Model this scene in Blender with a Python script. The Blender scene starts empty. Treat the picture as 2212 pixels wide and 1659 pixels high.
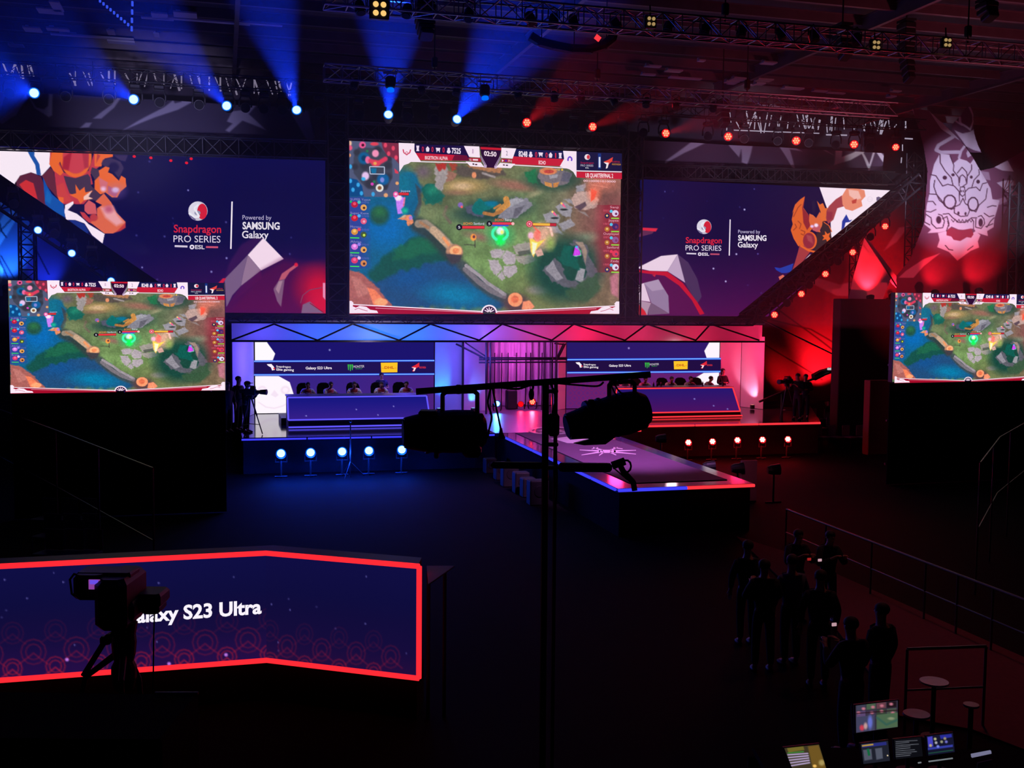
import bpy, bmesh, math, random
import numpy as np
from mathutils import Vector, Matrix
random.seed(5)
SC = bpy.context.scene
COL = SC.collection
# ------------------------------------------------------------------ camera
FPX, PCX, PCY, CAMZ = 2300.0, 1106.0, 829.5, 5.5
YAW, PIT, ROL = [math.radians(a) for a in (15.2, 4.1, .57)]
_F = np.array([math.sin(YAW)*math.cos(PIT), math.cos(YAW)*math.cos(PIT), -math.sin(PIT)])
_R = np.array([math.cos(YAW), -math.sin(YAW), 0.0]); _U = np.cross(_R, _F)
RA = math.cos(ROL)*_R + math.sin(ROL)*_U; RU = -math.sin(ROL)*_R + math.cos(ROL)*_U; RF = _F
C0 = np.array([0, 0, CAMZ])
cam_data = bpy.data.cameras.new('camera'); cam = bpy.data.objects.new('camera', cam_data); COL.objects.link(cam)
cam.matrix_world = Matrix(((RA[0], RU[0], -RF[0], 0), (RA[1], RU[1], -RF[1], 0), (RA[2], RU[2], -RF[2], CAMZ), (0, 0, 0, 1)))
cam_data.sensor_width = 36; cam_data.lens = FPX/2212*36; cam_data.clip_end = 200
SC.camera = cam
# world, exposure
w = bpy.data.worlds.new('world'); SC.world = w; w.use_nodes = True
w.node_tree.nodes['Background'].inputs[0].default_value = (.25, .15, .5, 1)
w.node_tree.nodes['Background'].inputs[1].default_value = .003
SC.view_settings.view_transform = 'Standard'; SC.view_settings.look = 'None'
SC.view_settings.exposure = 0; SC.view_settings.gamma = 1; SC.view_settings.use_curve_mapping = False
cy = SC.cycles
cy.use_denoising = True; cy.max_bounces = 5; cy.diffuse_bounces = 2; cy.glossy_bounces = 3; cy.volume_bounces = 0
cy.transmission_bounces = 3; cy.transparent_max_bounces = 8; cy.caustics_reflective = False; cy.caustics_refractive = False
cy.sample_clamp_indirect = 4; cy.sample_clamp_direct = 0

def ray(x, y): return (x-PCX)/FPX*RA - (y-PCY)/FPX*RU + RF
def PY(x, y, Y): d = ray(x, y); return C0 + d*(Y/d[1])
def PZ(x, y, Z): d = ray(x, y); return C0 + d*((Z-CAMZ)/d[2])
def PX(x, y, X): d = ray(x, y); return C0 + d*(X/d[0])
def PD(x, y, D): return C0 + ray(x, y)*D
def V(p): return Vector([float(a) for a in p])
def lin(c):
    return tuple(((v/255)/12.92 if v/255 <= .04045 else ((v/255+.055)/1.055)**2.4) for v in c)

# ------------------------------------------------------------------ lamps of the hall and added unseen fill lamps
def lamp(kind, name, loc, energy, color, target=None, size=60, blend=.5, radius=.1, parent=None, area=None):
    d = bpy.data.lights.new(name, kind); d.energy = energy; d.color = color
    if kind == 'SPOT': d.spot_size = math.radians(size); d.spot_blend = blend
    if kind == 'AREA':
        d.shape = 'RECTANGLE'; d.size, d.size_y = area
    else: d.shadow_soft_size = radius
    o = bpy.data.objects.new(name, d); COL.objects.link(o); o.location = V(loc)
    if target is not None:
        o.rotation_euler = (V(target)-V(loc)).to_track_quat('-Z', 'Y').to_euler()
    return o
BLUE = (.03, .08, 1); RED = (1, .02, .03); PINK = (1, .08, .3); VIOLET = (.18, .12, 1)
# unseen stage wash from above, then added fill for roof and banners
lamp('SPOT', 'stage_wash_lamp', (9.5, 20, 12), 13500, (.85, .3, 1), (11.2, 29.5, 1.2), 30, .9, .3)
lamp('SPOT', 'stage_wash_lamp', (12.5, 22, 12.5), 6500, (1, .16, .55), (12.3, 39.5, 1.2), 20, .9, .3)
lamp('SPOT', 'roof_fill_lamp', (0, 20, 6), 500, (.1, .07, 1), (3, 36, 14.5), 100, 1, .5)  # unseen lamps added to tint the roof, blue left and red right
lamp('SPOT', 'roof_fill_lamp', (24, 22, 6), 1300, (1, .14, .24), (22, 34, 14.5), 100, 1, .5)
lamp('SPOT', 'banner_fill_lamp', (-2, 19, 7.5), 14000, (.55, .5, 1), (-2.2, 42.4, 12.2), 20, 1, .3)  # unseen lamps added out front to brighten the banners
lamp('SPOT', 'banner_fill_lamp', (17, 19, 7.5), 12000, (.8, .58, .95), (21, 42.4, 11.8), 20, 1, .3)

# ------------------------------------------------------------------ materials
MATS = {}
def mat(name, col=(.5, .5, .5), rough=.6, metal=0, emit=None, es=1, noise=0, nscale=8, trans=0, spec=.5):
    if name in MATS: return MATS[name]
    m = bpy.data.materials.new(name); m.use_nodes = True; nt = m.node_tree; b = nt.nodes['Principled BSDF']
    b.inputs['Base Color'].default_value = (*col, 1); b.inputs['Roughness'].default_value = rough
    b.inputs['Metallic'].default_value = metal; b.inputs['Specular IOR Level'].default_value = spec
    if emit:
        b.inputs['Emission Color'].default_value = (*emit, 1); b.inputs['Emission Strength'].default_value = es
    if noise:
        tc = nt.nodes.new('ShaderNodeTexCoord'); n = nt.nodes.new('ShaderNodeTexNoise'); n.inputs['Scale'].default_value = nscale
        n.inputs['Detail'].default_value = 5
        r = nt.nodes.new('ShaderNodeMix'); r.data_type = 'RGBA'
        r.inputs[6].default_value = (*[c*(1-noise) for c in col], 1); r.inputs[7].default_value = (*[min(1, c*(1+noise)) for c in col], 1)
        nt.links.new(tc.outputs['Object'], n.inputs['Vector']); nt.links.new(n.outputs['Fac'], r.inputs[0])
        nt.links.new(r.outputs[2], b.inputs['Base Color'])
    if trans:
        t = nt.nodes.new('ShaderNodeBsdfTranslucent'); t.inputs[0].default_value = (*col, 1)
        mx = nt.nodes.new('ShaderNodeMixShader'); mx.inputs[0].default_value = trans
        nt.links.new(b.outputs[0], mx.inputs[1]); nt.links.new(t.outputs[0], mx.inputs[2])
        nt.links.new(mx.outputs[0], nt.nodes['Material Output'].inputs['Surface'])
    MATS[name] = m; return m
def emat(name, rgb, s=1, sample=True):
    if name in MATS: return MATS[name]
    m = bpy.data.materials.new(name); m.use_nodes = True; nt = m.node_tree; nt.nodes.clear()
    o = nt.nodes.new('ShaderNodeOutputMaterial'); e = nt.nodes.new('ShaderNodeEmission')
    e.inputs[0].default_value = (*lin(rgb), 1); e.inputs[1].default_value = s
    nt.links.new(e.outputs[0], o.inputs[0])
    if not sample: m.cycles.emission_sampling = 'NONE'
    MATS[name] = m; return m
def attr_mat(name, emissive, trans=0, es=1):
    m = bpy.data.materials.new(name); m.use_nodes = True; nt = m.node_tree
    a = nt.nodes.new('ShaderNodeAttribute'); a.attribute_name = 'Col'
    out = nt.nodes['Material Output']; b = nt.nodes['Principled BSDF']
    if emissive:
        e = nt.nodes.new('ShaderNodeEmission'); nt.links.new(a.outputs[0], e.inputs[0]); e.inputs[1].default_value = es
        nt.links.new(e.outputs[0], out.inputs[0]); nt.nodes.remove(b)
        m.cycles.emission_sampling = 'NONE'
    else:
        b.inputs['Roughness'].default_value = .9; nt.links.new(a.outputs[0], b.inputs['Base Color'])
        if trans:
            t = nt.nodes.new('ShaderNodeBsdfTranslucent'); nt.links.new(a.outputs[0], t.inputs[0])
            mx = nt.nodes.new('ShaderNodeMixShader'); mx.inputs[0].default_value = trans
            nt.links.new(b.outputs[0], mx.inputs[1]); nt.links.new(t.outputs[0], mx.inputs[2]); nt.links.new(mx.outputs[0], out.inputs[0])
    return m
LEDM = attr_mat('led_display', True)
CLOTHM = attr_mat('printed_fabric', False, .35)
BLK = mat('black_paint', (.012, .012, .014), .5)
BLKM = mat('black_fabric', (.006, .006, .0075), .95, spec=.1)
TRUSS = mat('dark_truss_metal', (.05, .05, .055), .45, .6)
ALU = mat('aluminium_truss', (.34, .34, .36), .4, .7)
FLOORM = mat('hall_floor', (.005, .0042, .0055), .85, spec=.06, noise=.3, nscale=2)
GLOSS = mat('glossy_stage_floor', (.04, .035, .05), .1, noise=.1, nscale=1, spec=1)
GLOSS.node_tree.nodes['Principled BSDF'].inputs['IOR'].default_value = 2.2
CARPET = mat('stage_carpet', (.16, .075, .17), .8, noise=.12, nscale=3)
WHITEF = mat('white_stretch_fabric', (.75, .75, .78), .9, noise=.04, nscale=2, spec=.05)
CANOPY = mat('canopy_fabric', (.8, .8, .82), .9, trans=.75, spec=.0)
SKIN = mat('skin', (.45, .25, .16), .55); HAIR = mat('black_hair', (.012, .01, .01), .7)
DARKCL = mat('dark_clothing', (.015, .015, .02), .9); NAVYCL = mat('navy_shirt', (.02, .025, .08), .85)
JERW = mat('white_jersey', (.6, .58, .6), .8); JERR = mat('red_jersey', (.6, .06, .07), .8)
EYE = mat('eye', (.02, .02, .02), .3)
E_BLUE = emat('blue_led', (60, 60, 255), 1.2); E_RED = emat('red_led', (255, 50, 60), 1.25)
E_LB = emat('light_blue_led', (90, 160, 255), 1)

# ------------------------------------------------------------------ mesh building
def wm(o): return o.matrix_basis.copy() if o.parent is None else wm(o.parent) @ o.matrix_basis
class MB:
    def __init__(s): s.v = []; s.f = []; s.m = []; s.mats = []; s.cur = 0
    def use(s, m):
        if m not in s.mats: s.mats.append(m)
        s.cur = s.mats.index(m); return s
    def add(s, vs, fs):
        o = len(s.v); s.v += [tuple(float(c) for c in v) for v in vs]
        s.f += [tuple(i+o for i in f) for f in fs]; s.m += [s.cur]*len(fs); return s
    def box(s, c, d, rot=None):
        hx, hy, hz = d[0]/2, d[1]/2, d[2]/2
        vs = [Vector((x*hx, y*hy, z*hz)) for z in (-1, 1) for y in (-1, 1) for x in (-1, 1)]
        if rot is not None: vs = [rot @ v for v in vs]
        vs = [v+Vector(V(c)) for v in vs]
        return s.add(vs, [(0, 2, 3, 1), (4, 5, 7, 6), (0, 1, 5, 4), (2, 6, 7, 3), (0, 4, 6, 2), (1, 3, 7, 5)])
    def bevbox(s, c, d, b=.02, rot=None):
        # box with chamfered vertical and horizontal edges: three stacked sections
        hx, hy, hz = d[0]/2, d[1]/2, d[2]/2; b = min(b, hx*.9, hy*.9, hz*.9)
        def ring(z, k): 
            x, y = hx-k, hy-k
            return [(-x+b, -y, z), (x-b, -y, z), (x, -y+b, z), (x, y-b, z), (x-b, y, z), (-x+b, y, z), (-x, y-b, z), (-x, -y+b, z)]
        vs = ring(-hz, b*.7)+ring(-hz+b, 0)+ring(hz-b, 0)+ring(hz, b*.7)
        fs = [tuple(range(7, -1, -1)), tuple(range(24, 32))]
        for r in range(3):
            for i in range(8): fs.append((r*8+i, r*8+(i+1) % 8, r*8+8+(i+1) % 8, r*8+8+i))
        vs = [Vector(v) for v in vs]
        if rot is not None: vs = [rot @ v for v in vs]
        return s.add([v+Vector(V(c)) for v in vs], fs)
    def quad(s, a, b, c, d): return s.add([a, b, c, d], [(0, 1, 2, 3)])
    def hexa(s, p):  # 8 points: bottom 4 ccw, top 4 ccw
        return s.add(p, [(3, 2, 1, 0), (4, 5, 6, 7), (0, 1, 5, 4), (1, 2, 6, 5), (2, 3, 7, 6), (3, 0, 4, 7)])
    def tube(s, a, b, r, n=8, r2=None):
        a, b = V(a), V(b); d = b-a
        if d.length < 1e-6: return s
        q = d.to_track_quat('Z', 'Y').to_matrix(); r2 = r if r2 is None else r2
        vs = []
        for p, rr in ((a, r), (b, r2)):
            for i in range(n):
                t = 2*math.pi*i/n; vs.append(p+q @ Vector((rr*math.cos(t), rr*math.sin(t), 0)))
        fs = [(i, (i+1) % n, n+(i+1) % n, n+i) for i in range(n)]+[tuple(range(n-1, -1, -1)), tuple(range(n, 2*n))]
        return s.add(vs, fs)
    def path(s, pts, r, n=8):
        pts = [V(p) for p in pts]
        for i in range(len(pts)-1):
            s.tube(pts[i], pts[i+1], r, n)
            if i: s.sphere(pts[i], (r*1.02,)*3, 8, 5)
        return s
    def lathe(s, a, b, prof, n=20):
        # prof: (t along a->b in metres, radius)
        a, b = V(a), V(b); ax = (b-a).normalized(); q = ax.to_track_quat('Z', 'Y').to_matrix(); vs = []
        for (t, r) in prof:
            for i in range(n):
                u = 2*math.pi*i/n; vs.append(a+ax*t+q @ Vector((r*math.cos(u), r*math.sin(u), 0)))
        fs = []
        for k in range(len(prof)-1):
            for i in range(n): fs.append((k*n+i, k*n+(i+1) % n, (k+1)*n+(i+1) % n, (k+1)*n+i))
        fs.append(tuple(range(n-1, -1, -1))); fs.append(tuple(range((len(prof)-1)*n, len(prof)*n)))
        return s.add(vs, fs)
    def sphere(s, c, r, n=12, k=8, rot=None):
        c = V(c); vs = []; fs = []
        for j in range(1, k):
            th = math.pi*j/k
            for i in range(n):
                u = 2*math.pi*i/n
                p = Vector((r[0]*math.sin(th)*math.cos(u), r[1]*math.sin(th)*math.sin(u), r[2]*math.cos(th)))
                if rot is not None: p = rot @ p
                vs.append(c+p)
        top, bot = Vector((0, 0, r[2])), Vector((0, 0, -r[2]))
        if rot is not None: top, bot = rot @ top, rot @ bot
        vs += [c+top, c+bot]; T, B = len(vs)-2, len(vs)-1
        for j in range(k-2):
            for i in range(n): fs.append((j*n+i, (j+1)*n+i, (j+1)*n+(i+1) % n, j*n+(i+1) % n))
        for i in range(n):
            fs.append((T, i, (i+1) % n)); fs.append((B, (k-2)*n+(i+1) % n, (k-2)*n+i))
        return s.add(vs, fs)
    def prism(s, pts, off):
        # polygon (3-D points) extruded by the vector off
        n = len(pts); off = V(off)
        a = [V(p) for p in pts]; b = [p+off for p in a]
        tris = [tuple(t) for t in _tess(a)]
        fs = [t for t in tris]+[tuple(i+n for i in reversed(t)) for t in tris]+[(i, (i+1) % n, n+(i+1) % n, n+i) for i in range(n)]
        return s.add(a+b, fs)
    def build(s, name, m=None, parent=None, smooth=False, local=False):
        me = bpy.data.meshes.new(name); vs = s.v
        if parent is not None and not local:
            inv = wm(parent).inverted(); vs = [inv @ Vector(v) for v in vs]
        me.from_pydata([tuple(v) for v in vs], [], s.f)
        if m is not None: me.materials.append(m)
        else:
            for q in s.mats: me.materials.append(q)
            me.polygons.foreach_set('material_index', s.m)
        if smooth: me.polygons.foreach_set('use_smooth', [True]*len(s.f))
        bm = bmesh.new(); bm.from_mesh(me); bmesh.ops.recalc_face_normals(bm, faces=bm.faces); bm.to_mesh(me); bm.free()
        o = bpy.data.objects.new(name, me); COL.objects.link(o)
        if parent is not None: o.parent = parent
        return o
def _tess(pts):
    from mathutils.geometry import tessellate_polygon
    return tessellate_polygon([pts])
def thing(name, label, cat, loc=(0, 0, 0), rz=0, group=None):
    o = bpy.data.objects.new(name, None); COL.objects.link(o); o.location = V(loc); o.rotation_euler = (0, 0, rz)
    o.empty_display_size = .1
    o['label'] = label; o['category'] = cat
    if group: o['group'] = group
    o.matrix_basis  # evaluated from loc/rot
    return o
def tag(o, label, cat, group=None):
    o['label'] = label; o['category'] = cat
    if group: o['group'] = group
    return o
def struct(o): o['kind'] = 'structure'; return o
def child_lamp(o, parent):
    o.parent = parent; o.matrix_basis = wm(parent).inverted() @ o.matrix_basis; return o

# ------------------------------------------------------------------ painted pictures (LED images, printed fabric)
def homog(src, dst):
    A = []; b = []
    for (x, y), (u, v) in zip(src, dst):
        A.append([x, y, 1, 0, 0, 0, -u*x, -u*y]); b.append(u); A.append([0, 0, 0, x, y, 1, -v*x, -v*y]); b.append(v)
    h = np.linalg.solve(np.array(A, float), np.array(b, float)); return np.append(h, 1).reshape(3, 3)
def happly(H, x, y):
    w = H[2, 0]*x+H[2, 1]*y+H[2, 2]; return (H[0, 0]*x+H[0, 1]*y+H[0, 2])/w, (H[1, 0]*x+H[1, 1]*y+H[1, 2])/w
_NT = np.random.RandomState(3).rand(64, 64)
def vnoise(x, y, s):
    x, y = x/s, y/s; xi, yi = np.floor(x).astype(int), np.floor(y).astype(int); fx, fy = x-xi, y-yi
    fx, fy = fx*fx*(3-2*fx), fy*fy*(3-2*fy); g = lambda a, b: _NT[a % 64, b % 64]
    return (g(xi, yi)*(1-fx)+g(xi+1, yi)*fx)*(1-fy)+(g(xi, yi+1)*(1-fx)+g(xi+1, yi+1)*fx)*fy
_TXT = {}
def text_mesh(s, bold=0):
    k = (s, bold)
    if k in _TXT: return _TXT[k]
    cu = bpy.data.curves.new('lettering', 'FONT'); cu.body = s; cu.size = 1; cu.resolution_u = 3; cu.offset = bold
    o = bpy.data.objects.new('lettering', cu); COL.objects.link(o); dg = bpy.context.evaluated_depsgraph_get(); dg.update()
    me = bpy.data.meshes.new_from_object(o.evaluated_get(dg)); me.calc_loop_triangles()
    vs = np.array([v.co[:2] for v in me.vertices]).reshape(-1, 2); ts = [tuple(t.vertices) for t in me.loop_triangles]
    bpy.data.objects.remove(o); bpy.data.curves.remove(cu); bpy.data.meshes.remove(me)
    if len(vs): vs[:, 0] -= vs[:, 0].min()
    _TXT[k] = (vs, ts); return _TXT[k]
class Pic:
    """grid of coloured points plus flat coloured shapes, drawn in picture units and laid on a real rectangle"""
    def __init__(s, quad, nx, ny, base, conv=None):
        s.H = homog(quad, [(0, 0), (1, 0), (1, 1), (0, 1)]); Hi = np.linalg.inv(s.H)
        u, v = np.meshgrid(np.linspace(0, 1, nx), np.linspace(0, 1, ny)); s.u, s.v = u, v
        s.x, s.y = happly(Hi, u, v); s.nx, s.ny = nx, ny
        s.c = np.ones((ny, nx, 3))*np.array(base, float); s.ov = []; s.tf = conv or (lambda x, y: (x, y)); s.clip = None
        s.loc = lambda x, y: (x, y)
    def frame(s, ox, oy, k): s.ox, s.oy, s.k = ox, oy, k; return s   # local drawing units -> photo px
    def P(s, x, y): return s.ox+x*s.k, s.oy+y*s.k
    def XY(s): return (s.x-s.ox)/s.k, (s.y-s.oy)/s.k
    def mixc(s, a, col): a = np.clip(a, 0, 1)[..., None]; s.c = s.c*(1-a)+np.array(col, float)*a
    def blob(s, cx, cy, rx, ry, col, soft=.5, al=1, rot=0):
        X, Y = s.XY(); X, Y = X-cx, Y-cy; t = math.radians(rot); a, b = X*math.cos(t)+Y*math.sin(t), -X*math.sin(t)+Y*math.cos(t)
        d = np.sqrt((a/rx)**2+(b/ry)**2); s.mixc((1+soft/2-d)/soft*al if soft > 0 else (d < 1)*al, col)
    def sd(s, pts, X, Y):
        ins = np.zeros(X.shape, bool); dm = np.full(X.shape, 1e18); n = len(pts)
        for i in range(n):
            (x0, y0), (x1, y1) = pts[i], pts[(i+1) % n]; ex, ey = x1-x0, y1-y0
            t = np.clip(((X-x0)*ex+(Y-y0)*ey)/(ex*ex+ey*ey+1e-9), 0, 1)
            dm = np.minimum(dm, (X-x0-t*ex)**2+(Y-y0-t*ey)**2)
            if y0 != y1:
                c = ((y0 > Y) != (y1 > Y)) & (X < (x1-x0)*(Y-y0)/(y1-y0)+x0); ins ^= c
        return np.where(ins, -1, 1)*np.sqrt(dm)
    def poly(s, pts, col, soft=4, al=1, wob=0):
        X, Y = s.XY()
        x0, x1 = min(p[0] for p in pts)-soft*2-wob, max(p[0] for p in pts)+soft*2+wob
        y0, y1 = min(p[1] for p in pts)-soft*2-wob, max(p[1] for p in pts)+soft*2+wob
        m = (X > x0) & (X < x1) & (Y > y0) & (Y < y1)
        if not m.any(): return
        x, y = X[m], Y[m]
        if wob: x, y = x+(vnoise(x, y, wob*2)-.5)*wob*2, y+(vnoise(y+99, x+31, wob*2)-.5)*wob*2
        d = s.sd(pts, x, y); a = np.clip(.5-d/soft, 0, 1)*al
        s.c[m] = s.c[m]*(1-a[:, None])+np.array(col, float)*a[:, None]
    def stroke(s, pts, w, col, soft=4, al=1):
        X, Y = s.XY()
        x0, x1 = min(p[0] for p in pts)-soft-w, max(p[0] for p in pts)+soft+w
        y0, y1 = min(p[1] for p in pts)-soft-w, max(p[1] for p in pts)+soft+w
        m = (X > x0) & (X < x1) & (Y > y0) & (Y < y1)
        if not m.any(): return
        x, y = X[m], Y[m]; dm = np.full(x.shape, 1e18)
        for (a, b), (c, d) in zip(pts[:-1], pts[1:]):
            ex, ey = c-a, d-b; t = np.clip(((x-a)*ex+(y-b)*ey)/(ex*ex+ey*ey+1e-9), 0, 1)
            dm = np.minimum(dm, (x-a-t*ex)**2+(y-b-t*ey)**2)
        al_ = np.clip(.5-(np.sqrt(dm)-w/2)/soft, 0, 1)*al
        s.c[m] = s.c[m]*(1-al_[:, None])+np.array(col, float)*al_[:, None]
    def grain(s, amt, sc):
        X, Y = s.XY(); s.c = np.clip(s.c*(1+(vnoise(X, Y, sc)-.5)[..., None]*amt), 0, 255)
    # crisp shapes
    def vpoly(s, pts, col):
        q = [s.P(*p) for p in pts]; tr = _tess([Vector((x, y, 0)) for x, y in q]); s.ov.append((np.array(q), [tuple(t) for t in tr], col))
    def vline(s, a, b, w, col):
        dx, dy = b[0]-a[0], b[1]-a[1]; L = math.hypot(dx, dy); nx, ny = -dy/L*w/2, dx/L*w/2
        s.vpoly([(a[0]+nx, a[1]+ny), (b[0]+nx, b[1]+ny), (b[0]-nx, b[1]-ny), (a[0]-nx, a[1]-ny)], col)
    def vpath(s, pts, w, col):
        for a, b in zip(pts[:-1], pts[1:]): s.vline(a, b, w, col)
    def vcirc(s, cx, cy, r, col, n=20, ry=None): s.vpoly([(cx+r*math.cos(2*math.pi*i/n), cy+(ry or r)*math.sin(2*math.pi*i/n)) for i in range(n)], col)
    def vring(s, cx, cy, r, w, col, n=24, a0=0, a1=360):
        pts = [(cx+r*math.cos(math.radians(a0+(a1-a0)*i/n)), cy+r*math.sin(math.radians(a0+(a1-a0)*i/n))) for i in range(n+1)]
        s.vpath(pts, w, col)
    def text(s, t, x0, y0, x1, y1, h, col, bold=0):
        # baseline from (x0,y0) to (x1,y1), capital height h (units, upwards)
        vs, ts = text_mesh(t, bold)
        if not len(vs): return
        W = vs[:, 0].max(); k = h/.73; px = x0+(x1-x0)*vs[:, 0]/W; py = y0+(y1-y0)*vs[:, 0]/W-vs[:, 1]*k
        q = np.array([s.P(a, b) for a, b in zip(px, py)]); s.ov.append((q, ts, col))
    def mesh(s, name, fn, mt, step=.0004):
        """fn(u,v,h)->xyz arrays, h = height above the surface"""
        P = np.stack(fn(s.u.ravel(), s.v.ravel(), 0*s.u.ravel()), 1); cols = [s.c.reshape(-1, 3)]
        idx = np.arange(s.nx*s.ny).reshape(s.ny, s.nx); F = np.stack([idx[:-1, :-1], idx[1:, :-1], idx[1:, 1:], idx[:-1, 1:]], -1).reshape(-1, 4)
        if s.clip is not None:
            ok = (s.sd(s.clip, s.x, s.y) < 0).ravel(); F = F[ok[F].all(1)]
        loops = [F.ravel()]; tot = [np.full(len(F), 4)]; n0 = len(P); VS = [P]; lay = 1
        for q, ts, col in s.ov:
            u, v = happly(s.H, q[:, 0], q[:, 1])
            VS.append(np.stack(fn(u, v, np.full(len(u), step*lay)), 1)); cols.append(np.tile(np.array(col, float), (len(u), 1)))
            T = np.array(ts).reshape(-1, 3)+n0; loops.append(T.ravel()); tot.append(np.full(len(T), 3)); n0 += len(u); lay += 1
        VS = np.concatenate(VS).astype(np.float32); L = np.concatenate(loops).astype(np.int32); T = np.concatenate(tot).astype(np.int32)
        me = bpy.data.meshes.new(name); me.vertices.add(len(VS)); me.vertices.foreach_set('co', VS.ravel())
        me.loops.add(len(L)); me.loops.foreach_set('vertex_index', L); me.polygons.add(len(T))
        me.polygons.foreach_set('loop_start', np.concatenate([[0], np.cumsum(T)[:-1]]).astype(np.int32)); me.polygons.foreach_set('loop_total', T)
        me.update(calc_edges=True); me.validate()
        C = np.clip(np.concatenate(cols)/255, 0, 1.2); C = np.where(C <= .04045, C/12.92, ((C+.055)/1.055)**2.4)
        at = me.color_attributes.new('Col', 'FLOAT_COLOR', 'POINT'); at.data.foreach_set('color', np.concatenate([C, np.ones((len(C), 1))], 1).astype(np.float32).ravel())
        me.materials.append(mt)
        return me
def put_mesh(me, name, parent=None, mw=None):
    o = bpy.data.objects.new(name, me); COL.objects.link(o)
    if parent is not None: o.parent = parent
    if mw is not None: o.matrix_basis = mw
    return o
def pr(p):
    d = np.array([float(c) for c in p])-C0; k = d@RF; return (PCX+FPX*(d@RA)/k, PCY-FPX*(d@RU)/k)
STZ = 1.2       # stage level
# ------------------------------------------------------------------ hall shell
YB = 46.0
b = MB(); b.box((8, 22, -.1), (64, 60, .2)); struct(b.build('floor', FLOORM))
b = MB(); b.box((8, YB+.1, 7.5), (64, .2, 15)); struct(b.build('wall_back', mat('wall_cladding', (.03, .022, .04), .85, noise=.2, nscale=1.5)))
b = MB(); b.box((-21, 22, 7.5), (.2, 60, 15)); struct(b.build('wall_left', mat('wall_cladding')))
b = MB(); b.box((37, 22, 7.5), (.2, 60, 15)); struct(b.build('wall_right', mat('wall_cladding')))
b = MB()
b.box((8, 22, 15.1), (64, 60, .2))
struct(b.build('ceiling', mat('roof_sheet', (.075, .06, .075), .7, noise=.35, nscale=2.2)))
# corrugated roof purlins running across the hall
PURL = mat('purlin_steel', (.16, .13, .14), .5, .3, noise=.3, nscale=3)
random.seed(11)
for i in range(13):
    y = 23.2+i*1.75; b = MB()
    b.box((8, y, 14.62), (62, .09, .3)); b.box((8, y+.06, 14.5), (62, .16, .025)); b.box((8, y-.05, 14.76), (62, .12, .02))
    struct(b.build('ceiling_beam', PURL))
for x in (-9, 0.5, 10, 19.5, 29):          # rafters from back to front
    b = MB(); b.box((x, 22, 14.25), (.14, 56, .04)); b.box((x, 22, 14.7), (.14, 56, .04)); b.box((x, 22, 14.48), (.03, 56, .42))
    struct(b.build('ceiling_rafter', PURL))
# pale panel pieces and duct ends caught between the purlins
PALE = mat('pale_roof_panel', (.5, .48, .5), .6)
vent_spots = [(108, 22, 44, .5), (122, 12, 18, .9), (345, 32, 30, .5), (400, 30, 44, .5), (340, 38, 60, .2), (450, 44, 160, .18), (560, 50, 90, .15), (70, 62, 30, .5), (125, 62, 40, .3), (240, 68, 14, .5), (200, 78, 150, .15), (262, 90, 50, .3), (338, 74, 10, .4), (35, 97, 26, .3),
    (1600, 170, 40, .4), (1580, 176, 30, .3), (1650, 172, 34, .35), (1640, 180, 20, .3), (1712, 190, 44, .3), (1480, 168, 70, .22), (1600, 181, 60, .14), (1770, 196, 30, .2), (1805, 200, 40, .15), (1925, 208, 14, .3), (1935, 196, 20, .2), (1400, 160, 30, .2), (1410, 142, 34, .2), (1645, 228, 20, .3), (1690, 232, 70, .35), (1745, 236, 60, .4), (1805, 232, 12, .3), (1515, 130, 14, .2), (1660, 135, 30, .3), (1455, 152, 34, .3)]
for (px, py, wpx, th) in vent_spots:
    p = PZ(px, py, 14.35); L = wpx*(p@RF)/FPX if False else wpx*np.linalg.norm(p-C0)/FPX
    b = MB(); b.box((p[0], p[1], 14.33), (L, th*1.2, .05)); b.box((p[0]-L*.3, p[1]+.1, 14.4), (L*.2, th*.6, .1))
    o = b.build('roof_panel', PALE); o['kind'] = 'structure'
# glowing strips stand in for the lit pale struts atop the back wall
STRUT_GLOW = emat('lit_strut_glow', (120, 112, 135), 1.0); STRUT_GLOW_B = emat('bright_lit_strut_glow', (165, 155, 175), 1.0)
def strut_lines(name, items, Y, m):
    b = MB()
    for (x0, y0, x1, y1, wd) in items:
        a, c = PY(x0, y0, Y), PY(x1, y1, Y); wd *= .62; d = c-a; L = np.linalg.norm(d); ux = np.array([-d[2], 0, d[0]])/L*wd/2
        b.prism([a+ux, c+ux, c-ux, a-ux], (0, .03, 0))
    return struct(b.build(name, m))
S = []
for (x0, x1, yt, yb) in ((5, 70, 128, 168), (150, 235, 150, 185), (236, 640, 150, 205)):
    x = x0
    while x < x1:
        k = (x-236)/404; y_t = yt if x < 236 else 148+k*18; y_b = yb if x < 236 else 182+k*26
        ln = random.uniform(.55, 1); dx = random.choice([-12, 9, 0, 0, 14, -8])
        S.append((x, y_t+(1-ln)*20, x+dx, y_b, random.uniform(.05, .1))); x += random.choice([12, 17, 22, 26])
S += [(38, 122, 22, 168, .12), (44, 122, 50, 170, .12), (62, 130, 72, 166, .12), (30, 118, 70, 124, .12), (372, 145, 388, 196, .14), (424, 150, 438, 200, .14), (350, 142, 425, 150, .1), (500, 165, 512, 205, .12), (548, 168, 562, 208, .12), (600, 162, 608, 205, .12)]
strut_lines('lit_strut_1', S, YB-.2, STRUT_GLOW)
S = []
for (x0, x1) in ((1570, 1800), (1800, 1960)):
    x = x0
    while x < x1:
        S.append((x+random.uniform(-5, 5), random.uniform(240, 268), x+random.choice([-7, 0, 7]), random.uniform(272, 288), .06)); x += random.uniform(7, 15)
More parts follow.
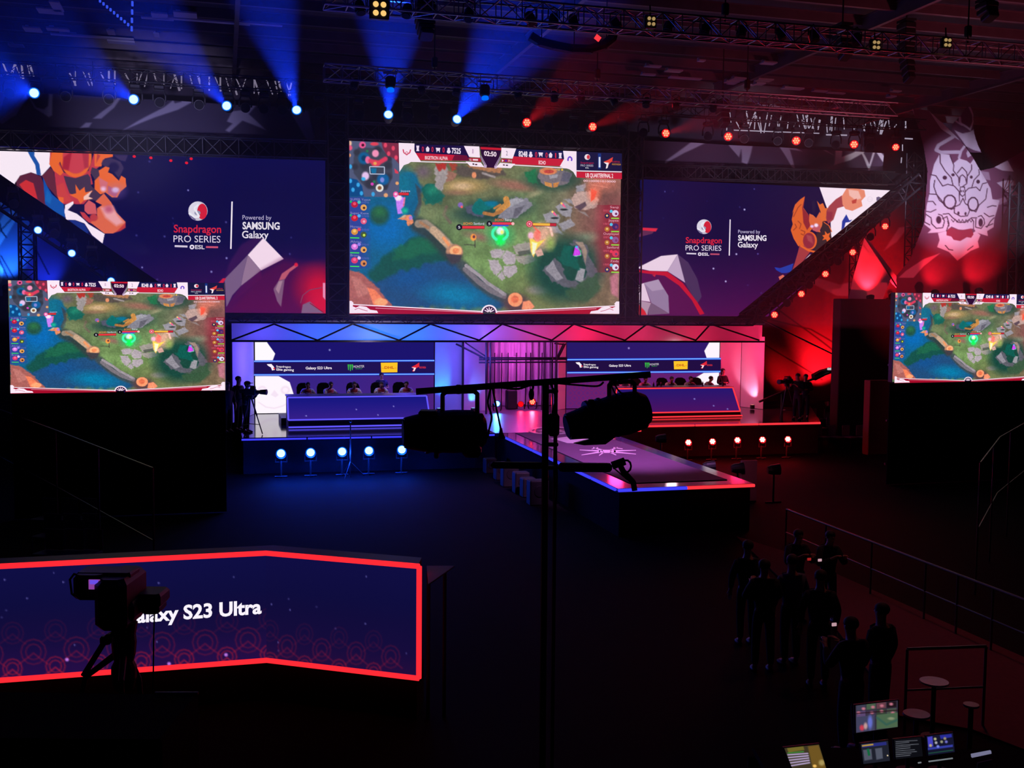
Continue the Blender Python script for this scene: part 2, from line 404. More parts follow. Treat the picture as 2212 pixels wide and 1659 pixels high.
S += [(1612, 236, 1618, 276, .08), (1632, 242, 1618, 276, .09), (1745, 243, 1742, 284, .09), (1732, 258, 1742, 284, .06), (1754, 266, 1744, 284, .06), (1838, 247, 1860, 249, .08), (1870, 249, 1900, 252, .1), (1920, 252, 1945, 254, .07), (1905, 260, 1902, 290, .09), (1915, 262, 1904, 290, .08), (1730, 240, 1760, 241, .08), (1585, 281, 1770, 288, .07), (1785, 291, 1830, 292, .1), (1960, 240, 1955, 282, .05), (1950, 312, 1950, 326, .06), (1955, 299, 1972, 300, .1), (1948, 340, 1947, 352, .07)]
strut_lines('lit_strut_2', S, YB-.2, STRUT_GLOW_B)
# ------------------------------------------------------------------ trusses
def truss(name, label, a, c, wd=.6, ht=.6, m=TRUSS, r=.03, step=.6, group=None, up=(0, 0, 1), cat='truss'):
    a, c = V(a), V(c); d = (c-a); L = d.length; d.normalize(); up = Vector(up); sx = d.cross(up).normalized(); up = sx.cross(d).normalized()
    t = thing(name, label, cat, a, 0, group)
    cor = [sx*wd/2*i+up*ht/2*j for i, j in ((-1, -1), (1, -1), (1, 1), (-1, 1))]
    for k in cor:
        b = MB(); b.tube(a+k, c+k, r, 6); b.build('chord', m, t)
    b = MB(); n = max(2, round(L/step)); s = L/n
    for i in range(n):
        for f in range(4):
            p, q = cor[f], cor[(f+1) % 4]
            if (i+f) % 2: p, q = q, p
            b.tube(a+d*s*i+p, a+d*s*(i+1)+q, r*.55, 5)
            b.tube(a+d*s*i+p, a+d*s*i+q, r*.5, 5)
    b.build('lacing', m, t); return t
LY = 39.8
G = 'goalpost truss around the LED walls'
truss('truss_tower', 'dark lattice truss tower left of the centre LED screen', (4.08, 39.7, 5.1), (4.08, 39.7, 13.6), .74, .74, r=.035, up=(0, 1, 0), cat='truss tower')
truss('truss_tower', 'dark lattice truss tower right of the centre LED screen', (15.62, 39.7, 5.1), (15.62, 39.7, 12.4), .62, .62, r=.035, up=(0, 1, 0), cat='truss tower')
truss('header_truss', 'dark truss beam above the blue side of the left LED wall', PY(-60, 300, 39.4), PY(705, 325, 39.4), .5, .62)
truss('header_truss', 'dark truss beam directly over the centre game screen', PY(750, 282, 39.4), PY(1345, 308, 39.4), .5, .6)
truss('header_truss', 'dark truss beam above the right LED wall', PY(1390, 370, 39.4), PY(1925, 386, 39.4), .5, .5)
truss('sill_truss', 'long dark truss running under all three LED walls', (.1, 39.7, 5.02), (20.9, 39.7, 5.02), .5, .3, r=.03)
truss('diagonal_truss', 'dark truss slanting down over the left LED wall', PY(-60, 385, 39.1), PY(400, 692, 39.1), .7, .7, r=.05, m=BLK)
truss('diagonal_truss', 'dark truss slanting down across the right LED wall', PY(1982, 388, 39.1), PY(1612, 690, 39.1), .6, .5, r=.05)
# truss covers (black cloth wrapped on trusses)
def drape(name, label, pts, off, m=BLKM, cat='drape'):
    b = MB(); b.prism(pts, off); return tag(b.build(name, m), label, cat)
drape('truss_cover', 'black cloth wrapped round the left diagonal truss', [PY(-60, 336, 38.6), PY(420, 661, 38.6), PY(420, 720, 38.6), PY(-60, 395, 38.6)], (0, .04, 0))
drape('truss_cover', 'black cloth wrapped round the right diagonal truss', [PY(1945, 399, 39.5), PY(1960, 425, 39.5), PY(1642, 690, 39.5), PY(1586, 690, 39.5)], (0, .04, 0))
drape('masking_drape', 'black masking cloth above the left LED wall', [PY(-60, 285, 40.1), PY(705, 312, 40.1), PY(705, 350, 40.1), PY(-60, 325, 40.1)], (0, .05, 0))
drape('masking_drape', 'black masking cloth above the right LED wall', [PY(1383, 358, 40.1), PY(1965, 375, 40.1), PY(1965, 415, 40.1), PY(1383, 395, 40.1)], (0, .05, 0))
drape('masking_drape', 'black masking cloth behind the left truss tower', [(3.75, 40.25, 5), (4.4, 40.25, 5), (4.4, 40.25, 12.3), (3.75, 40.25, 12.3)], (0, .05, 0))
drape('masking_drape', 'black masking cloth behind the right truss tower', [(15.25, 40.25, 5), (15.95, 40.25, 5), (15.95, 40.25, 12.3), (15.25, 40.25, 12.3)], (0, .05, 0))
drape('masking_drape', 'black masking cloth above the centre game screen', [PY(703, 255, 40.15), PY(1383, 285, 40.15), PY(1383, 335, 40.15), PY(703, 308, 40.15)], (0, .05, 0))

# ------------------------------------------------------------------ stage
def slab(b, pts, z0, z1):
    b.hexa([(x, y, z0) for x, y in pts]+[(x, y, z1) for x, y in pts])
st = thing('stage', 'wide black glossy stage under both player booths', 'stage', (11, 36, 0))
FX0, FX1, FY0, FY1 = .55, 22.25, 35.42, 36.35
b = MB(); slab(b, [(FX0, FY0), (9.0, 35.2), (9.0, 45.4), (FX0, 45.4)], STZ-.12, STZ); b.build('deck', GLOSS, st)
b = MB(); slab(b, [(9.0, 35.2), (12.95, 35.3), (12.95, 45.4), (9.0, 45.4)], STZ-.12, STZ); b.build('deck', mat('centre_deck', (.2, .14, .2), .35, noise=.15, nscale=2), st)
b = MB(); slab(b, [(12.95, 36.5), (FX1, FY1), (27, 45.4), (12.95, 45.4)], STZ-.12, STZ); b.build('deck', GLOSS, st)
b = MB(); slab(b, [(FX0+.05, FY0+.06), (9.0, 35.28), (9.0, 45), (FX0+.05, 45)], 0, STZ-.121); slab(b, [(9.0, 35.3), (12.9, 35.4), (12.9, 45), (9, 45)], 0, STZ-.121)
slab(b, [(12.95, 36.6), (FX1-.05, FY1+.08), (26, 45), (12.95, 45)], 0, STZ-.121)
b.build('fascia', mat('fascia_cloth', (.03, .03, .035), .95, spec=.1), st)
def strip(b, a, c, r=.035): b.tube(a, c, r, 6)
def strips(t, pts, m, r=.035, gap=.05, L=2.4, name='led_strip', label=None):
    for a, c in zip(pts[:-1], pts[1:]):
        a, c = np.array(a, float), np.array(c, float); n = max(1, round(np.linalg.norm(c-a)/L))
        for i in range(n):
            p, q = a+(c-a)*i/n, a+(c-a)*(i+1)/n; dd = (q-p)/np.linalg.norm(q-p)
            b = MB(); strip(b, p, q-dd*gap, r); o = b.build(name, m, t)
            if label: o['label'] = label
strips(st, [(FX0, FY0-.04, STZ-.06), (9.0, 35.16, STZ-.06)], E_BLUE, .028)
strips(st, [(14.4, 36.46, STZ-.02), (FX1, FY1-.04, STZ-.02)], E_RED, .04)
strips(st, [(13.9, 35.95, STZ-.12), (14.7, 35.95, STZ-.12)], E_RED, .035)
# catwalk
cw = thing('catwalk', 'long catwalk with a mauve carpet reaching out from the stage', 'catwalk', (11, 29, 0))
X0, X1, YN = 9.12, 12.72, 23.77
b = MB(); slab(b, [(X0, YN), (X1, YN), (12.95, 35.2), (X0, 35.2)], STZ-.12, STZ-.005); b.build('deck', GLOSS, cw)
b = MB(); slab(b, [(X0+.55, YN+.6), (X1-.42, YN+.6), (12.4, 35.1), (X0+.55, 35.1)], STZ-.004, STZ+.012); b.build('carpet', CARPET, cw)
b = MB(); slab(b, [(X0+.06, YN+.06), (X1-.06, YN+.06), (12.9, 35.2), (X0+.06, 35.2)], 0, STZ-.121); b.build('fascia', BLKM, cw)
strips(cw, [(X0-.03, 34.6, STZ-.05), (X0-.03, YN-.02, STZ-.05)], E_BLUE, .035, .12, 1.9)
strips(cw, [(X0, YN-.04, STZ-.05), (10.9, YN-.04, STZ-.05)], E_BLUE, .04, .0, 2)
strips(cw, [(10.9, YN-.04, STZ-.05), (X1, YN-.04, STZ-.05)], E_RED, .04, 0, 2)
WH = mat('white_floor_mark', (.95, .85, .93), .5)
def floor_mark(name, polys, z=STZ+.016):
    b = MB()
    for pts in polys: b.prism([PZ(x, y, z) for x, y in pts], (0, 0, .003))
    return b.build(name, WH, cw)
def ellring(cx, cy, rx, ry, w, n=28):
    out = []
    for i in range(n):
        a, c = 2*math.pi*i/n, 2*math.pi*(i+1)/n
        out.append([(cx+rx*math.cos(a), cy+ry*math.sin(a)), (cx+rx*math.cos(c), cy+ry*math.sin(c)), (cx+(rx-w)*math.cos(c), cy+(ry-w*.28)*math.sin(c)), (cx+(rx-w)*math.cos(a), cy+(ry-w*.28)*math.sin(a))])
    return out
floor_mark('round_emblem', ellring(1193, 930, 52, 8.5, 8)+[[(1160, 931), (1188, 924), (1192, 926), (1172, 933)], [(1192, 924), (1222, 932), (1212, 935), (1190, 927)], [(1165, 934), (1225, 933), (1224, 935), (1168, 936)]])
floor_mark('white_reflection', [[(1188, 948), (1228, 943), (1282, 944), (1330, 948), (1290, 951), (1262, 958), (1225, 957), (1205, 951)]])  # white reflection on the catwalk, laid down as a flat white sheet
def fq(x0, y0, x1, y1, w=1.6, w2=.5): return [(x0, y0-w2), (x1, y1-w), (x1, y1+w), (x0, y0+w2)]
star = [fq(1252, 972, 1296, 974.2), fq(1256, 983, 1296, 976.5), fq(1374, 972.6, 1326, 974), fq(1374, 981, 1326, 976.4), fq(1281, 966.5, 1302, 973, 1.6, 1), fq(1334, 966.5, 1318, 973, 1.6, 1), fq(1294, 984, 1304, 977, 1.6, 1), fq(1331, 983, 1318, 977, 1.6, 1), fq(1278, 970, 1292, 966.8, 1, .6), fq(1345, 969.5, 1325, 967, 1, .6), [(1294, 973), (1304, 971.8), (1320, 971.8), (1330, 973.5), (1330, 977), (1318, 978.4), (1304, 978.4), (1294, 977)]]
floor_mark('star_emblem', star)
# ------------------------------------------------------------------ canopy over the booths
cp = thing('booth_canopy', 'long fabric-faced canopy with zigzag struts over the booths', 'canopy', (11, 39.8, 4.2))
ZT, ZB = 4.88, 4.2; CX0, CX1 = .3, 21.5
b = MB(); n = 60
for i in range(n):
    x0, x1 = CX0+(CX1-CX0)*i/n, CX0+(CX1-CX0)*(i+1)/n
    b.add([(x0, 39.8, ZB), (x1, 39.8, ZB), (x1, 39.8, ZT), (x0, 39.8, ZT)], [(0, 1, 2, 3)])
b.build('fabric_face', CANOPY, cp)
b = MB(); b.box((10.9, 41.7, ZT+.05), (21.4, 3.9, .06)); b.build('roof_panel', mat('canopy_lining', (.5, .5, .52), .9), cp)
b = MB(); b.box((5.0, 41.7, ZB-.02), (9.3, 3.7, .04)); b.box((15.6, 41.7, ZB-.02), (11.5, 3.7, .04)); b.build('soffit', mat('canopy_lining'), cp)
b = MB(); b.box((10.9, 39.72, ZB), (21.3, .12, .07)); b.build('bottom_rail', TRUSS, cp)
zz = [498, 575, 685, 765, 860, 930, 1035, 1110, 1192, 1237, 1350, 1400, 1503, 1548, 1620]
zz = [(500, 0), (592, 1), (686, 0), (762, 1), (862, 0), (930, 1), (1035, 0), (1085, 1), (1192, 0), (1240, 1), (1350, 0), (1398, 1), (1503, 0), (1535, 1), (1640, 0)]
for (xa, ta), (xb, tb) in zip(zz[:-1], zz[1:]):
    pa = PY(xa, 700 if ta else 735, 39.66); pb = PY(xb, 700 if tb else 735, 39.66)
    b = MB(); b.tube(pa, pb, .035, 6); b.build('strut', TRUSS, cp)
def cl(px, z, col, e, y=40.9, r=.15, sz=None):
    p = PY(px, 720, y); child_lamp(lamp('POINT', 'canopy_lamp', (p[0], y, z), e, col, radius=r), cp)
CZ_ = 4.5
for px, col, e in ((560, (.12, .08, 1), 42), (680, (.03, .12, 1), 46), (800, (.005, .16, 1), 60), (890, (.005, .16, 1), 60), (985, (.08, .1, 1), 40), (1055, (.4, .08, .7), 32), (1140, (.7, .04, .25), 24), (1240, (1, .01, .06), 44), (1360, (.9, .03, .12), 26), (1480, (.9, .02, .09), 28), (1600, (.9, .015, .09), 30)):
    cl(px, CZ_, col, e)
# ------------------------------------------------------------------ booths: fabric walls
def fabric(name, label, quads, m=WHITEF, cat='fabric wall', th=.03, parts=None):
    b = MB()
    for q in quads: 
        d = V(q[1])-V(q[0]); nrm = Vector((-d.y, d.x, 0)).normalized()*th
        b.prism([V(p) for p in q], nrm)
    return tag(b.build(name, m), label, cat)
def wall2(x0, y0, x1, y1, z0=STZ+.01, z1=ZB-.05): return [(x0, y0, z0), (x1, y1, z0), (x1, y1, z1), (x0, y0, z1)]
LEDY = 43.2
xl0 = PY(551, 800, LEDY)[0]; xl1 = PY(937, 800, LEDY)[0]; xr0 = PY(1224, 800, LEDY)[0]; xr1 = PY(1553, 800, LEDY)[0]
fabric('booth_side_wall', 'blue-lit white fabric wall at the left end of the left booth', [wall2(.32, 39.95, xl0-.05, LEDY-.1)])
fabric('fabric_screen', 'blue-lit white fabric panel right of the left booth screen', [wall2(xl1+.05, LEDY, PY(1000, 800, 42.4)[0], 42.4)])
fabric('fabric_screen', 'lilac-lit white fabric panel left of the centre entrance', [wall2(PY(1001, 800, 42.4)[0], 42.4, PY(1049, 800, 42.9)[0], 42.9)])
fabric('fabric_screen', 'pink-lit narrow fabric panel beside the right booth screen', [wall2(PY(1206, 800, 42.7)[0], 42.7, xr0-.04, LEDY)])
fabric('booth_side_wall', 'pink-lit white fabric wall right of the right booth screen', [wall2(xr1+.04, LEDY, PY(1600, 800, 42.9)[0], 42.9)])
fabric('booth_side_wall', 'bright pink-lit fabric wing at the right end of the right booth', [wall2(PY(1601, 800, 42.9)[0], 42.9, PY(1650, 800, 41.6)[0], 41.6, STZ+.01, 4.35)])
for (x, lo, hi) in ((xl0-.02, 0, 0),): pass
b = MB(); p = PY(1000, 800, 42.3); b.tube((p[0], 42.3, STZ), (p[0], 42.3, ZB), .05); tag(b.build('support_pole', TRUSS), 'dark pole between the two fabric panels beside the centre entrance', 'pole')
b = MB(); b.box((.2, 39.7, 2.4), (.16, .16, 4.8)); tag(b.build('support_pole', TRUSS), 'dark post at the far left corner of the booth canopy', 'pole')
# centre entrance: curtain strips behind a scaffold gate
CURT = mat('curtain_fabric', (.7, .66, .7), .9)
ct = thing('curtain', 'pale pleated curtain hanging behind the centre entrance', 'curtain', (12.6, 44.8, STZ))
b = MB(); n = 90; xa, xb = PY(1045, 800, 44.8)[0], PY(1212, 800, 44.8)[0]; P = []
for i in range(n+1):
    x = xa+(xb-xa)*i/n; y = 44.8+.09*math.sin(i*.9)+.03*math.sin(i*2.3)
    P += [(x, y, STZ+.02), (x, y, ZB+.6)]
b.add(P, [(2*i, 2*i+2, 2*i+3, 2*i+1) for i in range(n)]); b.build('curtain_panel', CURT, ct, True)
b = MB()
for px in (1068, 1083, 1097, 1115, 1135, 1145, 1170):
    p = PY(px, 800, 44.6); b = MB(); b.tube((p[0], 44.55, STZ), (p[0], 44.55, 3.55), .025, 6); b.build('hanging_pole', TRUSS, ct)
gt = thing('scaffold_gate', 'dark scaffold pipe gate framing the centre entrance', 'scaffold', (11.9, 41.5, STZ))
GY = 41.6
def gp(a, c, r=.04): b = MB(); b.tube(PY(*a, GY), PY(*c, GY), r, 6); b.build('pipe', TRUSS, gt)
for x in (1050, 1059, 1193, 1202): gp((x, 740), (x, 905 if x < 1100 else 900))
for y in (773, 777, 783): gp((1035, y), (1225, y-1 if y > 775 else y), .035)
gp((985, 743), (1000, 750)); gp((1000, 750), (1050, 776)); gp((1005, 740), (1052, 772), .03); gp((1218, 742), (1202, 775)); gp((1222, 742), (1204, 778), .03); gp((1197, 742), (1222, 744), .03)

# booth lamps (coloured lamps inside the booths, floor uplights, added player fill)
def uplight(px, py, Y, col, e, tgt, label, core, sz=55):
    p = PY(px, py, Y); t = thing('uplight', label, 'uplight', (p[0], Y, STZ))
    b = MB(); b.lathe((p[0], Y, STZ+.02), (p[0], Y, 2), [(0, .09), (.03, .1), (.16, .1), (.18, .08)], 14); b.build('housing', BLK, t)
    b = MB(); b.lathe((p[0], Y, STZ+.2), (p[0], Y, 2), [(0, .07), (.005, .07)], 14); b.build('lens', core, t)
    child_lamp(lamp('SPOT', 'uplight_lamp', (p[0], Y, STZ+.24), e, col, tgt, sz, .7, .05), t)
lamp('POINT', 'unseen_booth_lamp', (5.3, 38.7, 4.0), 45, (.8, .65, 1), radius=.2)  # unseen fill added to brighten the players' jerseys
lamp('POINT', 'unseen_booth_lamp', (17.6, 39.8, 4.0), 25, (1, .6, .7), radius=.2)  # same added player fill for the right booth
EB, ER = emat('blue_lens', (150, 230, 255), 1.3), emat('red_lens', (255, 160, 150), 1.3)
lamp('POINT', 'unseen_booth_lamp', (1.9, 41.0, 3.4), 190, (.07, .045, 1), radius=.3)
lamp('POINT', 'unseen_booth_lamp', (6.8, 40.9, 3.9), 170, (.12, .08, 1), radius=.3)
lamp('POINT', 'unseen_booth_lamp', (9.9, 40.9, 3.5), 130, (.12, .09, 1), radius=.3)
lamp('POINT', 'entrance_lamp', (12.1, 43.4, 3.7), 110, (.8, .08, .7), radius=.3)
lamp('POINT', 'unseen_booth_lamp', (15.6, 40.9, 3.9), 110, (1, .02, .14), radius=.3)
lamp('POINT', 'unseen_booth_lamp', (21.2, 41.0, 3.4), 150, (1, .015, .1), radius=.3)
uplight(948, 886, 42.3, (.01, .3, 1), 200, (PY(948, 800, 43.4)[0], 43.4, 3), 'small blue uplight at the foot of the fabric panel right of the left booth', EB)
uplight(1022, 886, 42.2, (.02, .25, 1), 90, (PY(1025, 800, 43.4)[0], 43.4, 3), 'small blue uplight at the foot of the lilac fabric panel', EB)
uplight(1625, 882, 41.7, (1, .35, .6), 90, (PY(1618, 800, 43)[0], 42.9, 3), 'small pink uplight at the foot of the right booth wing', ER)
# ------------------------------------------------------------------ the game picture (shared by three screens)
MX0, MX1, MZ0, MZ1 = 4.475, 15.17, 5.28, 11.545
mq = [pr((x, LY, z)) for x, z in ((MX0, MZ1), (MX1, MZ1), (MX1, MZ0), (MX0, MZ0))]
g = Pic(mq, 600, 352, (86, 100, 74)); g.frame(740, 290, .28029)
# base ground
g.blob(1250, 1000, 700, 350, (100, 124, 78), 1.2, .8); g.blob(1100, 330, 900, 200, (92, 88, 66), 1.2, .7); g.blob(1700, 450, 350, 250, (80, 104, 78), 1, .6)
g.blob(2100, 700, 420, 560, (120, 75, 75), 1, .8); g.blob(2000, 1250, 500, 250, (110, 80, 74), 1, .6); g.blob(1600, 1250, 500, 200, (96, 104, 66), 1, .5)
X, Y = g.XY(); n = vnoise(X, Y, 90)*.6+vnoise(X+50, Y, 40)*.4; g.c *= (.82+.4*n)[..., None]
# water and banks
g.poly([(30, 470), (440, 280), (560, 300), (610, 420), (560, 640), (760, 780), (850, 980), (560, 1100), (30, 1150)], (24, 84, 118), 40, 1, 30)
g.blob(330, 720, 170, 150, (20, 92, 150), .9, .9); g.blob(470, 380, 90, 110, (24, 96, 120), .9, .8)
g.poly([(150, 1180), (420, 1010), (860, 960), (1010, 1060), (1290, 1290), (1250, 1340), (330, 1340), (180, 1220)], (34, 68, 104), 40, 1, 20)
g.blob(880, 1240, 260, 90, (18, 104, 140), .9, .8, 8); g.blob(520, 1100, 200, 100, (26, 72, 120), .9, .7)
g.poly([(190, 1090), (330, 930), (560, 800), (760, 760), (900, 960), (640, 1000), (380, 1080), (250, 1150)], (24, 70, 64), 30, 1, 24)
g.poly([(400, 880), (600, 790), (760, 830), (740, 900), (520, 960), (380, 980)], (34, 92, 66), 30, .7, 20)
g.blob(285, 625, 75, 75, (34, 72, 62), .5); g.blob(285, 600, 50, 40, (44, 96, 64), .8, .7)
g.poly([(610, 430), (660, 370), (740, 380), (780, 470), (770, 530), (640, 545)], (24, 84, 76), 16, 1, 14); g.blob(690, 430, 50, 40, (38, 116, 96), .8, .6)
g.poly([(560, 380), (600, 420), (610, 540), (570, 640), (545, 620), (585, 520)], (56, 58, 66), 12, .8)
g.blob(620, 290, 60, 50, (96, 84, 92), .8, .7)
g.blob(930, 400, 170, 55, (150, 128, 88), .8, .95); g.blob(920, 400, 80, 28, (176, 150, 120), .8, .8); g.blob(1330, 395, 170, 40, (132, 96, 84), .8, .8, 8); g.blob(880, 450, 110, 22, (128, 96, 82), .8, .5)
g.stroke([(800, 560), (780, 620), (830, 680)], 22, (112, 82, 84), 16, .6); g.blob(1050, 790, 110, 30, (126, 96, 86), .9, .7, 12)
g.blob(680, 620, 100, 70, (106, 116, 84), .9, .7); g.blob(1480, 460, 70, 22, (140, 134, 108), .9, .6, -20)
# log bank and top rocks
g.poly([(700, 270), (730, 230), (800, 240), (830, 300), (790, 370), (770, 440), (710, 400), (720, 330)], (140, 132, 132), 12, 1, 8)
g.poly([(720, 225), (800, 222), (790, 270), (735, 285)], (150, 50, 46), 14, 1, 10); g.poly([(820, 225), (880, 228), (890, 270), (840, 280)], (140, 62, 50), 14, 1, 8)
g.poly([(810, 280), (880, 300), (850, 350), (800, 370)], (132, 96, 84), 10, 1, 8); g.poly([(880, 245), (1240, 270), (1250, 320), (1100, 345), (980, 330), (870, 300)], (78, 70, 66), 20, 1, 14)
g.poly([(960, 235), (1230, 260), (1215, 305), (1130, 290), (1000, 262)], (150, 106, 78), 12, 1, 8); g.blob(1013, 315, 18, 24, (196, 128, 96), .4); g.stroke([(1080, 300), (1170, 330)], 16, (160, 150, 152), 10, .8)
# stump with rocks at the top right
g.blob(1620, 350, 210, 80, (42, 66, 58), .7, .9); g.poly([(1400, 290), (1490, 270), (1500, 380), (1430, 370)], (36, 96, 66), 14, 1, 10)
g.poly([(1520, 270), (1640, 260), (1770, 300), (1740, 370), (1640, 410), (1540, 390), (1505, 330)], (108, 100, 106), 10, 1, 8)
g.blob(1585, 285, 68, 28, (186, 118, 84), .2); g.blob(1590, 288, 40, 14, (160, 66, 60), .3); g.poly([(1555, 365), (1610, 378), (1615, 412), (1560, 395)], (180, 126, 76), 6); g.poly([(1622, 378), (1670, 368), (1655, 405), (1625, 412)], (170, 116, 70), 6)
g.poly([(1590, 315), (1660, 310), (1655, 335), (1600, 345)], (138, 134, 142), 8); g.poly([(1700, 290), (1770, 300), (1740, 370), (1680, 360)], (84, 82, 96), 8)
# centre rock and logs
g.blob(1150, 590, 290, 90, (40, 64, 60), .6, .9, -6)
g.poly([(940, 560), (1010, 545), (1090, 600), (1080, 640), (960, 610)], (74, 76, 92), 10, 1, 8)
g.poly([(1200, 640), (1260, 520), (1340, 484), (1430, 500), (1465, 550), (1410, 590), (1330, 650), (1240, 660)], (118, 116, 126), 8, 1, 8)
g.poly([(1270, 510), (1340, 490), (1400, 510), (1330, 545), (1280, 570)], (142, 140, 148), 8); g.poly([(1330, 570), (1400, 550), (1360, 620), (1310, 650)], (88, 86, 96), 8)
g.poly([(1000, 560), (1040, 505), (1110, 520), (1180, 525), (1180, 575), (1100, 590), (1070, 620), (1020, 610)], (18, 92, 92), 10, 1, 14); g.blob(1150, 535, 50, 22, (16, 100, 130), .7, .8)
g.stroke([(1260, 500), (1270, 540), (1200, 595)], 46, (176, 126, 72), 6); g.stroke([(1215, 545), (1170, 570)], 18, (160, 112, 66), 6); g.stroke([(1090, 608), (1160, 622), (1225, 590)], 26, (150, 104, 64), 6)
# fallen trunk across the river
g.stroke([(580, 700), (700, 770), (860, 950)], 120, (48, 56, 56), 40, .9); g.stroke([(585, 690), (640, 690), (740, 770), (800, 830)], 62, (132, 120, 108), 12); g.stroke([(700, 740), (770, 810), (850, 890)], 60, (172, 146, 124), 12)
g.stroke([(600, 680), (660, 720)], 22, (150, 108, 80), 10, .8); g.stroke([(780, 800), (830, 870)], 24, (214, 136, 92), 12, .9); g.blob(862, 905, 66, 58, (160, 120, 100), .2); g.blob(872, 900, 46, 40, (232, 164, 120), .25); g.blob(872, 898, 26, 22, (206, 128, 90), .3)
g.poly([(790, 920), (920, 930), (900, 990), (840, 1000)], (60, 56, 62), 12)
# kerb stones
g.stroke([(920, 1010), (1040, 1140), (1150, 1220), (1260, 1270)], 80, (58, 66, 68), 26, .9); g.stroke([(945, 1040), (1050, 1140), (1150, 1210), (1245, 1250)], 40, (108, 102, 108), 8)
for i, (x0, y0, x1, y1) in enumerate([(952, 1012, 1040, 1080), (1050, 1085, 1120, 1150), (1130, 1155, 1190, 1195), (1198, 1200, 1250, 1235)]): g.stroke([(x0, y0), (x1, y1)], 26, (140, 132, 138), 6)
# paving
for p in ([(1130, 905), (1190, 880), (1250, 900), (1215, 960), (1150, 950)], [(1225, 950), (1262, 890), (1340, 930), (1330, 1000), (1260, 1010)], [(1125, 965), (1200, 970), (1230, 1040), (1180, 1090), (1140, 1040)], [(1240, 1020), (1340, 1010), (1350, 1060), (1280, 1110), (1240, 1080)], [(1190, 1095), (1230, 1050), (1250, 1110), (1235, 1125)]):
    g.poly(p, (158, 148, 154), 8, 1, 6)
for p in ([(1310, 860), (1400, 835), (1450, 860), (1440, 920), (1340, 930)], [(1330, 940), (1460, 930), (1500, 970), (1400, 1005), (1350, 985)], [(1400, 830), (1500, 850), (1540, 900), (1470, 950)]): g.poly(p, (140, 134, 128), 8, 1, 6)
g.poly([(1350, 905), (1440, 890), (1450, 920), (1360, 940)], (74, 78, 72), 10, .9)
for p in ([(1545, 620), (1620, 590), (1680, 640), (1660, 690), (1570, 680)], [(1640, 560), (1700, 520), (1770, 560), (1760, 640), (1690, 630)], [(1700, 500), (1760, 500), (1790, 550)], [(1660, 690), (1760, 650), (1790, 700), (1700, 750)], [(1800, 400), (1880, 380), (1860, 440), (1800, 450)], [(1580, 700), (1650, 700), (1700, 770), (1620, 760)]):
    g.poly(p, (138, 134, 142), 10, .95, 6)
g.poly([(1760, 490), (1810, 445), (1900, 440), (1975, 500), (1960, 560), (1880, 585), (1790, 570)], (168, 142, 136), 8, 1, 6); g.poly([(1785, 560), (1870, 520), (1880, 550), (1830, 590)], (82, 66, 76), 8); g.poly([(1810, 590), (1870, 600), (1900, 640)], (130, 118, 118), 8, .9)
g.blob(1940, 450, 50, 70, (232, 120, 96), .9, .6); g.poly([(1915, 420), (1960, 440), (1940, 500), (1912, 520)], (226, 84, 66), 8); g.stroke([(1920, 390), (2040, 410)], 6, (250, 180, 160), 6, .8); g.blob(2000, 380, 120, 60, (188, 110, 96), .9, .6)
g.blob(1880, 790, 90, 40, (120, 122, 104), .8, .6)
g.blob(1500, 1200, 80, 34, (134, 124, 116), .7, .8)
# bush island
g.blob(1720, 1040, 270, 250, (26, 62, 54), .5, .95); g.poly([(1540, 1050), (1640, 950), (1690, 1000), (1720, 1110), (1850, 1150), (1880, 1060), (1840, 900), (1750, 850), (1800, 815), (1880, 850), (1900, 960), (1960, 1040), (1930, 1180), (1780, 1200), (1620, 1140)], (82, 82, 90), 10, 1, 10)
g.poly([(1560, 1040), (1620, 970), (1650, 1040), (1700, 1110), (1650, 1130)], (128, 124, 132), 8); g.poly([(1790, 830), (1850, 830), (1885, 900), (1870, 1000), (1840, 880)], (140, 122, 112), 10); g.poly([(1820, 1030), (1870, 1040), (1850, 1150), (1790, 1120)], (136, 134, 140), 8)
g.poly([(1680, 900), (1720, 850), (1800, 860), (1840, 920), (1800, 980), (1840, 1040), (1760, 1030), (1700, 1010), (1660, 960)], (20, 78, 70), 12, 1, 14); g.blob(1800, 905, 30, 40, (16, 40, 36), .5)
g.poly([(1720, 1220), (1800, 1160), (1950, 1080), (1990, 1180), (1900, 1290), (1740, 1280)], (52, 76, 56), 24, .9, 16)
# corners
g.poly([(40, 1040), (130, 1060), (260, 1170), (390, 1330), (40, 1330)], (146, 88, 84), 10, 1, 8); g.poly([(60, 1090), (140, 1120), (220, 1220), (120, 1260)], (168, 110, 104), 12, .8); g.poly([(190, 1180), (250, 1200), (340, 1300), (240, 1320)], (222, 122, 88), 12, .9); g.blob(295, 1295, 50, 30, (236, 150, 110), .3)
g.blob(1340, 1310, 110, 80, (80, 60, 62), .5, .8); g.blob(1330, 1275, 56, 54, (226, 140, 104), .15); g.blob(1328, 1272, 30, 28, (196, 104, 76), .3); g.poly([(1390, 1290), (1440, 1280), (1480, 1330), (1440, 1360), (1380, 1350)], (222, 136, 106), 10)
g.poly([(2060, 1100), (2125, 1060), (2125, 1260), (2070, 1230)], (178, 112, 130), 20, .8)
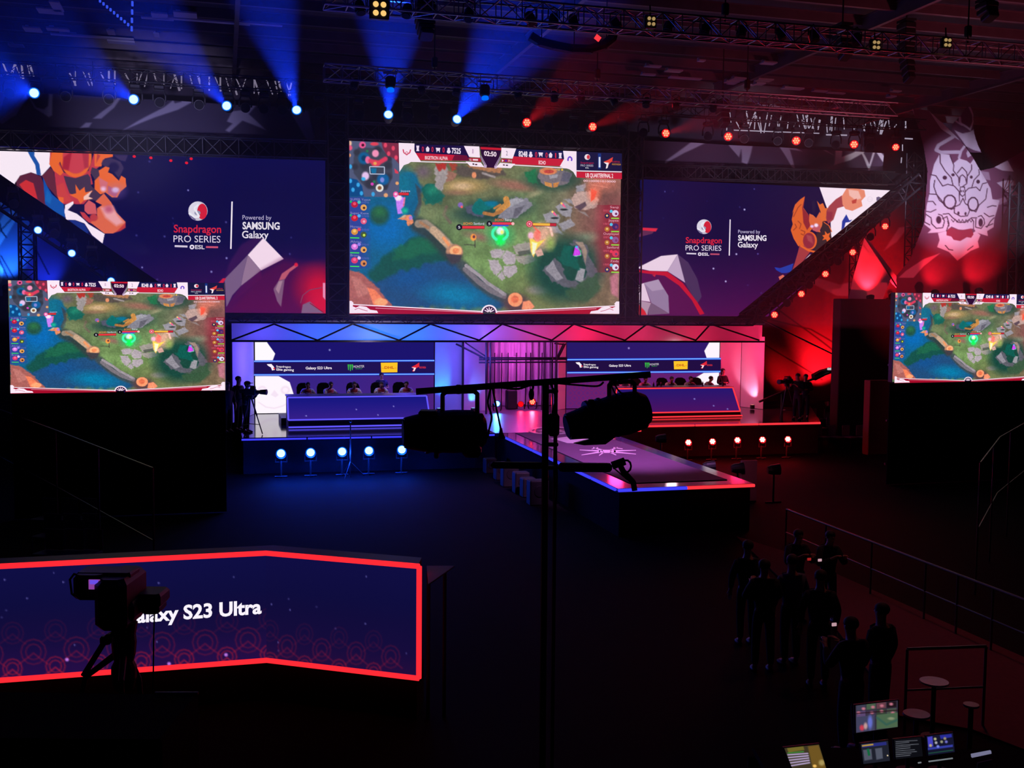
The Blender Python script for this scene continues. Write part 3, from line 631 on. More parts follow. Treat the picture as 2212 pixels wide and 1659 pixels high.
# figures, seen from far above: soft generic blobs
g.blob(1215, 775, 95, 85, (60, 150, 90), .9, .8); g.blob(1217, 815, 36, 40, (30, 230, 90), .8, .9); g.blob(1215, 745, 30, 30, (200, 225, 220), .6); g.blob(1228, 755, 12, 14, (245, 220, 120), .6)
for a in range(24):
    if a not in (5, 6, 7, 17, 18, 19): t = math.radians(a*15); g.blob(1213+58*math.cos(t), 765+52*math.sin(t), 11, 11, (70, 240, 160), .8)
g.blob(1540, 790, 95, 100, (190, 150, 130), .7, .8); g.blob(1600, 840, 40, 60, (130, 150, 84), .8, .6); g.poly([(1440, 790), (1500, 830), (1560, 810), (1500, 880), (1470, 945), (1450, 900)], (255, 190, 90), 10); g.poly([(1460, 830), (1500, 840), (1480, 920), (1462, 930)], (255, 250, 190), 10)
g.blob(1450, 780, 22, 26, (220, 170, 190), .6); g.blob(1500, 780, 26, 40, (240, 120, 110), .7); g.stroke([(1520, 690), (1600, 720), (1615, 780)], 16, (250, 190, 180), 10, .8); g.stroke([(1470, 710), (1520, 760)], 10, (240, 90, 80), 8, .8); g.poly([(1480, 900), (1530, 880), (1550, 930), (1500, 945)], (190, 150, 140), 8)
g.poly([(385, 470), (440, 480), (480, 490), (470, 560), (450, 580), (465, 610), (425, 615), (415, 560), (410, 500)], (176, 120, 214), 8); g.blob(430, 490, 26, 22, (250, 210, 250), .6); g.blob(405, 465, 18, 18, (240, 80, 150), .5); g.stroke([(478, 490), (470, 550)], 12, (200, 110, 140), 6); g.blob(480, 590, 26, 26, (40, 190, 130), .9, .5)
g.poly([(425, 655), (480, 620), (530, 625), (545, 680), (500, 710), (490, 660)], (196, 124, 92), 8, 1, 6); g.poly([(425, 655), (480, 620), (490, 635)], (170, 160, 140), 6); g.blob(525, 645, 14, 16, (160, 120, 190), .5)
g.blob(908, 545, 20, 20, (120, 96, 160), .5); g.blob(918, 560, 9, 9, (220, 90, 90), .5)
g.blob(1008, 795, 22, 26, (224, 140, 70), .5); g.blob(1012, 790, 10, 12, (90, 50, 60), .5); g.stroke([(940, 850), (1020, 855)], 8, (60, 60, 50), 6, .8); g.stroke([(1020, 820), (1020, 870)], 8, (60, 50, 50), 6, .8)
for x, y in ((1695, 545), (1625, 610)): g.poly([(x-18, y-18), (x+5, y-12), (x+28, y+22), (x+8, y+14)], (232, 90, 130), 5); g.blob(x-8, y-12, 8, 8, (250, 190, 110), .5); g.blob(x+10, y+36, 30, 8, (40, 44, 44), .5)
g.poly([(1790, 870), (1815, 860), (1840, 930), (1800, 945), (1775, 935)], (180, 70, 200), 6); g.stroke([(1795, 865), (1835, 900), (1835, 935), (1785, 940)], 5, (60, 230, 120), 4, .8); g.blob(1803, 868, 9, 9, (70, 170, 220), .5)
g.grain(.16, 11); g.grain(.1, 5)
mean = g.c.mean(axis=2, keepdims=True); g.c = np.clip((mean+(g.c-mean)*1.12)*1.16, 0, 255)
# side info columns
X, Y = g.XY(); m = ((X < 215) & (Y > 485) & (Y < 1035)); g.mixc(np.where(m, .75*np.clip((240-X)/120, 0, 1), 0), (58, 60, 160))
m = ((X > 1930) & (Y > 545) & (Y < 1065)); g.mixc(np.where(m, .75*np.clip((X-1930)/110, 0, 1), 0), (150, 34, 56))
# minimap
mm = [(38, 50), (440, 62), (436, 440), (380, 484), (180, 482), (50, 480)]
g.poly(mm, (84, 92, 124), 4); g.poly([(120, 100), (300, 110), (380, 200), (385, 330), (340, 430), (200, 420), (150, 380), (85, 300), (85, 180)], (66, 70, 88), 8)
for x, y, r in ((110, 140, 26), (95, 250, 26), (170, 240, 36), (270, 120, 30), (350, 240, 30), (350, 330, 30), (210, 380, 40), (320, 400, 30), (250, 330, 24), (360, 190, 20)): g.blob(x, y, r, r, (52, 54, 68), .6, .9)
g.poly([(300, 60), (440, 64), (434, 230), (400, 190), (340, 160), (310, 110)], (128, 44, 70), 6); g.poly([(45, 335), (110, 350), (150, 400), (165, 480), (48, 480)], (12, 74, 136), 6)
for x, y in ((330, 85), (355, 150), (412, 180), (390, 108)): g.blob(x, y, 13, 18, (236, 72, 104), .5)
for x, y in ((60, 360), (120, 390), (80, 428), (145, 455), (60, 250), (235, 462)): g.blob(x, y, 13, 17, (60, 170, 235), .5)
g.blob(165, 185, 44, 46, (20, 96, 150), .4); g.blob(165, 185, 20, 22, (18, 60, 100), .5); g.blob(312, 348, 46, 44, (18, 96, 160), .4); g.blob(305, 352, 16, 20, (130, 140, 220), .5)
g.blob(253, 148, 26, 28, (250, 150, 190), .4); g.blob(194, 198, 20, 28, (240, 110, 160), .4); g.stroke([(215, 205), (270, 225), (330, 190)], 34, (226, 62, 96), 12); g.blob(255, 225, 34, 26, (230, 70, 90), .5); g.blob(250, 225, 13, 12, (240, 170, 90), .5)
g.blob(153, 83, 26, 26, (238, 90, 150), .3); g.blob(156, 84, 11, 11, (70, 20, 40), .4); g.blob(245, 75, 32, 14, (230, 70, 90), .5); g.blob(176, 322, 28, 32, (236, 200, 245), .5); g.blob(160, 345, 16, 14, (60, 180, 240), .6); g.blob(285, 414, 30, 30, (235, 235, 230), .15); g.blob(285, 414, 15, 15, (140, 90, 50), .5)
g.blob(228, 384, 12, 12, (220, 70, 190), .4); g.blob(243, 366, 10, 10, (30, 130, 80), .5); g.blob(190, 130, 9, 9, (30, 130, 80), .5); g.blob(50, 70, 20, 24, (240, 190, 160), .5); g.blob(55, 105, 20, 20, (240, 90, 130), .5); g.blob(52, 162, 12, 14, (240, 160, 110), .4); g.blob(333, 470, 16, 16, (236, 170, 120), .5); g.blob(420, 378, 13, 13, (240, 170, 110), .4); g.poly([(398, 262), (430, 290), (428, 305), (404, 300)], (226, 66, 88), 4)
g.poly([(215, 262), (262, 262), (258, 300), (225, 302)], (20, 112, 160), 4)
g.vpath([(208, 250), (322, 252), (322, 308), (212, 306), (208, 250)], 7, (190, 200, 225))
# left and right columns
for i, (y, nm) in enumerate(((510, 'SUPER Yuyun'), (615, 'Super Kenn'), (720, 'Moreno'), (835, 'Alviss'), (940, 'Branz'))):
    g.text(nm, 60, y, 60+len(nm)*14, y+3, 18, (150, 146, 200))
    g.text('0/0/0', 145, y+22, 202, y+24, 15, (100, 110, 190))
    cc = [(190, 30, 60), (200, 30, 50), (220, 150, 60), (220, 120, 220), (230, 60, 110)][i]
    g.vcirc(92, y+32, 26, cc, ry=24); g.vcirc(92, y+26, 12, tuple(min(255, c+50) for c in cc)); g.vcirc(127, y+14, 13, [(80, 200, 190), (80, 180, 250), (230, 70, 100), (150, 130, 240), (230, 200, 250)][i])
    g.vcirc(162, y+55, 24, [(236, 170, 90), (232, 90, 130), (70, 90, 50), (236, 170, 90), (220, 140, 80)][i]); g.vcirc(165, y+58, 10, [(90, 50, 30), (250, 170, 190), (200, 230, 80), (90, 50, 30), (80, 40, 40)][i])
    if i > 1: g.vline((58, y+78), (128, y+80), 9, (60, 220, 90))
    else: g.vcirc(63, y+10, 9, (40, 190, 90))
for i, (y, nm) in enumerate(((570, 'Sanji'), (672, 'Jaypee'), (775, 'Outplayed'), (880, 'Sanford'), (985, 'Zaida'))):
    g.text(nm, 2125-len(nm)*13, y, 2125, y+2, 18, (240, 170, 190)); g.text(('0/0/2', '1/0/3', '0/0/3', '0/0/3', '1/0/0')[i], 2008, y+26, 2050, y+27, 16, (230, 100, 120))
    cc = [(230, 210, 240), (70, 40, 110), (150, 90, 150), (230, 60, 90), (230, 220, 240)][i]
    g.vcirc(2100, y+40, 25, cc); g.vcirc(2106, y+44, 10, (130, 60, 110)); g.vcirc(2068, y+24, 12, (90, 200, 240) if i != 3 else (240, 60, 90)); g.vline((2068, y+78), (2128, y+79), 9, (150, 230, 70))
    g.vcirc(2036, y+60, 19, [(36, 44, 80), (190, 120, 50), (190, 120, 50), (190, 110, 50), (50, 50, 100)][i]); g.vcirc(2036, y+58, 8, (240, 200, 130))
# health bars
def bar(x0, x1, y, c, w=20): g.vline((x0, y), (x1, y+1), w+6, (50, 12, 26)); g.vline((x0+2, y), (x1-2, y+1), w, c)
bar(430, 510, 460, (220, 50, 60), 20); g.text('Jaypee', 445, 445, 520, 445, 16, (200, 200, 235)); g.vcirc(408, 462, 20, (250, 90, 170)); g.vcirc(408, 462, 11, (255, 200, 230))
bar(918, 1092, 717, (236, 56, 66)); g.vcirc(897, 717, 24, (24, 22, 34)); g.text('5', 889, 727, 905, 727, 20, (240, 240, 250)); g.text('ECHO', 930, 698, 1000, 697, 18, (230, 150, 70), .02); g.text('Sanford', 1008, 697, 1088, 698, 18, (225, 225, 245))
bar(1150, 1315, 688, (238, 60, 84), 18); g.vline((1150, 704), (1275, 705), 10, (60, 90, 230)); g.vcirc(1310, 690, 12, (255, 190, 190)); g.vcirc(1128, 690, 22, (24, 22, 34)); g.text('5', 1121, 700, 1136, 700, 19, (240, 240, 250)); g.text('ECHO', 1172, 670, 1240, 668, 18, (230, 120, 60), .02); g.text('Sanji', 1248, 668, 1300, 669, 18, (240, 240, 250))
bar(1462, 1645, 697, (200, 40, 56), 20); g.vline((1464, 694), (1595, 697), 18, (250, 190, 70)); g.vcirc(1437, 692, 26, (214, 30, 66)); g.vring(1437, 692, 18, 4, (250, 190, 200)); g.vcirc(1437, 692, 8, (250, 190, 200))
# scoreboard
NV, RD, WT = (26, 12, 66), (204, 30, 58), (255, 235, 250)
g.vpoly([(545, 78), (940, 92), (985, 190), (560, 160)], NV); g.vpoly([(1320, 115), (1705, 132), (1705, 200), (1300, 185)], (22, 26, 78))
g.vpoly([(550, 145), (955, 166), (975, 206), (590, 202)], RD); g.vpoly([(1308, 172), (1700, 194), (1672, 248), (1300, 232)], RD)
g.vpoly([(860, 163), (955, 166), (975, 206), (840, 204)], (110, 14, 50)); g.vline((500, 211), (960, 222), 7, WT); g.vline((1300, 238), (1730, 262), 7, WT)
g.vpoly([(430, 65), (552, 70), (550, 130), (602, 212), (535, 208), (505, 228), (470, 240), (436, 292)], WT)
g.vpath([(464, 118), (470, 145), (492, 158), (515, 145), (522, 120)], 9, (214, 60, 96)); g.vpath([(475, 150), (492, 135), (508, 150), (492, 164), (475, 150)], 5, (220, 110, 140))
def tur(x, y, c=(245, 225, 245)): g.vpoly([(x-12, y-22), (x+12, y-22), (x+8, y+4), (x+12, y+20), (x-12, y+20), (x-8, y+4)], c)
def drg(x, y, c=(245, 225, 245)): g.vpoly([(x-14, y-6), (x, y-24), (x+14, y-6), (x+10, y+18), (x-10, y+18)], c)
def tow(x, y, c=(245, 225, 245)): g.vpoly([(x-18, y-18), (x+18, y-16), (x+14, y-2), (x+12, y+20), (x+4, y+6), (x-4, y+6), (x-10, y+20), (x-14, y-2)], c)
def coin(x, y, c=(245, 225, 245)): g.vcirc(x, y-12, 10, c, 10); g.vcirc(x, y+8, 15, c, 12)
tur(577, 112); g.text('0', 608, 136, 624, 136, 40, (210, 40, 70), .02); drg(653, 118); g.text('0', 682, 138, 698, 138, 40, (210, 40, 70), .02); tow(733, 124); g.text('0', 767, 142, 784, 142, 40, (210, 40, 70), .02); coin(815, 128); g.text('7525', 838, 148, 908, 152, 42, (250, 235, 250), .03)
g.text('BIGETRON ALPHA', 632, 195, 808, 200, 27, (250, 215, 225), .02)
g.vpoly([(932, 92), (1050, 97), (1055, 182), (972, 176)], WT); g.vpath([(998, 118), (1004, 120), (1004, 148), (997, 148), (998, 118)], 4, (190, 150, 190)); g.vpoly([(965, 182), (1058, 186), (1066, 214), (985, 210)], (180, 24, 50)); g.text('ID', 976, 205, 992, 206, 15, (250, 220, 230)); g.vline((1000, 198), (1040, 200), 12, (250, 220, 230))
g.vpoly([(945, 212), (1062, 220), (1088, 256), (980, 248)], WT); g.vline((998, 230), (1012, 234), 10, (60, 40, 60)); g.vline((1018, 235), (1034, 236), 10, (90, 40, 50))
g.vpoly([(1055, 98), (1225, 108), (1210, 160), (1170, 262), (1105, 258), (1062, 150)], (44, 8, 52)); g.vpoly([(1058, 100), (1224, 109), (1220, 126), (1062, 118)], (200, 26, 46)); g.text('02:50', 1086, 166, 1182, 174, 36, (255, 235, 245), .03)
for sx in (1, -1):
    q = lambda x, y: (1136+sx*(x-1136), y+(6 if sx < 0 else 0))
    g.vpoly([q(1050, 160), q(1066, 172), q(1108, 245), q(1104, 262), q(1084, 258), q(1086, 236)], (200, 170, 205)); g.vline(q(1058, 168), q(1098, 240), 5, (90, 70, 110))
g.vpoly([(1220, 106), (1334, 112), (1306, 190), (1218, 184)], WT); g.text('2', 1256, 165, 1268, 165, 36, (90, 60, 110)); g.vpoly([(1222, 190), (1305, 194), (1296, 220), (1214, 216)], (180, 24, 50)); g.text('PH', 1272, 216, 1298, 217, 18, (250, 220, 230)); g.vpoly([(1224, 196), (1240, 206), (1224, 216)], (250, 230, 240)); g.vline((1246, 206), (1264, 207), 16, (90, 40, 150))
g.vpoly([(1210, 222), (1326, 230), (1292, 264), (1178, 258)], WT); g.vline((1232, 238), (1246, 240), 9, (80, 40, 60)); g.vline((1254, 241), (1270, 242), 9, (60, 40, 70))
g.text('8248', 1352, 172, 1420, 176, 42, (250, 235, 250), .03); coin(1445, 158); g.text('0', 1478, 178, 1496, 178, 40, (210, 40, 70), .02); tow(1522, 160); g.text('0', 1558, 182, 1576, 182, 40, (210, 40, 70), .02); drg(1598, 165); g.text('1', 1632, 184, 1642, 184, 38, (210, 40, 70), .02); tur(1672, 168)
g.text('ECHO', 1506, 232, 1560, 235, 28, (250, 215, 225), .03)
g.vpoly([(1694, 130), (1797, 134), (1797, 334), (1772, 292), (1742, 272), (1668, 250), (1702, 192)], WT); g.vpath([(1732, 208), (1732, 188), (1746, 174), (1762, 190), (1758, 208)], 11, (110, 60, 210))
g.vpoly([(1797, 136), (2146, 150), (2146, 288), (1797, 280)], (24, 22, 64)); g.vline((1797, 284), (2146, 292), 7, WT); g.vpoly([(1797, 290), (2146, 300), (2146, 348), (1797, 336)], RD); g.text('UB QUARTERFINAL 2', 1866, 333, 2078, 338, 32, (255, 230, 235), .025)
g.vcirc(1880, 178, 22, (240, 225, 235)); g.vcirc(1888, 178, 12, (214, 50, 70), ry=16); g.text('Snapdragon', 1828, 228, 1930, 230, 15, (190, 30, 70)); g.text('PRO SERIES', 1828, 250, 1926, 252, 16, (200, 195, 215)); g.text('ESL', 1866, 266, 1894, 267, 10, (230, 230, 240))
g.vpoly([(1962, 150), (1986, 151), (1986, 270), (1962, 268)], (22, 52, 130)); g.vline((1974, 178), (1974, 258), 13, (220, 225, 245))
g.vpoly([(2005, 215), (2040, 200), (2078, 178), (2070, 212), (2050, 228), (2030, 262), (2022, 262), (2030, 232)], (232, 70, 60)); g.vpoly([(2005, 218), (2045, 222), (2036, 262), (2022, 268), (2028, 236)], (250, 240, 245)); g.text('INDONESIA', 2070, 240, 2138, 242, 14, (220, 150, 50)); g.text('KARYA', 2072, 220, 2130, 222, 13, (210, 40, 50))
g.text('00100001010000', 1850, 368, 2098, 374, 16, (250, 200, 210), .02); g.text('+127', 1638, 282, 1672, 284, 18, (236, 190, 60), .02); g.vcirc(1686, 276, 8, (236, 190, 60))
# bottom ornament
g.vpoly([(45, 1310), (160, 1318), (1080, 1365), (1080, 1385), (45, 1385)], (168, 14, 44)); g.vpoly([(1170, 1368), (2125, 1316), (2125, 1385), (1170, 1385)], (176, 16, 44)); g.vpath([(75, 1312), (600, 1340), (1070, 1366), (1180, 1366), (1700, 1342), (2110, 1322)], 8, WT); g.vline((250, 1340), (1070, 1374), 4, (240, 170, 190)); g.vline((1180, 1378), (1950, 1344), 4, (240, 170, 190))
for sx in (1, -1):
    q = lambda x, y: (x if sx > 0 else 2170-x, y+(0 if sx > 0 else 4))
    g.vpoly([q(*p) for p in ((45, 1285), (66, 1284), (82, 1300), (76, 1326), (100, 1336), (130, 1322), (180, 1330), (210, 1352), (262, 1360), (272, 1378), (45, 1380))], WT)
    g.vpath([q(*p) for p in ((90, 1352), (120, 1340), (150, 1352), (190, 1362))], 5, (210, 110, 140))
g.vpoly([(1125+62*math.cos(math.radians(a)), 1376-62*math.sin(math.radians(a))) for a in range(0, 181, 12)], WT); g.vpoly([(1125+50*math.cos(math.radians(a)), 1376-50*math.sin(math.radians(a))) for a in range(0, 181, 12)], (52, 12, 60))
for a in (30, 60, 90, 120, 150): g.vline((1125+8*math.cos(math.radians(a)), 1374-8*math.sin(math.radians(a))), (1125+42*math.cos(math.radians(a)), 1376-42*math.sin(math.radians(a))), 7, WT)
GAME = g.mesh('screen_picture', lambda u, v, h: (u, -h, -v), LEDM)
del g
def led_screen(name, label, A, B, z0, z1, cat='LED screen'):
    # A, B: (x, y) of the lower left and right ends seen from the hall
    A, B = Vector((*A, 0)), Vector((*B, 0)); d = B-A; W = d.length; rz = math.atan2(d.y, d.x); H = z1-z0
    t = thing(name, label, cat, (A.x, A.y, z0), rz)
    o = put_mesh(GAME, 'picture', t); o.location = (0, -.012, H); o.scale = (W, 1, H)
    b = MB(); b.box((W/2, .1, H/2), (W+.02, .19, H+.02)); b.build('cabinet', BLK, t, local=True)
    nn = max(2, round(W/1.0)); c = MB()
    for i in range(nn):
        c.box((W*(i+.5)/nn, .24, H/2), (W/nn*.8, .1, H*.92))
    c.build('rear_module', BLK, t, local=True)
    return t

led_screen('centre_led_screen', 'large centre LED screen showing the game between two truss towers', (MX0, LY), (MX1, LY), MZ0, MZ1)
def facing(px0, yt0, yb0, px1, yt1, yb1, h, ext=1.0):
    d0, d1 = FPX*h/(yb0-yt0), FPX*h/(yb1-yt1); a, c = PD(px0, yt0, d0), PD(px1, yt1, d1); e, f = PD(px0, yb0, d0), PD(px1, yb1, d1)
    A = (a[:2]+e[:2])/2; B = (c[:2]+f[:2])/2; B = A+(B-A)*ext; return tuple(A), tuple(B), (e[2]+f[2])/2, (a[2]+c[2])/2
SL = facing(20.5, 603, 845, 486, 615, 846, 2.8); SR = facing(1930.5, 632.5, 825.5, 2212, 637, 822, 2.8, 1/.905)
led_screen('side_led_screen', 'smaller LED screen showing the game at the left end of the stage', *SL)
led_screen('side_led_screen', 'smaller LED screen showing the game at the right edge, cut by the frame', *SR)
print('SIDE', SL, SR)
for S_, lb in ((SL, 'left'), (SR, 'right')):
    A, B, z0, z1 = S_; A, B = np.array(A), np.array(B); dd = (B-A)/np.linalg.norm(B-A); nn = np.array([-dd[1], dd[0]])
    t = thing('screen_support_tower', f'black scaffold and cloth base carrying the {lb} side LED screen', 'screen support', (A[0], A[1], 0))
    for k in (.08, .5, .92):
        p = A+(B-A)*k+nn*.55; b = MB(); b.tube((p[0], p[1], 0), (p[0], p[1], z1-.1), .05, 6); b.build('post', BLK, t)
    for z in (.6, 2.0, z0+.5, z1-.4):
        p, q = A+(B-A)*.05+nn*.6, A+(B-A)*.95+nn*.6; b = MB(); b.tube((p[0], p[1], z), (q[0], q[1], z), .04, 6); b.build('rail', BLK, t)
    b = MB(); p, q = A+nn*.1, B+nn*.1; b.prism([(p[0], p[1], .02), (q[0], q[1], .02), (q[0], q[1], z0-.05), (p[0], p[1], z0-.05)], (*(nn*.04), 0)); b.build('skirt', BLKM, t)
# ------------------------------------------------------------------ wide LED walls left and right of the centre screen
def planar(name, label, X0, X1, Z0, Z1, Y, nx, ny, base, cat='LED wall', mt=None, parts=True, fr=(0, 0, 1)):
    q = [pr((x, Y, z)) for x, z in ((X0, Z1), (X1, Z1), (X1, Z0), (X0, Z0))]
    p = Pic(q, nx, ny, base).frame(*fr); p.rect = (X0, X1, Z0, Z1, Y); p.nm = (name, label, cat); return p
def finish(p, mt=None, cabinet=None, step=.0005):
    X0, X1, Z0, Z1, Y = p.rect; name, label, cat = p.nm
    t = thing(name, label, cat, (X0, Y, Z0))
    me = p.mesh('picture', lambda u, v, h: (u*(X1-X0), -.01-h, (1-v)*(Z1-Z0)), mt or LEDM, step); put_mesh(me, 'picture', t)
    if cabinet is not False:
        b = MB(); cab = cabinet or [(X0, Z0), (X1, Z0), (X1, Z1), (X0, Z1)]
        b.prism([(x, Y, z) for x, z in cab], (0, .18, 0)); b.build('cabinet', BLK, t)
    return t
def logo_block(p, ox, oy, s, tint=1):
    """sponsor block drawn in units of the zoomed right-hand wall; origin = globe centre"""
    def T(t, x0, y, x1, h, c, bo=0): p.text(t, ox+x0*s, oy+y*s, ox+x1*s, oy+(y+(x1-x0)*.012)*s, h*s, tuple(v*tint for v in c), bo)
    p.vcirc(ox, oy, 41*s, (205, 198, 215)); p.vcirc(ox-4*s, oy-4*s, 34*s, (225, 220, 235)); p.vcirc(ox+18*s, oy+2*s, 21*s, (214, 32, 56), 20, 33*s); p.vcirc(ox-2*s, oy+8*s, 13*s, (150, 150, 180), 14, 10*s)
    p.vpath([(ox-38*s, oy+8*s), (ox-14*s, oy+26*s), (ox+6*s, oy+24*s), (ox-6*s, oy+4*s), (ox-16*s, oy-12*s), (ox+2*s, oy-26*s)], 8*s, (240, 238, 248)); p.vpath([(ox-34*s, oy+20*s), (ox-10*s, oy+38*s)], 6*s, (110, 100, 150))
    T('Snapdragon', -102, 90, 98, 34, (226, 36, 60), .015); T('PRO SERIES', -103, 131, 95, 30, (236, 224, 242)); T('ESL', -12, 160, 28, 17, (240, 230, 245), .02)
    p.vcirc(ox-25*s, oy+152*s, 10*s, (235, 225, 240)); p.vcirc(ox-25*s, oy+152*s, 4*s, (30, 14, 80)); p.vline((ox-98*s, oy+148*s), (ox-44*s, oy+150*s), 8*s, (215, 205, 225)); p.vline((ox+34*s, oy+152*s), (ox+85*s, oy+153*s), 8*s, (200, 80, 110))
    p.vline((ox+144*s, oy-40*s), (ox+139*s, oy+160*s), 6*s, (250, 240, 250))
    T('Powered by', 188, 36, 310, 20, (200, 190, 225)); T('SAMSUNG', 188, 76, 345, 31, (246, 238, 250), .03); T('Galaxy', 186, 114, 298, 32, (246, 238, 250), .015)
def stars(p, n, x0, x1, y0, y1, r, seed=1):
    rr = random.Random(seed)
    for _ in range(n): p.blob(rr.uniform(x0, x1), rr.uniform(y0, y1), r*rr.uniform(.6, 1.2), r, (110, 105, 185), .9, rr.uniform(.2, .6))
ORA, RDS, MAR, DKG, BLU = (238, 104, 46), (196, 56, 72), (100, 40, 58), (70, 50, 76), (18, 82, 170)
# left wall
p = planar('led_wall', 'wide LED wall on the left with sponsor logos and orange artwork', -8.4, 3.66, 5.22, 10.79, LY, 620, 300, (12, 10, 66))
X, Y = p.XY(); p.mixc(np.clip((Y-520)/200, 0, 1)*np.clip((X-60)/400, .25, 1)*.85, (96, 14, 92)); p.mixc(np.clip((420-Y)/150, 0, 1)*np.clip((X-200)/400, 0, 1)*.3, (16, 20, 120)); p.mixc(np.clip((X-450)/200, 0, 1)*np.clip((Y-610)/60, 0, 1)*.5, (110, 12, 70))
p.frame(0, 300, .18084)
p.poly([(-400, 90), (0, 100), (640, 145), (600, 330), (500, 440), (430, 420), (370, 400), (240, 440), (170, 545), (0, 420), (-400, 150)], (255, 240, 252), 6)
p.poly([(500, 440), (600, 345), (640, 380), (680, 600), (700, 720), (560, 560)], MAR, 6); p.poly([(310, 110), (415, 125), (410, 200), (470, 300), (490, 430), (440, 430), (420, 310), (360, 210)], (28, 84, 168), 6)
p.poly([(600, 150), (780, 150), (700, 260), (760, 400), (900, 450), (1060, 380), (1130, 150), (1350, 170), (1350, 210), (1280, 210), (1220, 240), (1200, 320), (1080, 420), (1110, 540), (1060, 560), (1130, 640), (1000, 780), (720, 780), (680, 650), (650, 400), (590, 300)], RDS, 6)
p.poly([(620, 150), (780, 150), (730, 260), (700, 300), (760, 400), (720, 440), (640, 380), (590, 300)], ORA, 8); p.blob(905, 220, 190, 240, ORA, .06); p.blob(905, 210, 155, 205, (204, 64, 78), .08); p.poly([(700, 0), (1140, 0), (1140, 145), (700, 130)], (12, 10, 66), 2)
p.poly([(760, 220), (860, 150), (820, 380), (740, 360)], (170, 36, 56), 20); p.poly([(980, 150), (1060, 160), (1060, 340), (1010, 360)], (176, 48, 66), 20)
p.poly([(1130, 170), (1350, 172), (1345, 215), (1250, 235), (1210, 330), (1130, 330)], ORA, 8); p.poly([(1160, 180), (1200, 200), (1150, 290)], (190, 60, 60), 12)
p.poly([(1230, 250), (1320, 225), (1440, 270), (1480, 350), (1420, 470), (1330, 360), (1250, 330), (1210, 300)], (58, 44, 84), 14); p.blob(1360, 340, 60, 60, (28, 20, 70), .5)
p.poly([(1350, 190), (1530, 195), (1500, 270), (1440, 260)], (66, 50, 92), 18, .8)
p.poly([(760, 440), (900, 470), (1050, 420), (1080, 460), (1090, 560), (1130, 600), (1210, 680), (1150, 740), (1000, 720), (830, 650), (790, 540)], DKG, 6)
p.poly([(1100, 340), (1190, 370), (1210, 440), (1140, 500), (1080, 400)], DKG, 6)
p.poly([(900, 540), (950, 620), (1010, 575), (1020, 640), (1110, 620), (1040, 690), (1110, 710), (1000, 740), (960, 780), (930, 720), (830, 670), (910, 650)], ORA, 5); p.poly([(1000, 690), (1100, 615), (1060, 690), (1110, 715), (1000, 730)], (250, 200, 190), 8)
p.poly([(1180, 380), (1260, 330), (1310, 345), (1290, 400), (1340, 420), (1420, 500), (1450, 440), (1500, 470), (1510, 570), (1440, 630), (1400, 700), (1340, 700), (1260, 640), (1200, 665), (1130, 600), (1130, 500), (1190, 440)], ORA, 5)
p.poly([(1180, 460), (1290, 520), (1260, 620), (1200, 600)], (214, 110, 120), 14); p.poly([(1290, 560), (1420, 620), (1380, 700), (1290, 650)], (186, 84, 104), 12); p.blob(1380, 610, 40, 30, (255, 230, 255), .9); p.blob(1235, 600, 34, 30, (250, 200, 230), .9, .8); p.blob(1380, 620, 120, 90, (170, 120, 190), 1, .35)
p.poly([(680, 560), (760, 520), (800, 640), (860, 740), (720, 775), (680, 660)], (206, 66, 66), 8); p.poly([(690, 690), (760, 700), (760, 760), (720, 772)], ORA, 8)
p.poly([(175, 540), (240, 440), (370, 400), (490, 450), (530, 560), (560, 800), (300, 700), (160, 600)], (92, 34, 56), 6); p.poly([(230, 545), (310, 490), (400, 530), (450, 720), (330, 680)], (208, 48, 50), 10)
p.poly([(515, 460), (560, 560), (620, 660), (760, 780), (780, 940), (640, 860), (540, 780)], BLU, 6); p.poly([(560, 600), (620, 700), (600, 780), (540, 740)], (24, 110, 190), 14, .7)
p.poly([(780, 790), (875, 745), (880, 780), (810, 850), (920, 895), (1000, 960), (1060, 1020), (1250, 1135), (1225, 1250), (1100, 1150), (1010, 1010), (900, 970), (790, 968), (770, 870)], (255, 236, 250), 5)
p.poly([(810, 850), (880, 775), (1020, 800), (1010, 870), (960, 890), (1000, 950), (920, 890)], (26, 18, 60), 6)
p.poly([(1010, 790), (1060, 730), (1140, 780), (1150, 840), (1160, 900), (1050, 900), (1010, 860)], (214, 92, 98), 8); p.poly([(955, 870), (1010, 880), (1080, 960), (1170, 960), (1160, 1030), (1060, 1000), (990, 940)], (196, 60, 66), 8)
p.poly([(1140, 750), (1240, 650), (1330, 760), (1390, 880), (1500, 990), (1490, 1060), (1350, 1130), (1250, 1130), (1080, 1000), (1160, 930), (1160, 830), (1220, 790)], (226, 104, 72), 6); p.poly([(1200, 820), (1350, 800), (1400, 900), (1480, 1000), (1390, 1040), (1260, 940)], (240, 170, 180), 40, .9); p.blob(1300, 840, 60, 50, (196, 92, 120), .7, .7); p.blob(1120, 940, 48, 44, (190, 60, 66), .4)
p.poly([(1380, 1120), (1500, 1000), (1500, 1060), (1440, 1100)], (190, 56, 60), 14)
p.poly([(820, 965), (900, 975), (1010, 1020), (1060, 1110), (1040, 1140), (900, 1030)], (24, 48, 130), 6)
p.frame(0, 300, .33454); stars(p, 16, 850, 2080, 120, 1050, 7)
for x, y, r in ((1215, 332, 6), (1463, 770, 7), (1365, 858, 7), (918, 830, 6)): p.blob(x, y, r, r, (140, 135, 205), .9, .8)
p.poly([(1560, 680), (1650, 630), (1700, 640), (1600, 750), (1450, 910), (1480, 800)], (60, 20, 80), 20, .8)
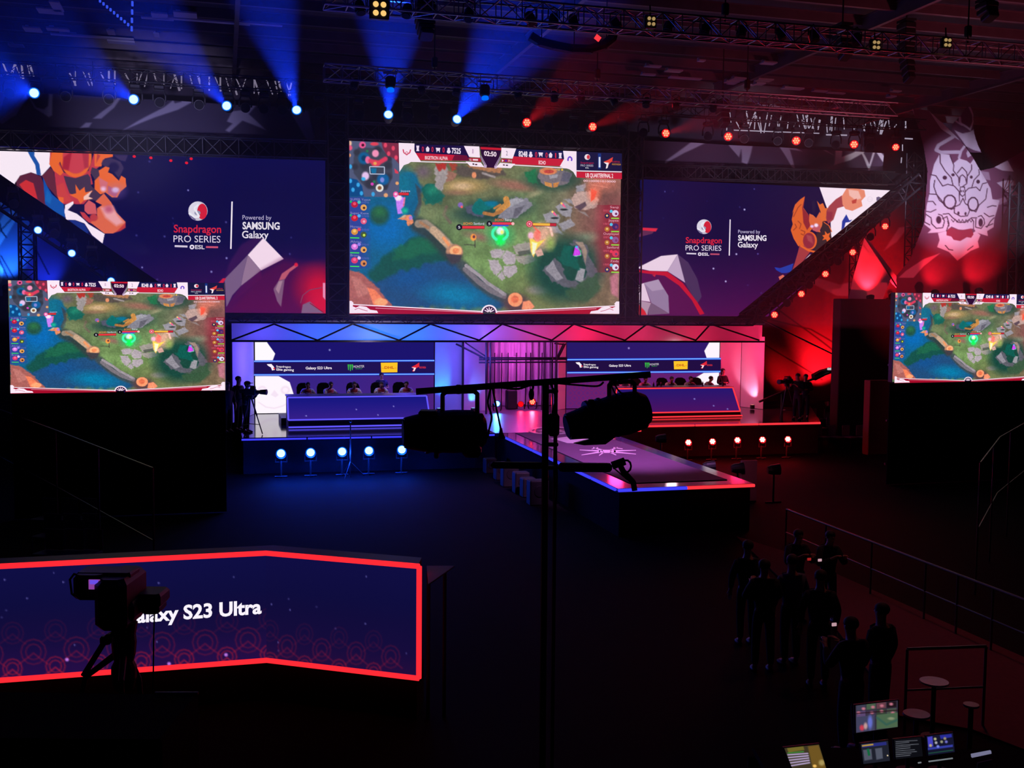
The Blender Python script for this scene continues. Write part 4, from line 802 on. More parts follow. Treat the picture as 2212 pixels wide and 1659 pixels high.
p.poly([(1700, 640), (1832, 775), (1685, 850), (1600, 750)], (250, 222, 240), 4); p.poly([(1600, 750), (1685, 850), (1555, 950), (1570, 870)], (150, 118, 148), 4); p.poly([(1600, 750), (1568, 880), (1555, 950), (1500, 1010), (1462, 1090), (1450, 905)], (120, 92, 130), 4); p.poly([(1556, 950), (1685, 850), (1690, 900), (1500, 1060), (1462, 1130), (1462, 1085)], (74, 16, 80), 4)
p.poly([(1400, 940), (1440, 900), (1460, 900), (1430, 950)], (210, 30, 60), 5); p.poly([(1462, 1120), (1700, 850), (1832, 775), (2100, 830), (2100, 1120)], (92, 12, 70), 60, .7)
p.blob(2060, 960, 130, 130, (196, 14, 50), 1, .9); p.blob(2090, 1060, 110, 90, (214, 20, 56), .9, .9)
p.poly([(1915, 805), (1925, 820), (1870, 860), (1840, 905), (1800, 915), (1820, 870)], (190, 90, 110), 5); p.blob(1912, 812, 12, 12, (220, 30, 60), .6); p.poly([(1800, 915), (1838, 905), (1815, 1085), (1790, 1050), (1765, 970)], (128, 88, 120), 5); p.poly([(1800, 920), (1825, 915), (1800, 1000), (1780, 970)], (170, 130, 150), 5)
p.poly([(1955, 1070), (2000, 1050), (2090, 1125), (1945, 1125)], (130, 96, 128), 5); p.poly([(2085, 930), (2100, 930), (2100, 1040), (2085, 1020)], (240, 150, 190), 5); p.vpath([(1940, 1060), (1955, 1010), (2000, 975), (2080, 960)], 6, (130, 60, 90)); p.vpath([(2000, 1060), (2090, 1122)], 6, (150, 20, 50))
logo_block(p, 1278, 466, 1.53, .95)
p.clip = [(-200, 250), (720, 250), (720, 700), (335, 700), (335, 632), (0, 398), (-200, 250)]
p.clip = [(-300, 180), (720, 180), (720, 700), (445, 700), (-300, 195)]
dl0, dl1 = PY(-40, 350, LY), PY(420, 690, LY)
finish(p, cabinet=[(dl0[0], dl0[2]), (dl1[0], 5.22), (3.66, 5.22), (3.66, 10.79), (dl0[0], 10.79)])
# right wall
p = planar('led_wall', 'wide LED wall on the right with sponsor logos and winged orange artwork', 15.98, 27.6, 5.24, 10.62, LY, 620, 330, (14, 10, 62))
X, Y = p.XY(); p.mixc(np.clip((Y-520)/180, 0, 1)*.8, (100, 14, 84)); p.mixc(np.clip((1500-X)/200, 0, 1)*np.clip((560-Y)/200, 0, 1)*.35, (18, 22, 120)); p.mixc(np.clip((X-1600)/200, 0, 1)*.35, (30, 8, 50))
p.frame(1350, 360, .38969); stars(p, 12, 100, 800, 60, 800, 5, 4)
for x, y in ((662, 238), (617, 485), (490, 565), (558, 636)): p.blob(x, y, 5, 5, (190, 180, 230), .9)
p.poly([(60, 700), (75, 590), (235, 580), (330, 645), (400, 760), (440, 822), (60, 822)], (92, 14, 76), 20, .8)
p.poly([(65, 562), (200, 495), (292, 486), (235, 580), (140, 578)], (240, 214, 234), 3); p.poly([(292, 486), (335, 645), (235, 580)], (196, 168, 200), 3); p.poly([(292, 486), (350, 530), (400, 620), (425, 720), (400, 760), (335, 650)], (72, 48, 90), 4)
p.poly([(60, 570), (140, 578), (235, 582), (320, 645), (400, 750), (440, 815), (415, 822), (370, 740), (300, 660), (220, 605), (60, 585)], (200, 20, 48), 4); p.poly([(150, 600), (172, 596), (165, 612)], (200, 40, 60), 4)
p.poly([(60, 660), (105, 645), (140, 750), (60, 738)], (235, 205, 228), 3); p.poly([(105, 645), (185, 625), (240, 715), (245, 815), (145, 755)], (150, 124, 160), 3); p.poly([(105, 645), (185, 625), (215, 680), (150, 690)], (176, 150, 182), 3); p.poly([(60, 738), (145, 755), (128, 795), (125, 822), (60, 822)], (180, 146, 170), 3); p.poly([(145, 755), (245, 815), (130, 822), (128, 795)], (120, 90, 120), 3); p.poly([(58, 745), (110, 800), (120, 822), (58, 822)], (214, 34, 44), 5)
p.poly([(72, 388), (100, 350), (170, 345), (150, 372), (80, 390)], (96, 44, 80), 4); p.poly([(95, 338), (182, 342), (170, 360), (88, 352)], (224, 40, 66), 4)
logo_block(p, 438, 333, 1)
p.frame(1600, 380, .16275)
p.poly([(1042, 148), (2030, 195), (1340, 740), (1200, 850), (1190, 560)], (255, 236, 250), 5)
p.poly([(940, 340), (980, 320), (1000, 440), (950, 500)], (36, 26, 60), 20, .7)
p.poly([(850, 270), (830, 420), (900, 520), (950, 700), (900, 760), (820, 860), (850, 960), (760, 930), (700, 830), (662, 720), (690, 640), (675, 580), (700, 470), (680, 500), (720, 380), (790, 310)], (228, 100, 44), 5)
p.poly([(850, 275), (830, 430), (900, 520), (930, 650), (880, 720), (830, 620), (815, 420)], (150, 40, 50), 8)
for q in ([(760, 600), (800, 640), (780, 700)], [(720, 640), (740, 680), (700, 720)], [(800, 720), (850, 740), (840, 790), (800, 770)], [(700, 540), (760, 420), (800, 380)]): p.stroke(q, 12, (150, 50, 36), 8, .8)
p.poly([(1010, 330), (1050, 380), (1090, 360), (1120, 430), (1180, 420), (1240, 450), (1230, 560), (1190, 600), (1100, 600), (1050, 640), (1020, 560), (1060, 480), (1030, 400)], (232, 110, 52), 6)
p.poly([(1170, 400), (1260, 310), (1340, 260), (1420, 300), (1380, 400), (1280, 430), (1230, 580), (1160, 640), (1130, 560), (1140, 460)], (168, 66, 74), 8); p.poly([(1140, 470), (1220, 480), (1210, 580), (1140, 600)], (150, 48, 66), 20)
p.poly([(1340, 270), (1400, 170), (1520, 160), (1640, 190), (1655, 270), (1600, 330), (1615, 400), (1480, 465), (1390, 440), (1350, 380)], (238, 140, 112), 6); p.poly([(1430, 180), (1560, 200), (1600, 300), (1520, 320), (1440, 260)], (250, 190, 180), 16); p.poly([(1470, 330), (1540, 300), (1530, 360), (1480, 370)], (196, 70, 60), 8)
p.poly([(910, 500), (960, 520), (1000, 560), (1050, 470), (1060, 560), (1090, 640), (1050, 720), (1060, 750), (1000, 740), (930, 690), (905, 600)], (226, 104, 60), 6); p.poly([(950, 650), (1040, 640), (1060, 700), (1010, 745), (950, 720)], (200, 90, 100), 8); p.blob(1000, 655, 26, 24, (255, 230, 255), .8); p.blob(945, 670, 22, 18, (240, 200, 250), .8)
p.poly([(1090, 600), (1180, 680), (1210, 850), (1000, 1010), (960, 1000), (1010, 900), (1000, 760), (1060, 750)], (56, 38, 44), 5); p.stroke([(1105, 615), (1170, 660), (1205, 740)], 12, ORA, 6)
p.poly([(1080, 790), (1120, 780), (1115, 730), (1150, 770), (1190, 750), (1170, 800), (1195, 850), (1150, 885), (1130, 840), (1080, 855), (1105, 820)], ORA, 4)
p.blob(915, 860, 95, 120, ORA, .08); p.blob(905, 860, 80, 105, (150, 44, 62), .12); p.poly([(870, 780), (940, 800), (960, 900), (890, 860)], (178, 76, 84), 20, .8)
p.poly([(780, 920), (860, 930), (920, 1010), (880, 1060), (820, 1140), (740, 1210), (680, 1260), (720, 1140), (760, 1000)], (168, 60, 66), 8); p.stroke([(800, 930), (900, 990), (990, 1010)], 26, ORA, 6); p.poly([(850, 1110), (930, 1030), (900, 1080)], (255, 230, 240), 4)
p.poly([(445, 1210), (520, 1225), (620, 1190), (700, 1160), (670, 1270), (600, 1290), (540, 1290), (470, 1250)], (20, 60, 170), 5); p.poly([(500, 1340), (560, 1310), (590, 1340), (520, 1390)], (222, 110, 90), 8)
p.poly([(1400, 510), (1440, 590), (1480, 580), (1450, 610), (1390, 620), (1370, 700), (1335, 725), (1345, 600)], (28, 56, 160), 5); p.vring(1710, 310, 32, 4, (225, 205, 225)); p.vline((1680, 310), (1742, 310), 3, (225, 205, 225)); p.vpoly([(1795, 285), (1825, 275), (1855, 290), (1850, 330), (1820, 355), (1795, 325)], (110, 96, 130))
p.clip = [(1380, 380), (1960, 380), (1960, 420), (1652, 690), (1380, 690)]
a1, a2 = PY(1950, 405, LY), PY(1630, 690, LY)
finish(p, cabinet=[(15.98, 5.24), (a2[0], 5.24), (a1[0], a1[2]), (a1[0], 10.62), (15.98, 10.62)])
# ------------------------------------------------------------------ booth LED walls
def booth_wall(lab, X0, X1, mirror, base, fr):
    p = planar('booth_led_wall', lab, X0, X1, STZ+.02, 4.18, LEDY, 420, 170, base, 'LED wall', fr=fr); return p
NVB = (28, 20, 110)
p = booth_wall('LED wall behind the left booth with a sponsor band and white mask outline', xl0, xl1, 0, NVB, (480, 680, .26221))
X, Y = p.XY(); p.mixc(np.clip((Y-560)/200, 0, 1)*.5, (80, 30, 120)); p.mixc(np.where(Y > 500, .75, 0), (66, 40, 140)); p.mixc(np.where(Y > 500, np.clip((X-900)/900, 0, 1)*.5, 0), (90, 30, 120))
p.poly([(260, 225), (368, 225), (385, 250), (436, 320), (415, 378), (260, 378)], (255, 250, 255), 3)
p.poly([(260, 505), (465, 505), (556, 555), (600, 690), (600, 900), (260, 900)], (255, 246, 255), 3)
for cx_ in (330, 520): p.blob(cx_, 620, 38, 34, (246, 226, 244), .4); p.blob(cx_, 620, 22, 20, (255, 240, 255), .4)
p.stroke([(300, 720), (360, 760), (430, 770), (500, 750), (560, 715)], 10, (246, 226, 244), 8); p.poly([(400, 660), (430, 620), (465, 660), (440, 680)], (246, 228, 246), 8)
def band(p, y0, y1, y2, y3, xa, xb, dk=(32, 18, 84)):
    p.vpoly([(xa, y1[0]), (xb, y1[1]), (xb, y2[1]), (xa, y2[0])], dk)
    for (ya, yb) in (y0, y3):
        p.vpoly([(xa, ya-9), (xb, yb-9), (xb, yb+7), (xa, ya+7)], (30, 80, 235)); p.vpoly([(xa, ya-3.5), (xb, yb-3.5), (xb, yb+2), (xa, ya+2)], (150, 205, 255))
band(p, (384, 378), (392, 386), (488, 482), (496, 489), 262, 1747)
def sponsors(p, X, y, k):
    """X: x positions of the five sponsor marks"""
    x = X[0]; p.vpoly([(x-58*k, y-28*k), (x-20*k, y-30*k), (x, y-8*k), (x+10*k, y+18*k), (x-14*k, y+24*k), (x-24*k, y-2*k), (x-46*k, y-14*k)], (250, 240, 250)); p.vcirc(x+4*k, y+8*k, 8*k, (214, 40, 60))
    p.text('Snapdragon', x+20*k, y-2*k, x+140*k, y+2*k, 17*k, (250, 240, 250), .01); p.text('Elite gaming', x+22*k, y+24*k, x+165*k, y+28*k, 20*k, (250, 240, 250), .015)
    x = X[1]; p.text('Galaxy S23 Ultra', x-108*k, y+14*k, x+108*k, y+12*k, 22*k, (250, 240, 250), .02)
    x = X[2]; 
    for d, h in ((-16, 44), (0, 52), (16, 44)): p.vpoly([(x+(d-6)*k, y-26*k), (x+(d+6)*k, y-26*k), (x+(d+3)*k, y+(h-24)*k), (x+(d-2)*k, y+(h-24)*k)], (60, 190, 70))
    p.text('MONSTER', x+26*k, y+2*k, x+115*k, y-2*k, 20*k, (220, 210, 225)); p.text('ENERGY', x+45*k, y+14*k, x+100*k, y+12*k, 9*k, (60, 160, 80))
    x = X[3]; p.vpoly([(x-70*k, y-40*k), (x+68*k, y-42*k), (x+66*k, y+38*k), (x-66*k, y+40*k)], (255, 196, 40)); p.text('DHL', x-40*k, y+10*k, x+40*k, y+9*k, 22*k, (200, 90, 30), .03); p.vline((x-60*k, y+6*k), (x-44*k, y+6*k), 3*k, (200, 90, 30)); p.vline((x+44*k, y+4*k), (x+60*k, y+4*k), 3*k, (200, 90, 30))
    x = X[4]; p.vpoly([(x-60*k, y-5*k), (x-30*k, y-20*k), (x+4*k, y-42*k), (x+6*k, y-8*k), (x-20*k, y+4*k), (x-40*k, y+34*k), (x-54*k, y+28*k), (x-36*k, y+2*k)], (226, 40, 56)); p.vpoly([(x-60*k, y-2*k), (x-22*k, y), (x-34*k, y+28*k), (x-48*k, y+28*k), (x-38*k, y+8*k)], (255, 230, 240)); p.text('INDONESIA', x+4*k, y+6*k, x+60*k, y+6*k, 16*k, (220, 50, 60), .02)
sponsors(p, [425, 795, 1055, 1376, 1618], 435, 1)
p.blob(885, 290, 8, 8, (130, 130, 200), .8)
finish(p)
p = booth_wall('LED wall behind the right booth with a sponsor band and white shapes', xr0, xr1, 1, (40, 24, 104), (980, 680, .26221))
X, Y = p.XY(); p.mixc(np.clip((X-930)/900, 0, 1)*.4, (64, 24, 110)); p.mixc(np.where(Y > 480, .8, 0), (112, 34, 112))
for i in range(14):
    for j in range(5):
        x, y = 960+i*70+(j % 2)*35, 560+j*42
        if x < 1300: p.vpath([(x-26, y), (x, y-24), (x+26, y), (x, y+24), (x-26, y)], 3, (130, 26, 84)); p.vcirc(x, y, 5, (90, 30, 110), 8)
p.poly([(2112, 215), (2195, 215), (2195, 360), (2085, 360), (2064, 298)], (255, 244, 255), 3); p.poly([(2060, 478), (2195, 475), (2195, 900), (1960, 900), (1948, 600), (1955, 540)], (255, 244, 255), 3)
band(p, (370, 362), (378, 370), (464, 456), (477, 468), 930, 2195, (34, 14, 66))
sponsors(p, [1048, 1365, 1588, 1865, 2075], 415, .84)
p.blob(1442, 275, 8, 8, (150, 130, 200), .8)
finish(p)
# ------------------------------------------------------------------ printed fabric sails and banners
def cloth(p, bulge=.3, name=None):
    X0, X1, Z0, Z1, Y = p.rect; nm, label, cat = p.nm
    me = p.mesh('fabric', lambda u, v, h: (X0+u*(X1-X0), Y-bulge*np.sin(np.pi*np.clip(u, 0, 1))*np.sin(np.pi*np.clip(v, 0, 1))-h+.06*np.sin(u*19+v*5), Z1-v*(Z1-Z0)), CLOTHM, .004)
    me.polygons.foreach_set('use_smooth', [True]*len(me.polygons))
    o = put_mesh(me, nm); return tag(o, label, cat)
def rect_px(x0, y0, x1, y1, Y):
    a, c = PY(x0, y0, Y), PY(x1, y1, Y); return a[0], c[0], c[2], a[2]
PLUM, PALEC = (84, 76, 100), (196, 190, 208)
X0, X1, Z0, Z1 = -9, 3.7, 11.0, 13.05
p = planar('printed_banner', 'dark printed fabric with pale blades above the left LED wall', X0, X1, Z0, Z1, 42.2, 360, 90, PLUM, 'banner', fr=(0, 0, .33454))
for q in ([(40, 530), (60, 540), (20, 650), (8, 715), (-10, 640), (0, 560)], [(170, 610), (180, 640), (110, 750), (20, 805), (-5, 790), (100, 700)], [(185, 620), (240, 700), (290, 712), (315, 690), (318, 610), (342, 610), (342, 750), (320, 762), (230, 705)], [(350, 550), (390, 548), (400, 580), (360, 580)], [(440, 560), (480, 560), (485, 595), (445, 595)], [(550, 560), (680, 560), (690, 585), (560, 600)],
    [(780, 585), (785, 620), (740, 700), (660, 775), (606, 774), (720, 680)], [(560, 800), (600, 800), (580, 830), (520, 835)], [(1100, 610), (1130, 670), (1170, 660), (1190, 600), (1255, 600), (1260, 650), (1150, 715), (1000, 770), (795, 855), (900, 790), (1060, 700), (1112, 655)],
    [(1600, 640), (1650, 640), (1655, 680), (1606, 740), (1715, 845), (1565, 785), (1480, 862), (1455, 850), (1500, 805), (1465, 790), (1500, 720), (1580, 710)], [(1840, 670), (1870, 650), (1920, 700), (1990, 720), (2030, 880), (2015, 932), (1980, 900)]):
    p.poly(q, PALEC, 10)
bn = cloth(p, .35)
for x in (-8, -4.5, -1, 3): w_ = MB(); w_.tube((x, 42.2, 13.04), (x, 42.2, 14.3), .012, 5); w_.build('hanging_wire', BLK, bn)
p = planar('printed_banner', 'dark printed fabric with a pale lotus above the right LED wall', 15.9, 28.6, 10.6, 12.55, 42.2, 400, 90, (92, 70, 92), 'banner', fr=(1400, 0, .3671))
BR = 1
for q in ([(90, 950), (330, 780), (385, 820), (200, 905), (90, 965)], [(480, 775), (630, 768), (620, 850), (560, 975), (530, 960), (545, 880), (520, 930), (470, 840)], [(690, 800), (750, 780), (830, 850), (905, 890), (830, 880), (850, 1000), (830, 985), (760, 850), (700, 830)], [(890, 790), (950, 800), (1090, 915), (960, 840)]):
    p.poly(q, PALEC, 8)
for q in ([(1080, 975), (1110, 865), (1150, 860), (1132, 925), (1200, 900), (1290, 850), (1265, 900), (1180, 945)], [(1245, 895), (1262, 900), (1300, 965), (1318, 900), (1335, 890), (1300, 1008)], [(1318, 870), (1340, 870), (1405, 930), (1400, 880), (1425, 880), (1472, 988), (1385, 952)], [(1270, 812), (1300, 805), (1380, 812), (1330, 830), (1350, 860), (1300, 840), (1265, 835)]):
    p.poly(q, (250, 246, 250), 7)
cloth(p, .3)
lamp('SPOT', 'banner_fill_spot', (22, 20, 8), 9000, (.9, .85, 1), PY(1875, 335, 42), 6, .8, .1)  # unseen narrow spot added to brighten the lotus
# red lit backdrop right of the diagonal truss
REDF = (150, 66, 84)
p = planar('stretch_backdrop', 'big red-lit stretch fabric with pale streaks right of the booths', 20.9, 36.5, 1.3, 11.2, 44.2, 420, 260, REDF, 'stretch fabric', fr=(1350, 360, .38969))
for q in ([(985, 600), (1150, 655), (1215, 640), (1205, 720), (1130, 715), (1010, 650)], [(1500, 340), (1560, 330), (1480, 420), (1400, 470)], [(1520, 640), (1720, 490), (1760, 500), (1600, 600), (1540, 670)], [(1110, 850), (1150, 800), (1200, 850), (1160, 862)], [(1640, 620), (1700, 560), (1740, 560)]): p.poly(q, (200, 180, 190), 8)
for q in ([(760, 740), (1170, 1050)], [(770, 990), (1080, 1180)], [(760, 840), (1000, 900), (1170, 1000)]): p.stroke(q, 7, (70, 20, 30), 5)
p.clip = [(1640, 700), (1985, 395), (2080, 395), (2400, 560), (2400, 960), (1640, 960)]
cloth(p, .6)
# blue lit backdrop at far left
p = planar('stretch_backdrop', 'blue-lit stretch fabric below the left diagonal truss', -9.5, 1.5, 3.2, 10, 43.6, 260, 180, (120, 120, 170), 'stretch fabric', fr=(0, 300, .18084))
for q in ([(0, 640), (80, 620), (120, 680), (60, 780), (0, 800)], [(60, 900), (200, 850), (190, 1000), (100, 1150), (0, 1300), (0, 1000)], [(0, 1480), (60, 1560), (40, 1700), (0, 1750)]): p.poly(q, (215, 210, 235), 12)
for q in ([(0, 1120), (210, 900)], [(0, 1420), (110, 1659)], [(30, 1400), (180, 1659)], [(380, 1200), (600, 1620)], [(0, 980), (30, 1100), (90, 1180)]): p.stroke(q, 16, (20, 20, 60), 8)
p.clip = [(-100, 330), (-100, 640), (480, 640), (420, 640), (0, 350)]
cloth(p, .5)
# big mask sail
p = planar('mask_sail', 'tall fabric sail printed with a pale traditional mask face', 24.6, 34.6, 4.4, 13.7, 38.2, 330, 420, (118, 70, 96), 'fabric sail', fr=(1940, 180, .2532))
W1, W2, DL = (222, 214, 224), (200, 190, 204), (74, 36, 58)
p.poly([(265, 235), (320, 255), (440, 400), (530, 500), (460, 455), (370, 390), (310, 300)], W2, 5)
p.stroke([(460, 460), (340, 530), (320, 570), (360, 590), (500, 590)], 30, W2, 6); p.stroke([(500, 640), (520, 580), (550, 540)], 20, W2, 6); p.poly([(560, 600), (575, 570), (600, 620), (570, 640)], W2, 5); p.poly([(105, 210), (120, 215), (130, 275), (118, 250)], W1, 4)
face = [(350, 600), (425, 612), (450, 690), (500, 645), (560, 665), (590, 690), (620, 650), (680, 750), (740, 840), (775, 900), (790, 990), (850, 1000), (825, 1090), (805, 1150), (795, 1230), (742, 1262), (748, 1305), (650, 1275), (620, 1240), (560, 1255), (480, 1250), (420, 1225), (380, 1262), (320, 1275), (232, 1280), (260, 1250), (208, 1205), (222, 1130), (228, 1050), (255, 940), (262, 830), (300, 690)]
p.poly(face, W1, 5); p.poly([(312, 1280), (380, 1262), (420, 1290), (600, 1290), (640, 1262), (684, 1296), (662, 1350), (674, 1402), (600, 1430), (480, 1515), (400, 1440), (304, 1400), (324, 1340)], W1, 5)
p.poly([(380, 1262), (410, 1235), (500, 1258), (600, 1240), (622, 1290), (600, 1320), (560, 1315), (500, 1348), (440, 1338), (420, 1310), (380, 1300)], (150, 50, 70), 5)
for q in ([(350, 605), (350, 680), (385, 750), (430, 810), (440, 870)], [(430, 620), (455, 700), (450, 750), (490, 810), (490, 880)], [(480, 770), (520, 720), (555, 760), (560, 790)], [(520, 885), (555, 860), (560, 800), (600, 740), (600, 700)], [(495, 850), (500, 800), (520, 785), (545, 810), (552, 850)], [(600, 890), (620, 830), (670, 780), (665, 740)], [(265, 780), (310, 790), (360, 880), (400, 865), (450, 880), (490, 930), (490, 1010)],
    [(300, 830), (290, 880), (310, 950), (345, 1000), (370, 1050), (420, 1080), (450, 1070)], [(540, 1000), (540, 930), (570, 900), (640, 890), (675, 920), (700, 860), (740, 850)], [(590, 1080), (640, 1100), (670, 1040), (730, 990), (745, 900)], [(520, 985), (490, 1040), (445, 1060), (445, 1110), (500, 1140), (560, 1135), (580, 1090), (570, 1050), (540, 1030), (520, 985)], [(500, 890), (495, 950), (515, 970), (540, 950), (535, 890), (500, 890)],
    [(250, 945), (310, 950), (330, 1000), (360, 1030)], [(240, 1010), (280, 1010), (300, 1040)], [(228, 1095), (260, 1100), (300, 1080)], [(222, 1120), (262, 1150), (265, 1200), (300, 1240), (350, 1235), (365, 1180), (345, 1130), (320, 1120)], [(355, 1120), (400, 1115), (430, 1150), (480, 1190), (540, 1190), (600, 1150), (650, 1150)], [(350, 1160), (385, 1140), (400, 1200), (380, 1262)], [(210, 1185), (250, 1210)], [(400, 1220), (390, 1180)], [(620, 1240), (620, 1180), (600, 1160)],
    [(640, 1160), (640, 1230), (690, 1240), (720, 1200), (715, 1160), (690, 1130), (660, 1140)], [(715, 1110), (760, 1140), (800, 1130)], [(740, 1230), (770, 1180), (800, 1150)], [(730, 1225), (790, 1200)], [(745, 1060), (790, 1045), (820, 1050)], [(370, 1385), (400, 1420), (435, 1425)], [(570, 1425), (620, 1390)]):
    p.stroke(q, 8, DL, 4)
for x in range(420, 600, 32): p.stroke([(x, 1165), (x+16, 1195-abs(x-500)*.1), (x+32, 1165)], 6, DL, 4)
for x, y in ((412, 1015), (612, 1035)): p.stroke([(x+48*math.cos(a/10*2*math.pi), y+58*math.sin(a/10*2*math.pi)) for a in range(11)], 12, DL, 4)
p.blob(320, 1168, 20, 32, DL, .3); p.blob(685, 1190, 20, 34, DL, .3); p.blob(480, 1112, 10, 14, DL, .4); p.blob(543, 1116, 10, 14, DL, .4); p.blob(380, 808, 17, 17, DL, .3); p.blob(445, 785, 13, 13, DL, .3); p.blob(596, 805, 13, 13, DL, .3); p.blob(658, 843, 17, 17, DL, .3); p.blob(508, 925, 5, 10, DL, .4); p.blob(524, 925, 5, 10, DL, .4)
p.poly([(0, 1659), (60, 1600), (200, 1500), (330, 1450), (200, 1560), (120, 1659)], W2, 6); p.poly([(810, 715), (930, 660), (975, 755), (880, 745)], W1, 5); p.poly([(830, 850), (900, 830), (980, 830), (985, 870), (930, 880), (990, 930), (1030, 1000), (940, 950)], W2, 6); p.poly([(670, 750), (760, 760), (775, 830), (700, 820)], W2, 8, .6); p.poly([(800, 1000), (940, 960), (930, 1000), (850, 1040)], W2, 8, .5)
p.clip = [p.P(*q) for q in ((75, 125), (170, 170), (265, 230), (440, 385), (550, 530), (620, 640), (680, 745), (800, 720), (930, 650), (1090, 560), (1180, 1000), (1120, 1400), (1000, 1800), (-20, 1800), (-20, 1640), (90, 1500), (200, 1200), (240, 750), (210, 560), (180, 440))]
cloth(p, .2)
p = planar('pennant_sail', 'small pointed fabric pennant behind the top of the mask sail', 29.6, 33, 9.6, 14.1, 38.9, 120, 140, (96, 60, 86), 'fabric sail', fr=(1940, 180, .2532))
p.poly([(485, 395), (540, 430), (590, 420), (640, 395), (690, 590), (560, 540)], W2, 5); p.stroke([(530, 290), (530, 340), (600, 400), (630, 330), (630, 280), (595, 185)], 16, W2, 5); p.stroke([(500, 320), (540, 355)], 14, W2, 5)
p.clip = [p.P(*q) for q in ((600, 170), (635, 240), (640, 400), (695, 600), (600, 590), (430, 400), (430, 380), (520, 290))]
cloth(p, .15)
# tent sail in front of the red backdrop
def sail_poly(name, label, pts, m, off=(0, .03, 0)):
    b = MB(); b.prism(pts, off); return tag(b.build(name, m), label, 'fabric sail')
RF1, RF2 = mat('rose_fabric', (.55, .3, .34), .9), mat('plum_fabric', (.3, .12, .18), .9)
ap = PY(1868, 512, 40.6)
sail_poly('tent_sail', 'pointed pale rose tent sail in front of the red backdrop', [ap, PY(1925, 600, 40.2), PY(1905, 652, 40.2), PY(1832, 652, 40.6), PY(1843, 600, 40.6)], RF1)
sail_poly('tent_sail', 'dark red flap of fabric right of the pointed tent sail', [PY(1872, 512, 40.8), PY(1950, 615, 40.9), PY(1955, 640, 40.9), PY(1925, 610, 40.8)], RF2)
G = 'sail support lattice masts'
truss('lattice_mast', 'thin dark lattice mast holding the pointed tent sail', (*PY(1853, 690, 41.2)[:2], 0), PY(1853, 470, 41.2), .45, .45, r=.03, step=.4, up=(0, 1, 0), cat='truss tower')
truss('lattice_mast', 'dark lattice mast left of the mask sail', (*PY(1978, 545, 39.9)[:2], 0), PY(1978, 330, 39.9), .5, .5, r=.03, step=.4, up=(0, 1, 0), cat='truss tower')
truss('lattice_mast', 'dark lattice mast beside the blue-lit fabric at far left', (*PY(58, 640, 41.6)[:2], 0), PY(58, 420, 41.6), .5, .5, r=.035, step=.45, up=(0, 1, 0), cat='truss tower')
truss('lattice_mast', 'dark upright truss right of the mask sail near the frame edge', (*PY(2203, 560, 36.7)[:2], 0), PY(2203, 395, 36.7), .5, .5, r=.03, step=.5, up=(0, 1, 0), cat='truss tower')
for (a, c, lb) in (((1868, 512), (1990, 700), 'taut cable running down right from the pointed tent sail'), ((1645, 690), (1830, 780), 'taut cable crossing the red backdrop beside the booth wing'), ((2200, 520), (1960, 620), 'thin cable crossing below the mask sail')):
    b = MB(); b.tube(PY(*a, 39.9), PY(*c, 39.9), .03, 6); tag(b.build('rigging_cable', BLK), lb, 'cable')
# lamps washing the fabrics: fixtures standing at their feet, then unseen lamps in front
def flood(px, py, Y, col, e, tgt, label, size=70, core=None):
    p_ = PY(px, py, Y); t = thing('flood_light', label, 'stage light', p_)
    d = (V(tgt)-V(p_)).normalized(); b = MB(); b.lathe(V(p_)-d*.25, V(p_)+d, [(0, .08), (.05, .14), (.22, .17), (.25, .17)], 14); b.build('housing', BLK, t)
    b = MB(); b.box(V(p_)+Vector((0, .02, -.3)), (.3, .06, .25)); zf = STZ if p_[2] < 2.6 else 0; b.tube(V(p_)+Vector((0, .02, -.35)), (p_[0], p_[1]+.02, zf), .03, 6); b.tube((p_[0]-.3, p_[1], zf+.02), (p_[0]+.3, p_[1], zf+.02), .025, 6); b.build('bracket', BLK, t)
    b = MB(); b.lathe(V(p_)+d*.005, V(p_)+d, [(0, .14), (.01, .13)], 14); b.build('lens', core or ER, t)
    child_lamp(lamp('SPOT', 'flood_lamp', V(p_)+d*.05, e, col, tgt, size, .9, .1), t); return t
RD_ = (1, .015, .03)
flood(1700, 880, 43.0, RD_, 3000, PY(1700, 770, 44.2), 'red floor flood washing the backdrop right of the booth wing', 75)
flood(1790, 870, 42.6, RD_, 2600, PY(1780, 720, 44.2), 'red floor flood left of the black speaker wall', 80)
flood(2020, 632, 37.0, RD_, 500, PY(2030, 560, 38.2), 'red flood under the left half of the mask sail', 70)
flood(2115, 628, 37.0, RD_, 500, PY(2115, 560, 38.2), 'red flood under the right half of the mask sail', 70)
flood(1880, 640, 39.95, RD_, 900, PY(1875, 590, 40.4), 'red flood at the foot of the pointed tent sail', 80)
flood(1928, 640, 40.3, RD_, 1500, PY(1940, 540, 44.0), 'red flood just left of the right side LED screen', 80)
flood(15, 620, 42.4, (.02, .22, 1), 700, PY(12, 530, 43.5), 'blue flood at the foot of the far left fabric', 75, EB)
flood(95, 632, 42.3, (.02, .06, 1), 160, PY(100, 560, 43.5), 'blue flood right of the far left lattice mast', 75, EB)
lamp('SPOT', 'unseen_sail_lamp', (24, 24, 7), 17000, (.78, .68, 1), PY(2064, 425, 38), 20, .8, .1)  # unseen lamps without fixtures, added to brighten the sails from the front
lamp('SPOT', 'unseen_sail_lamp', (27, 27, 3.5), 4200, (1, .03, .06), PY(1960, 600, 40), 36, .8, .1)
lamp('SPOT', 'unseen_sail_lamp', (-2, 33, 7), 300, (.5, .5, 1), PY(10, 440, 43), 30, .8, .1)
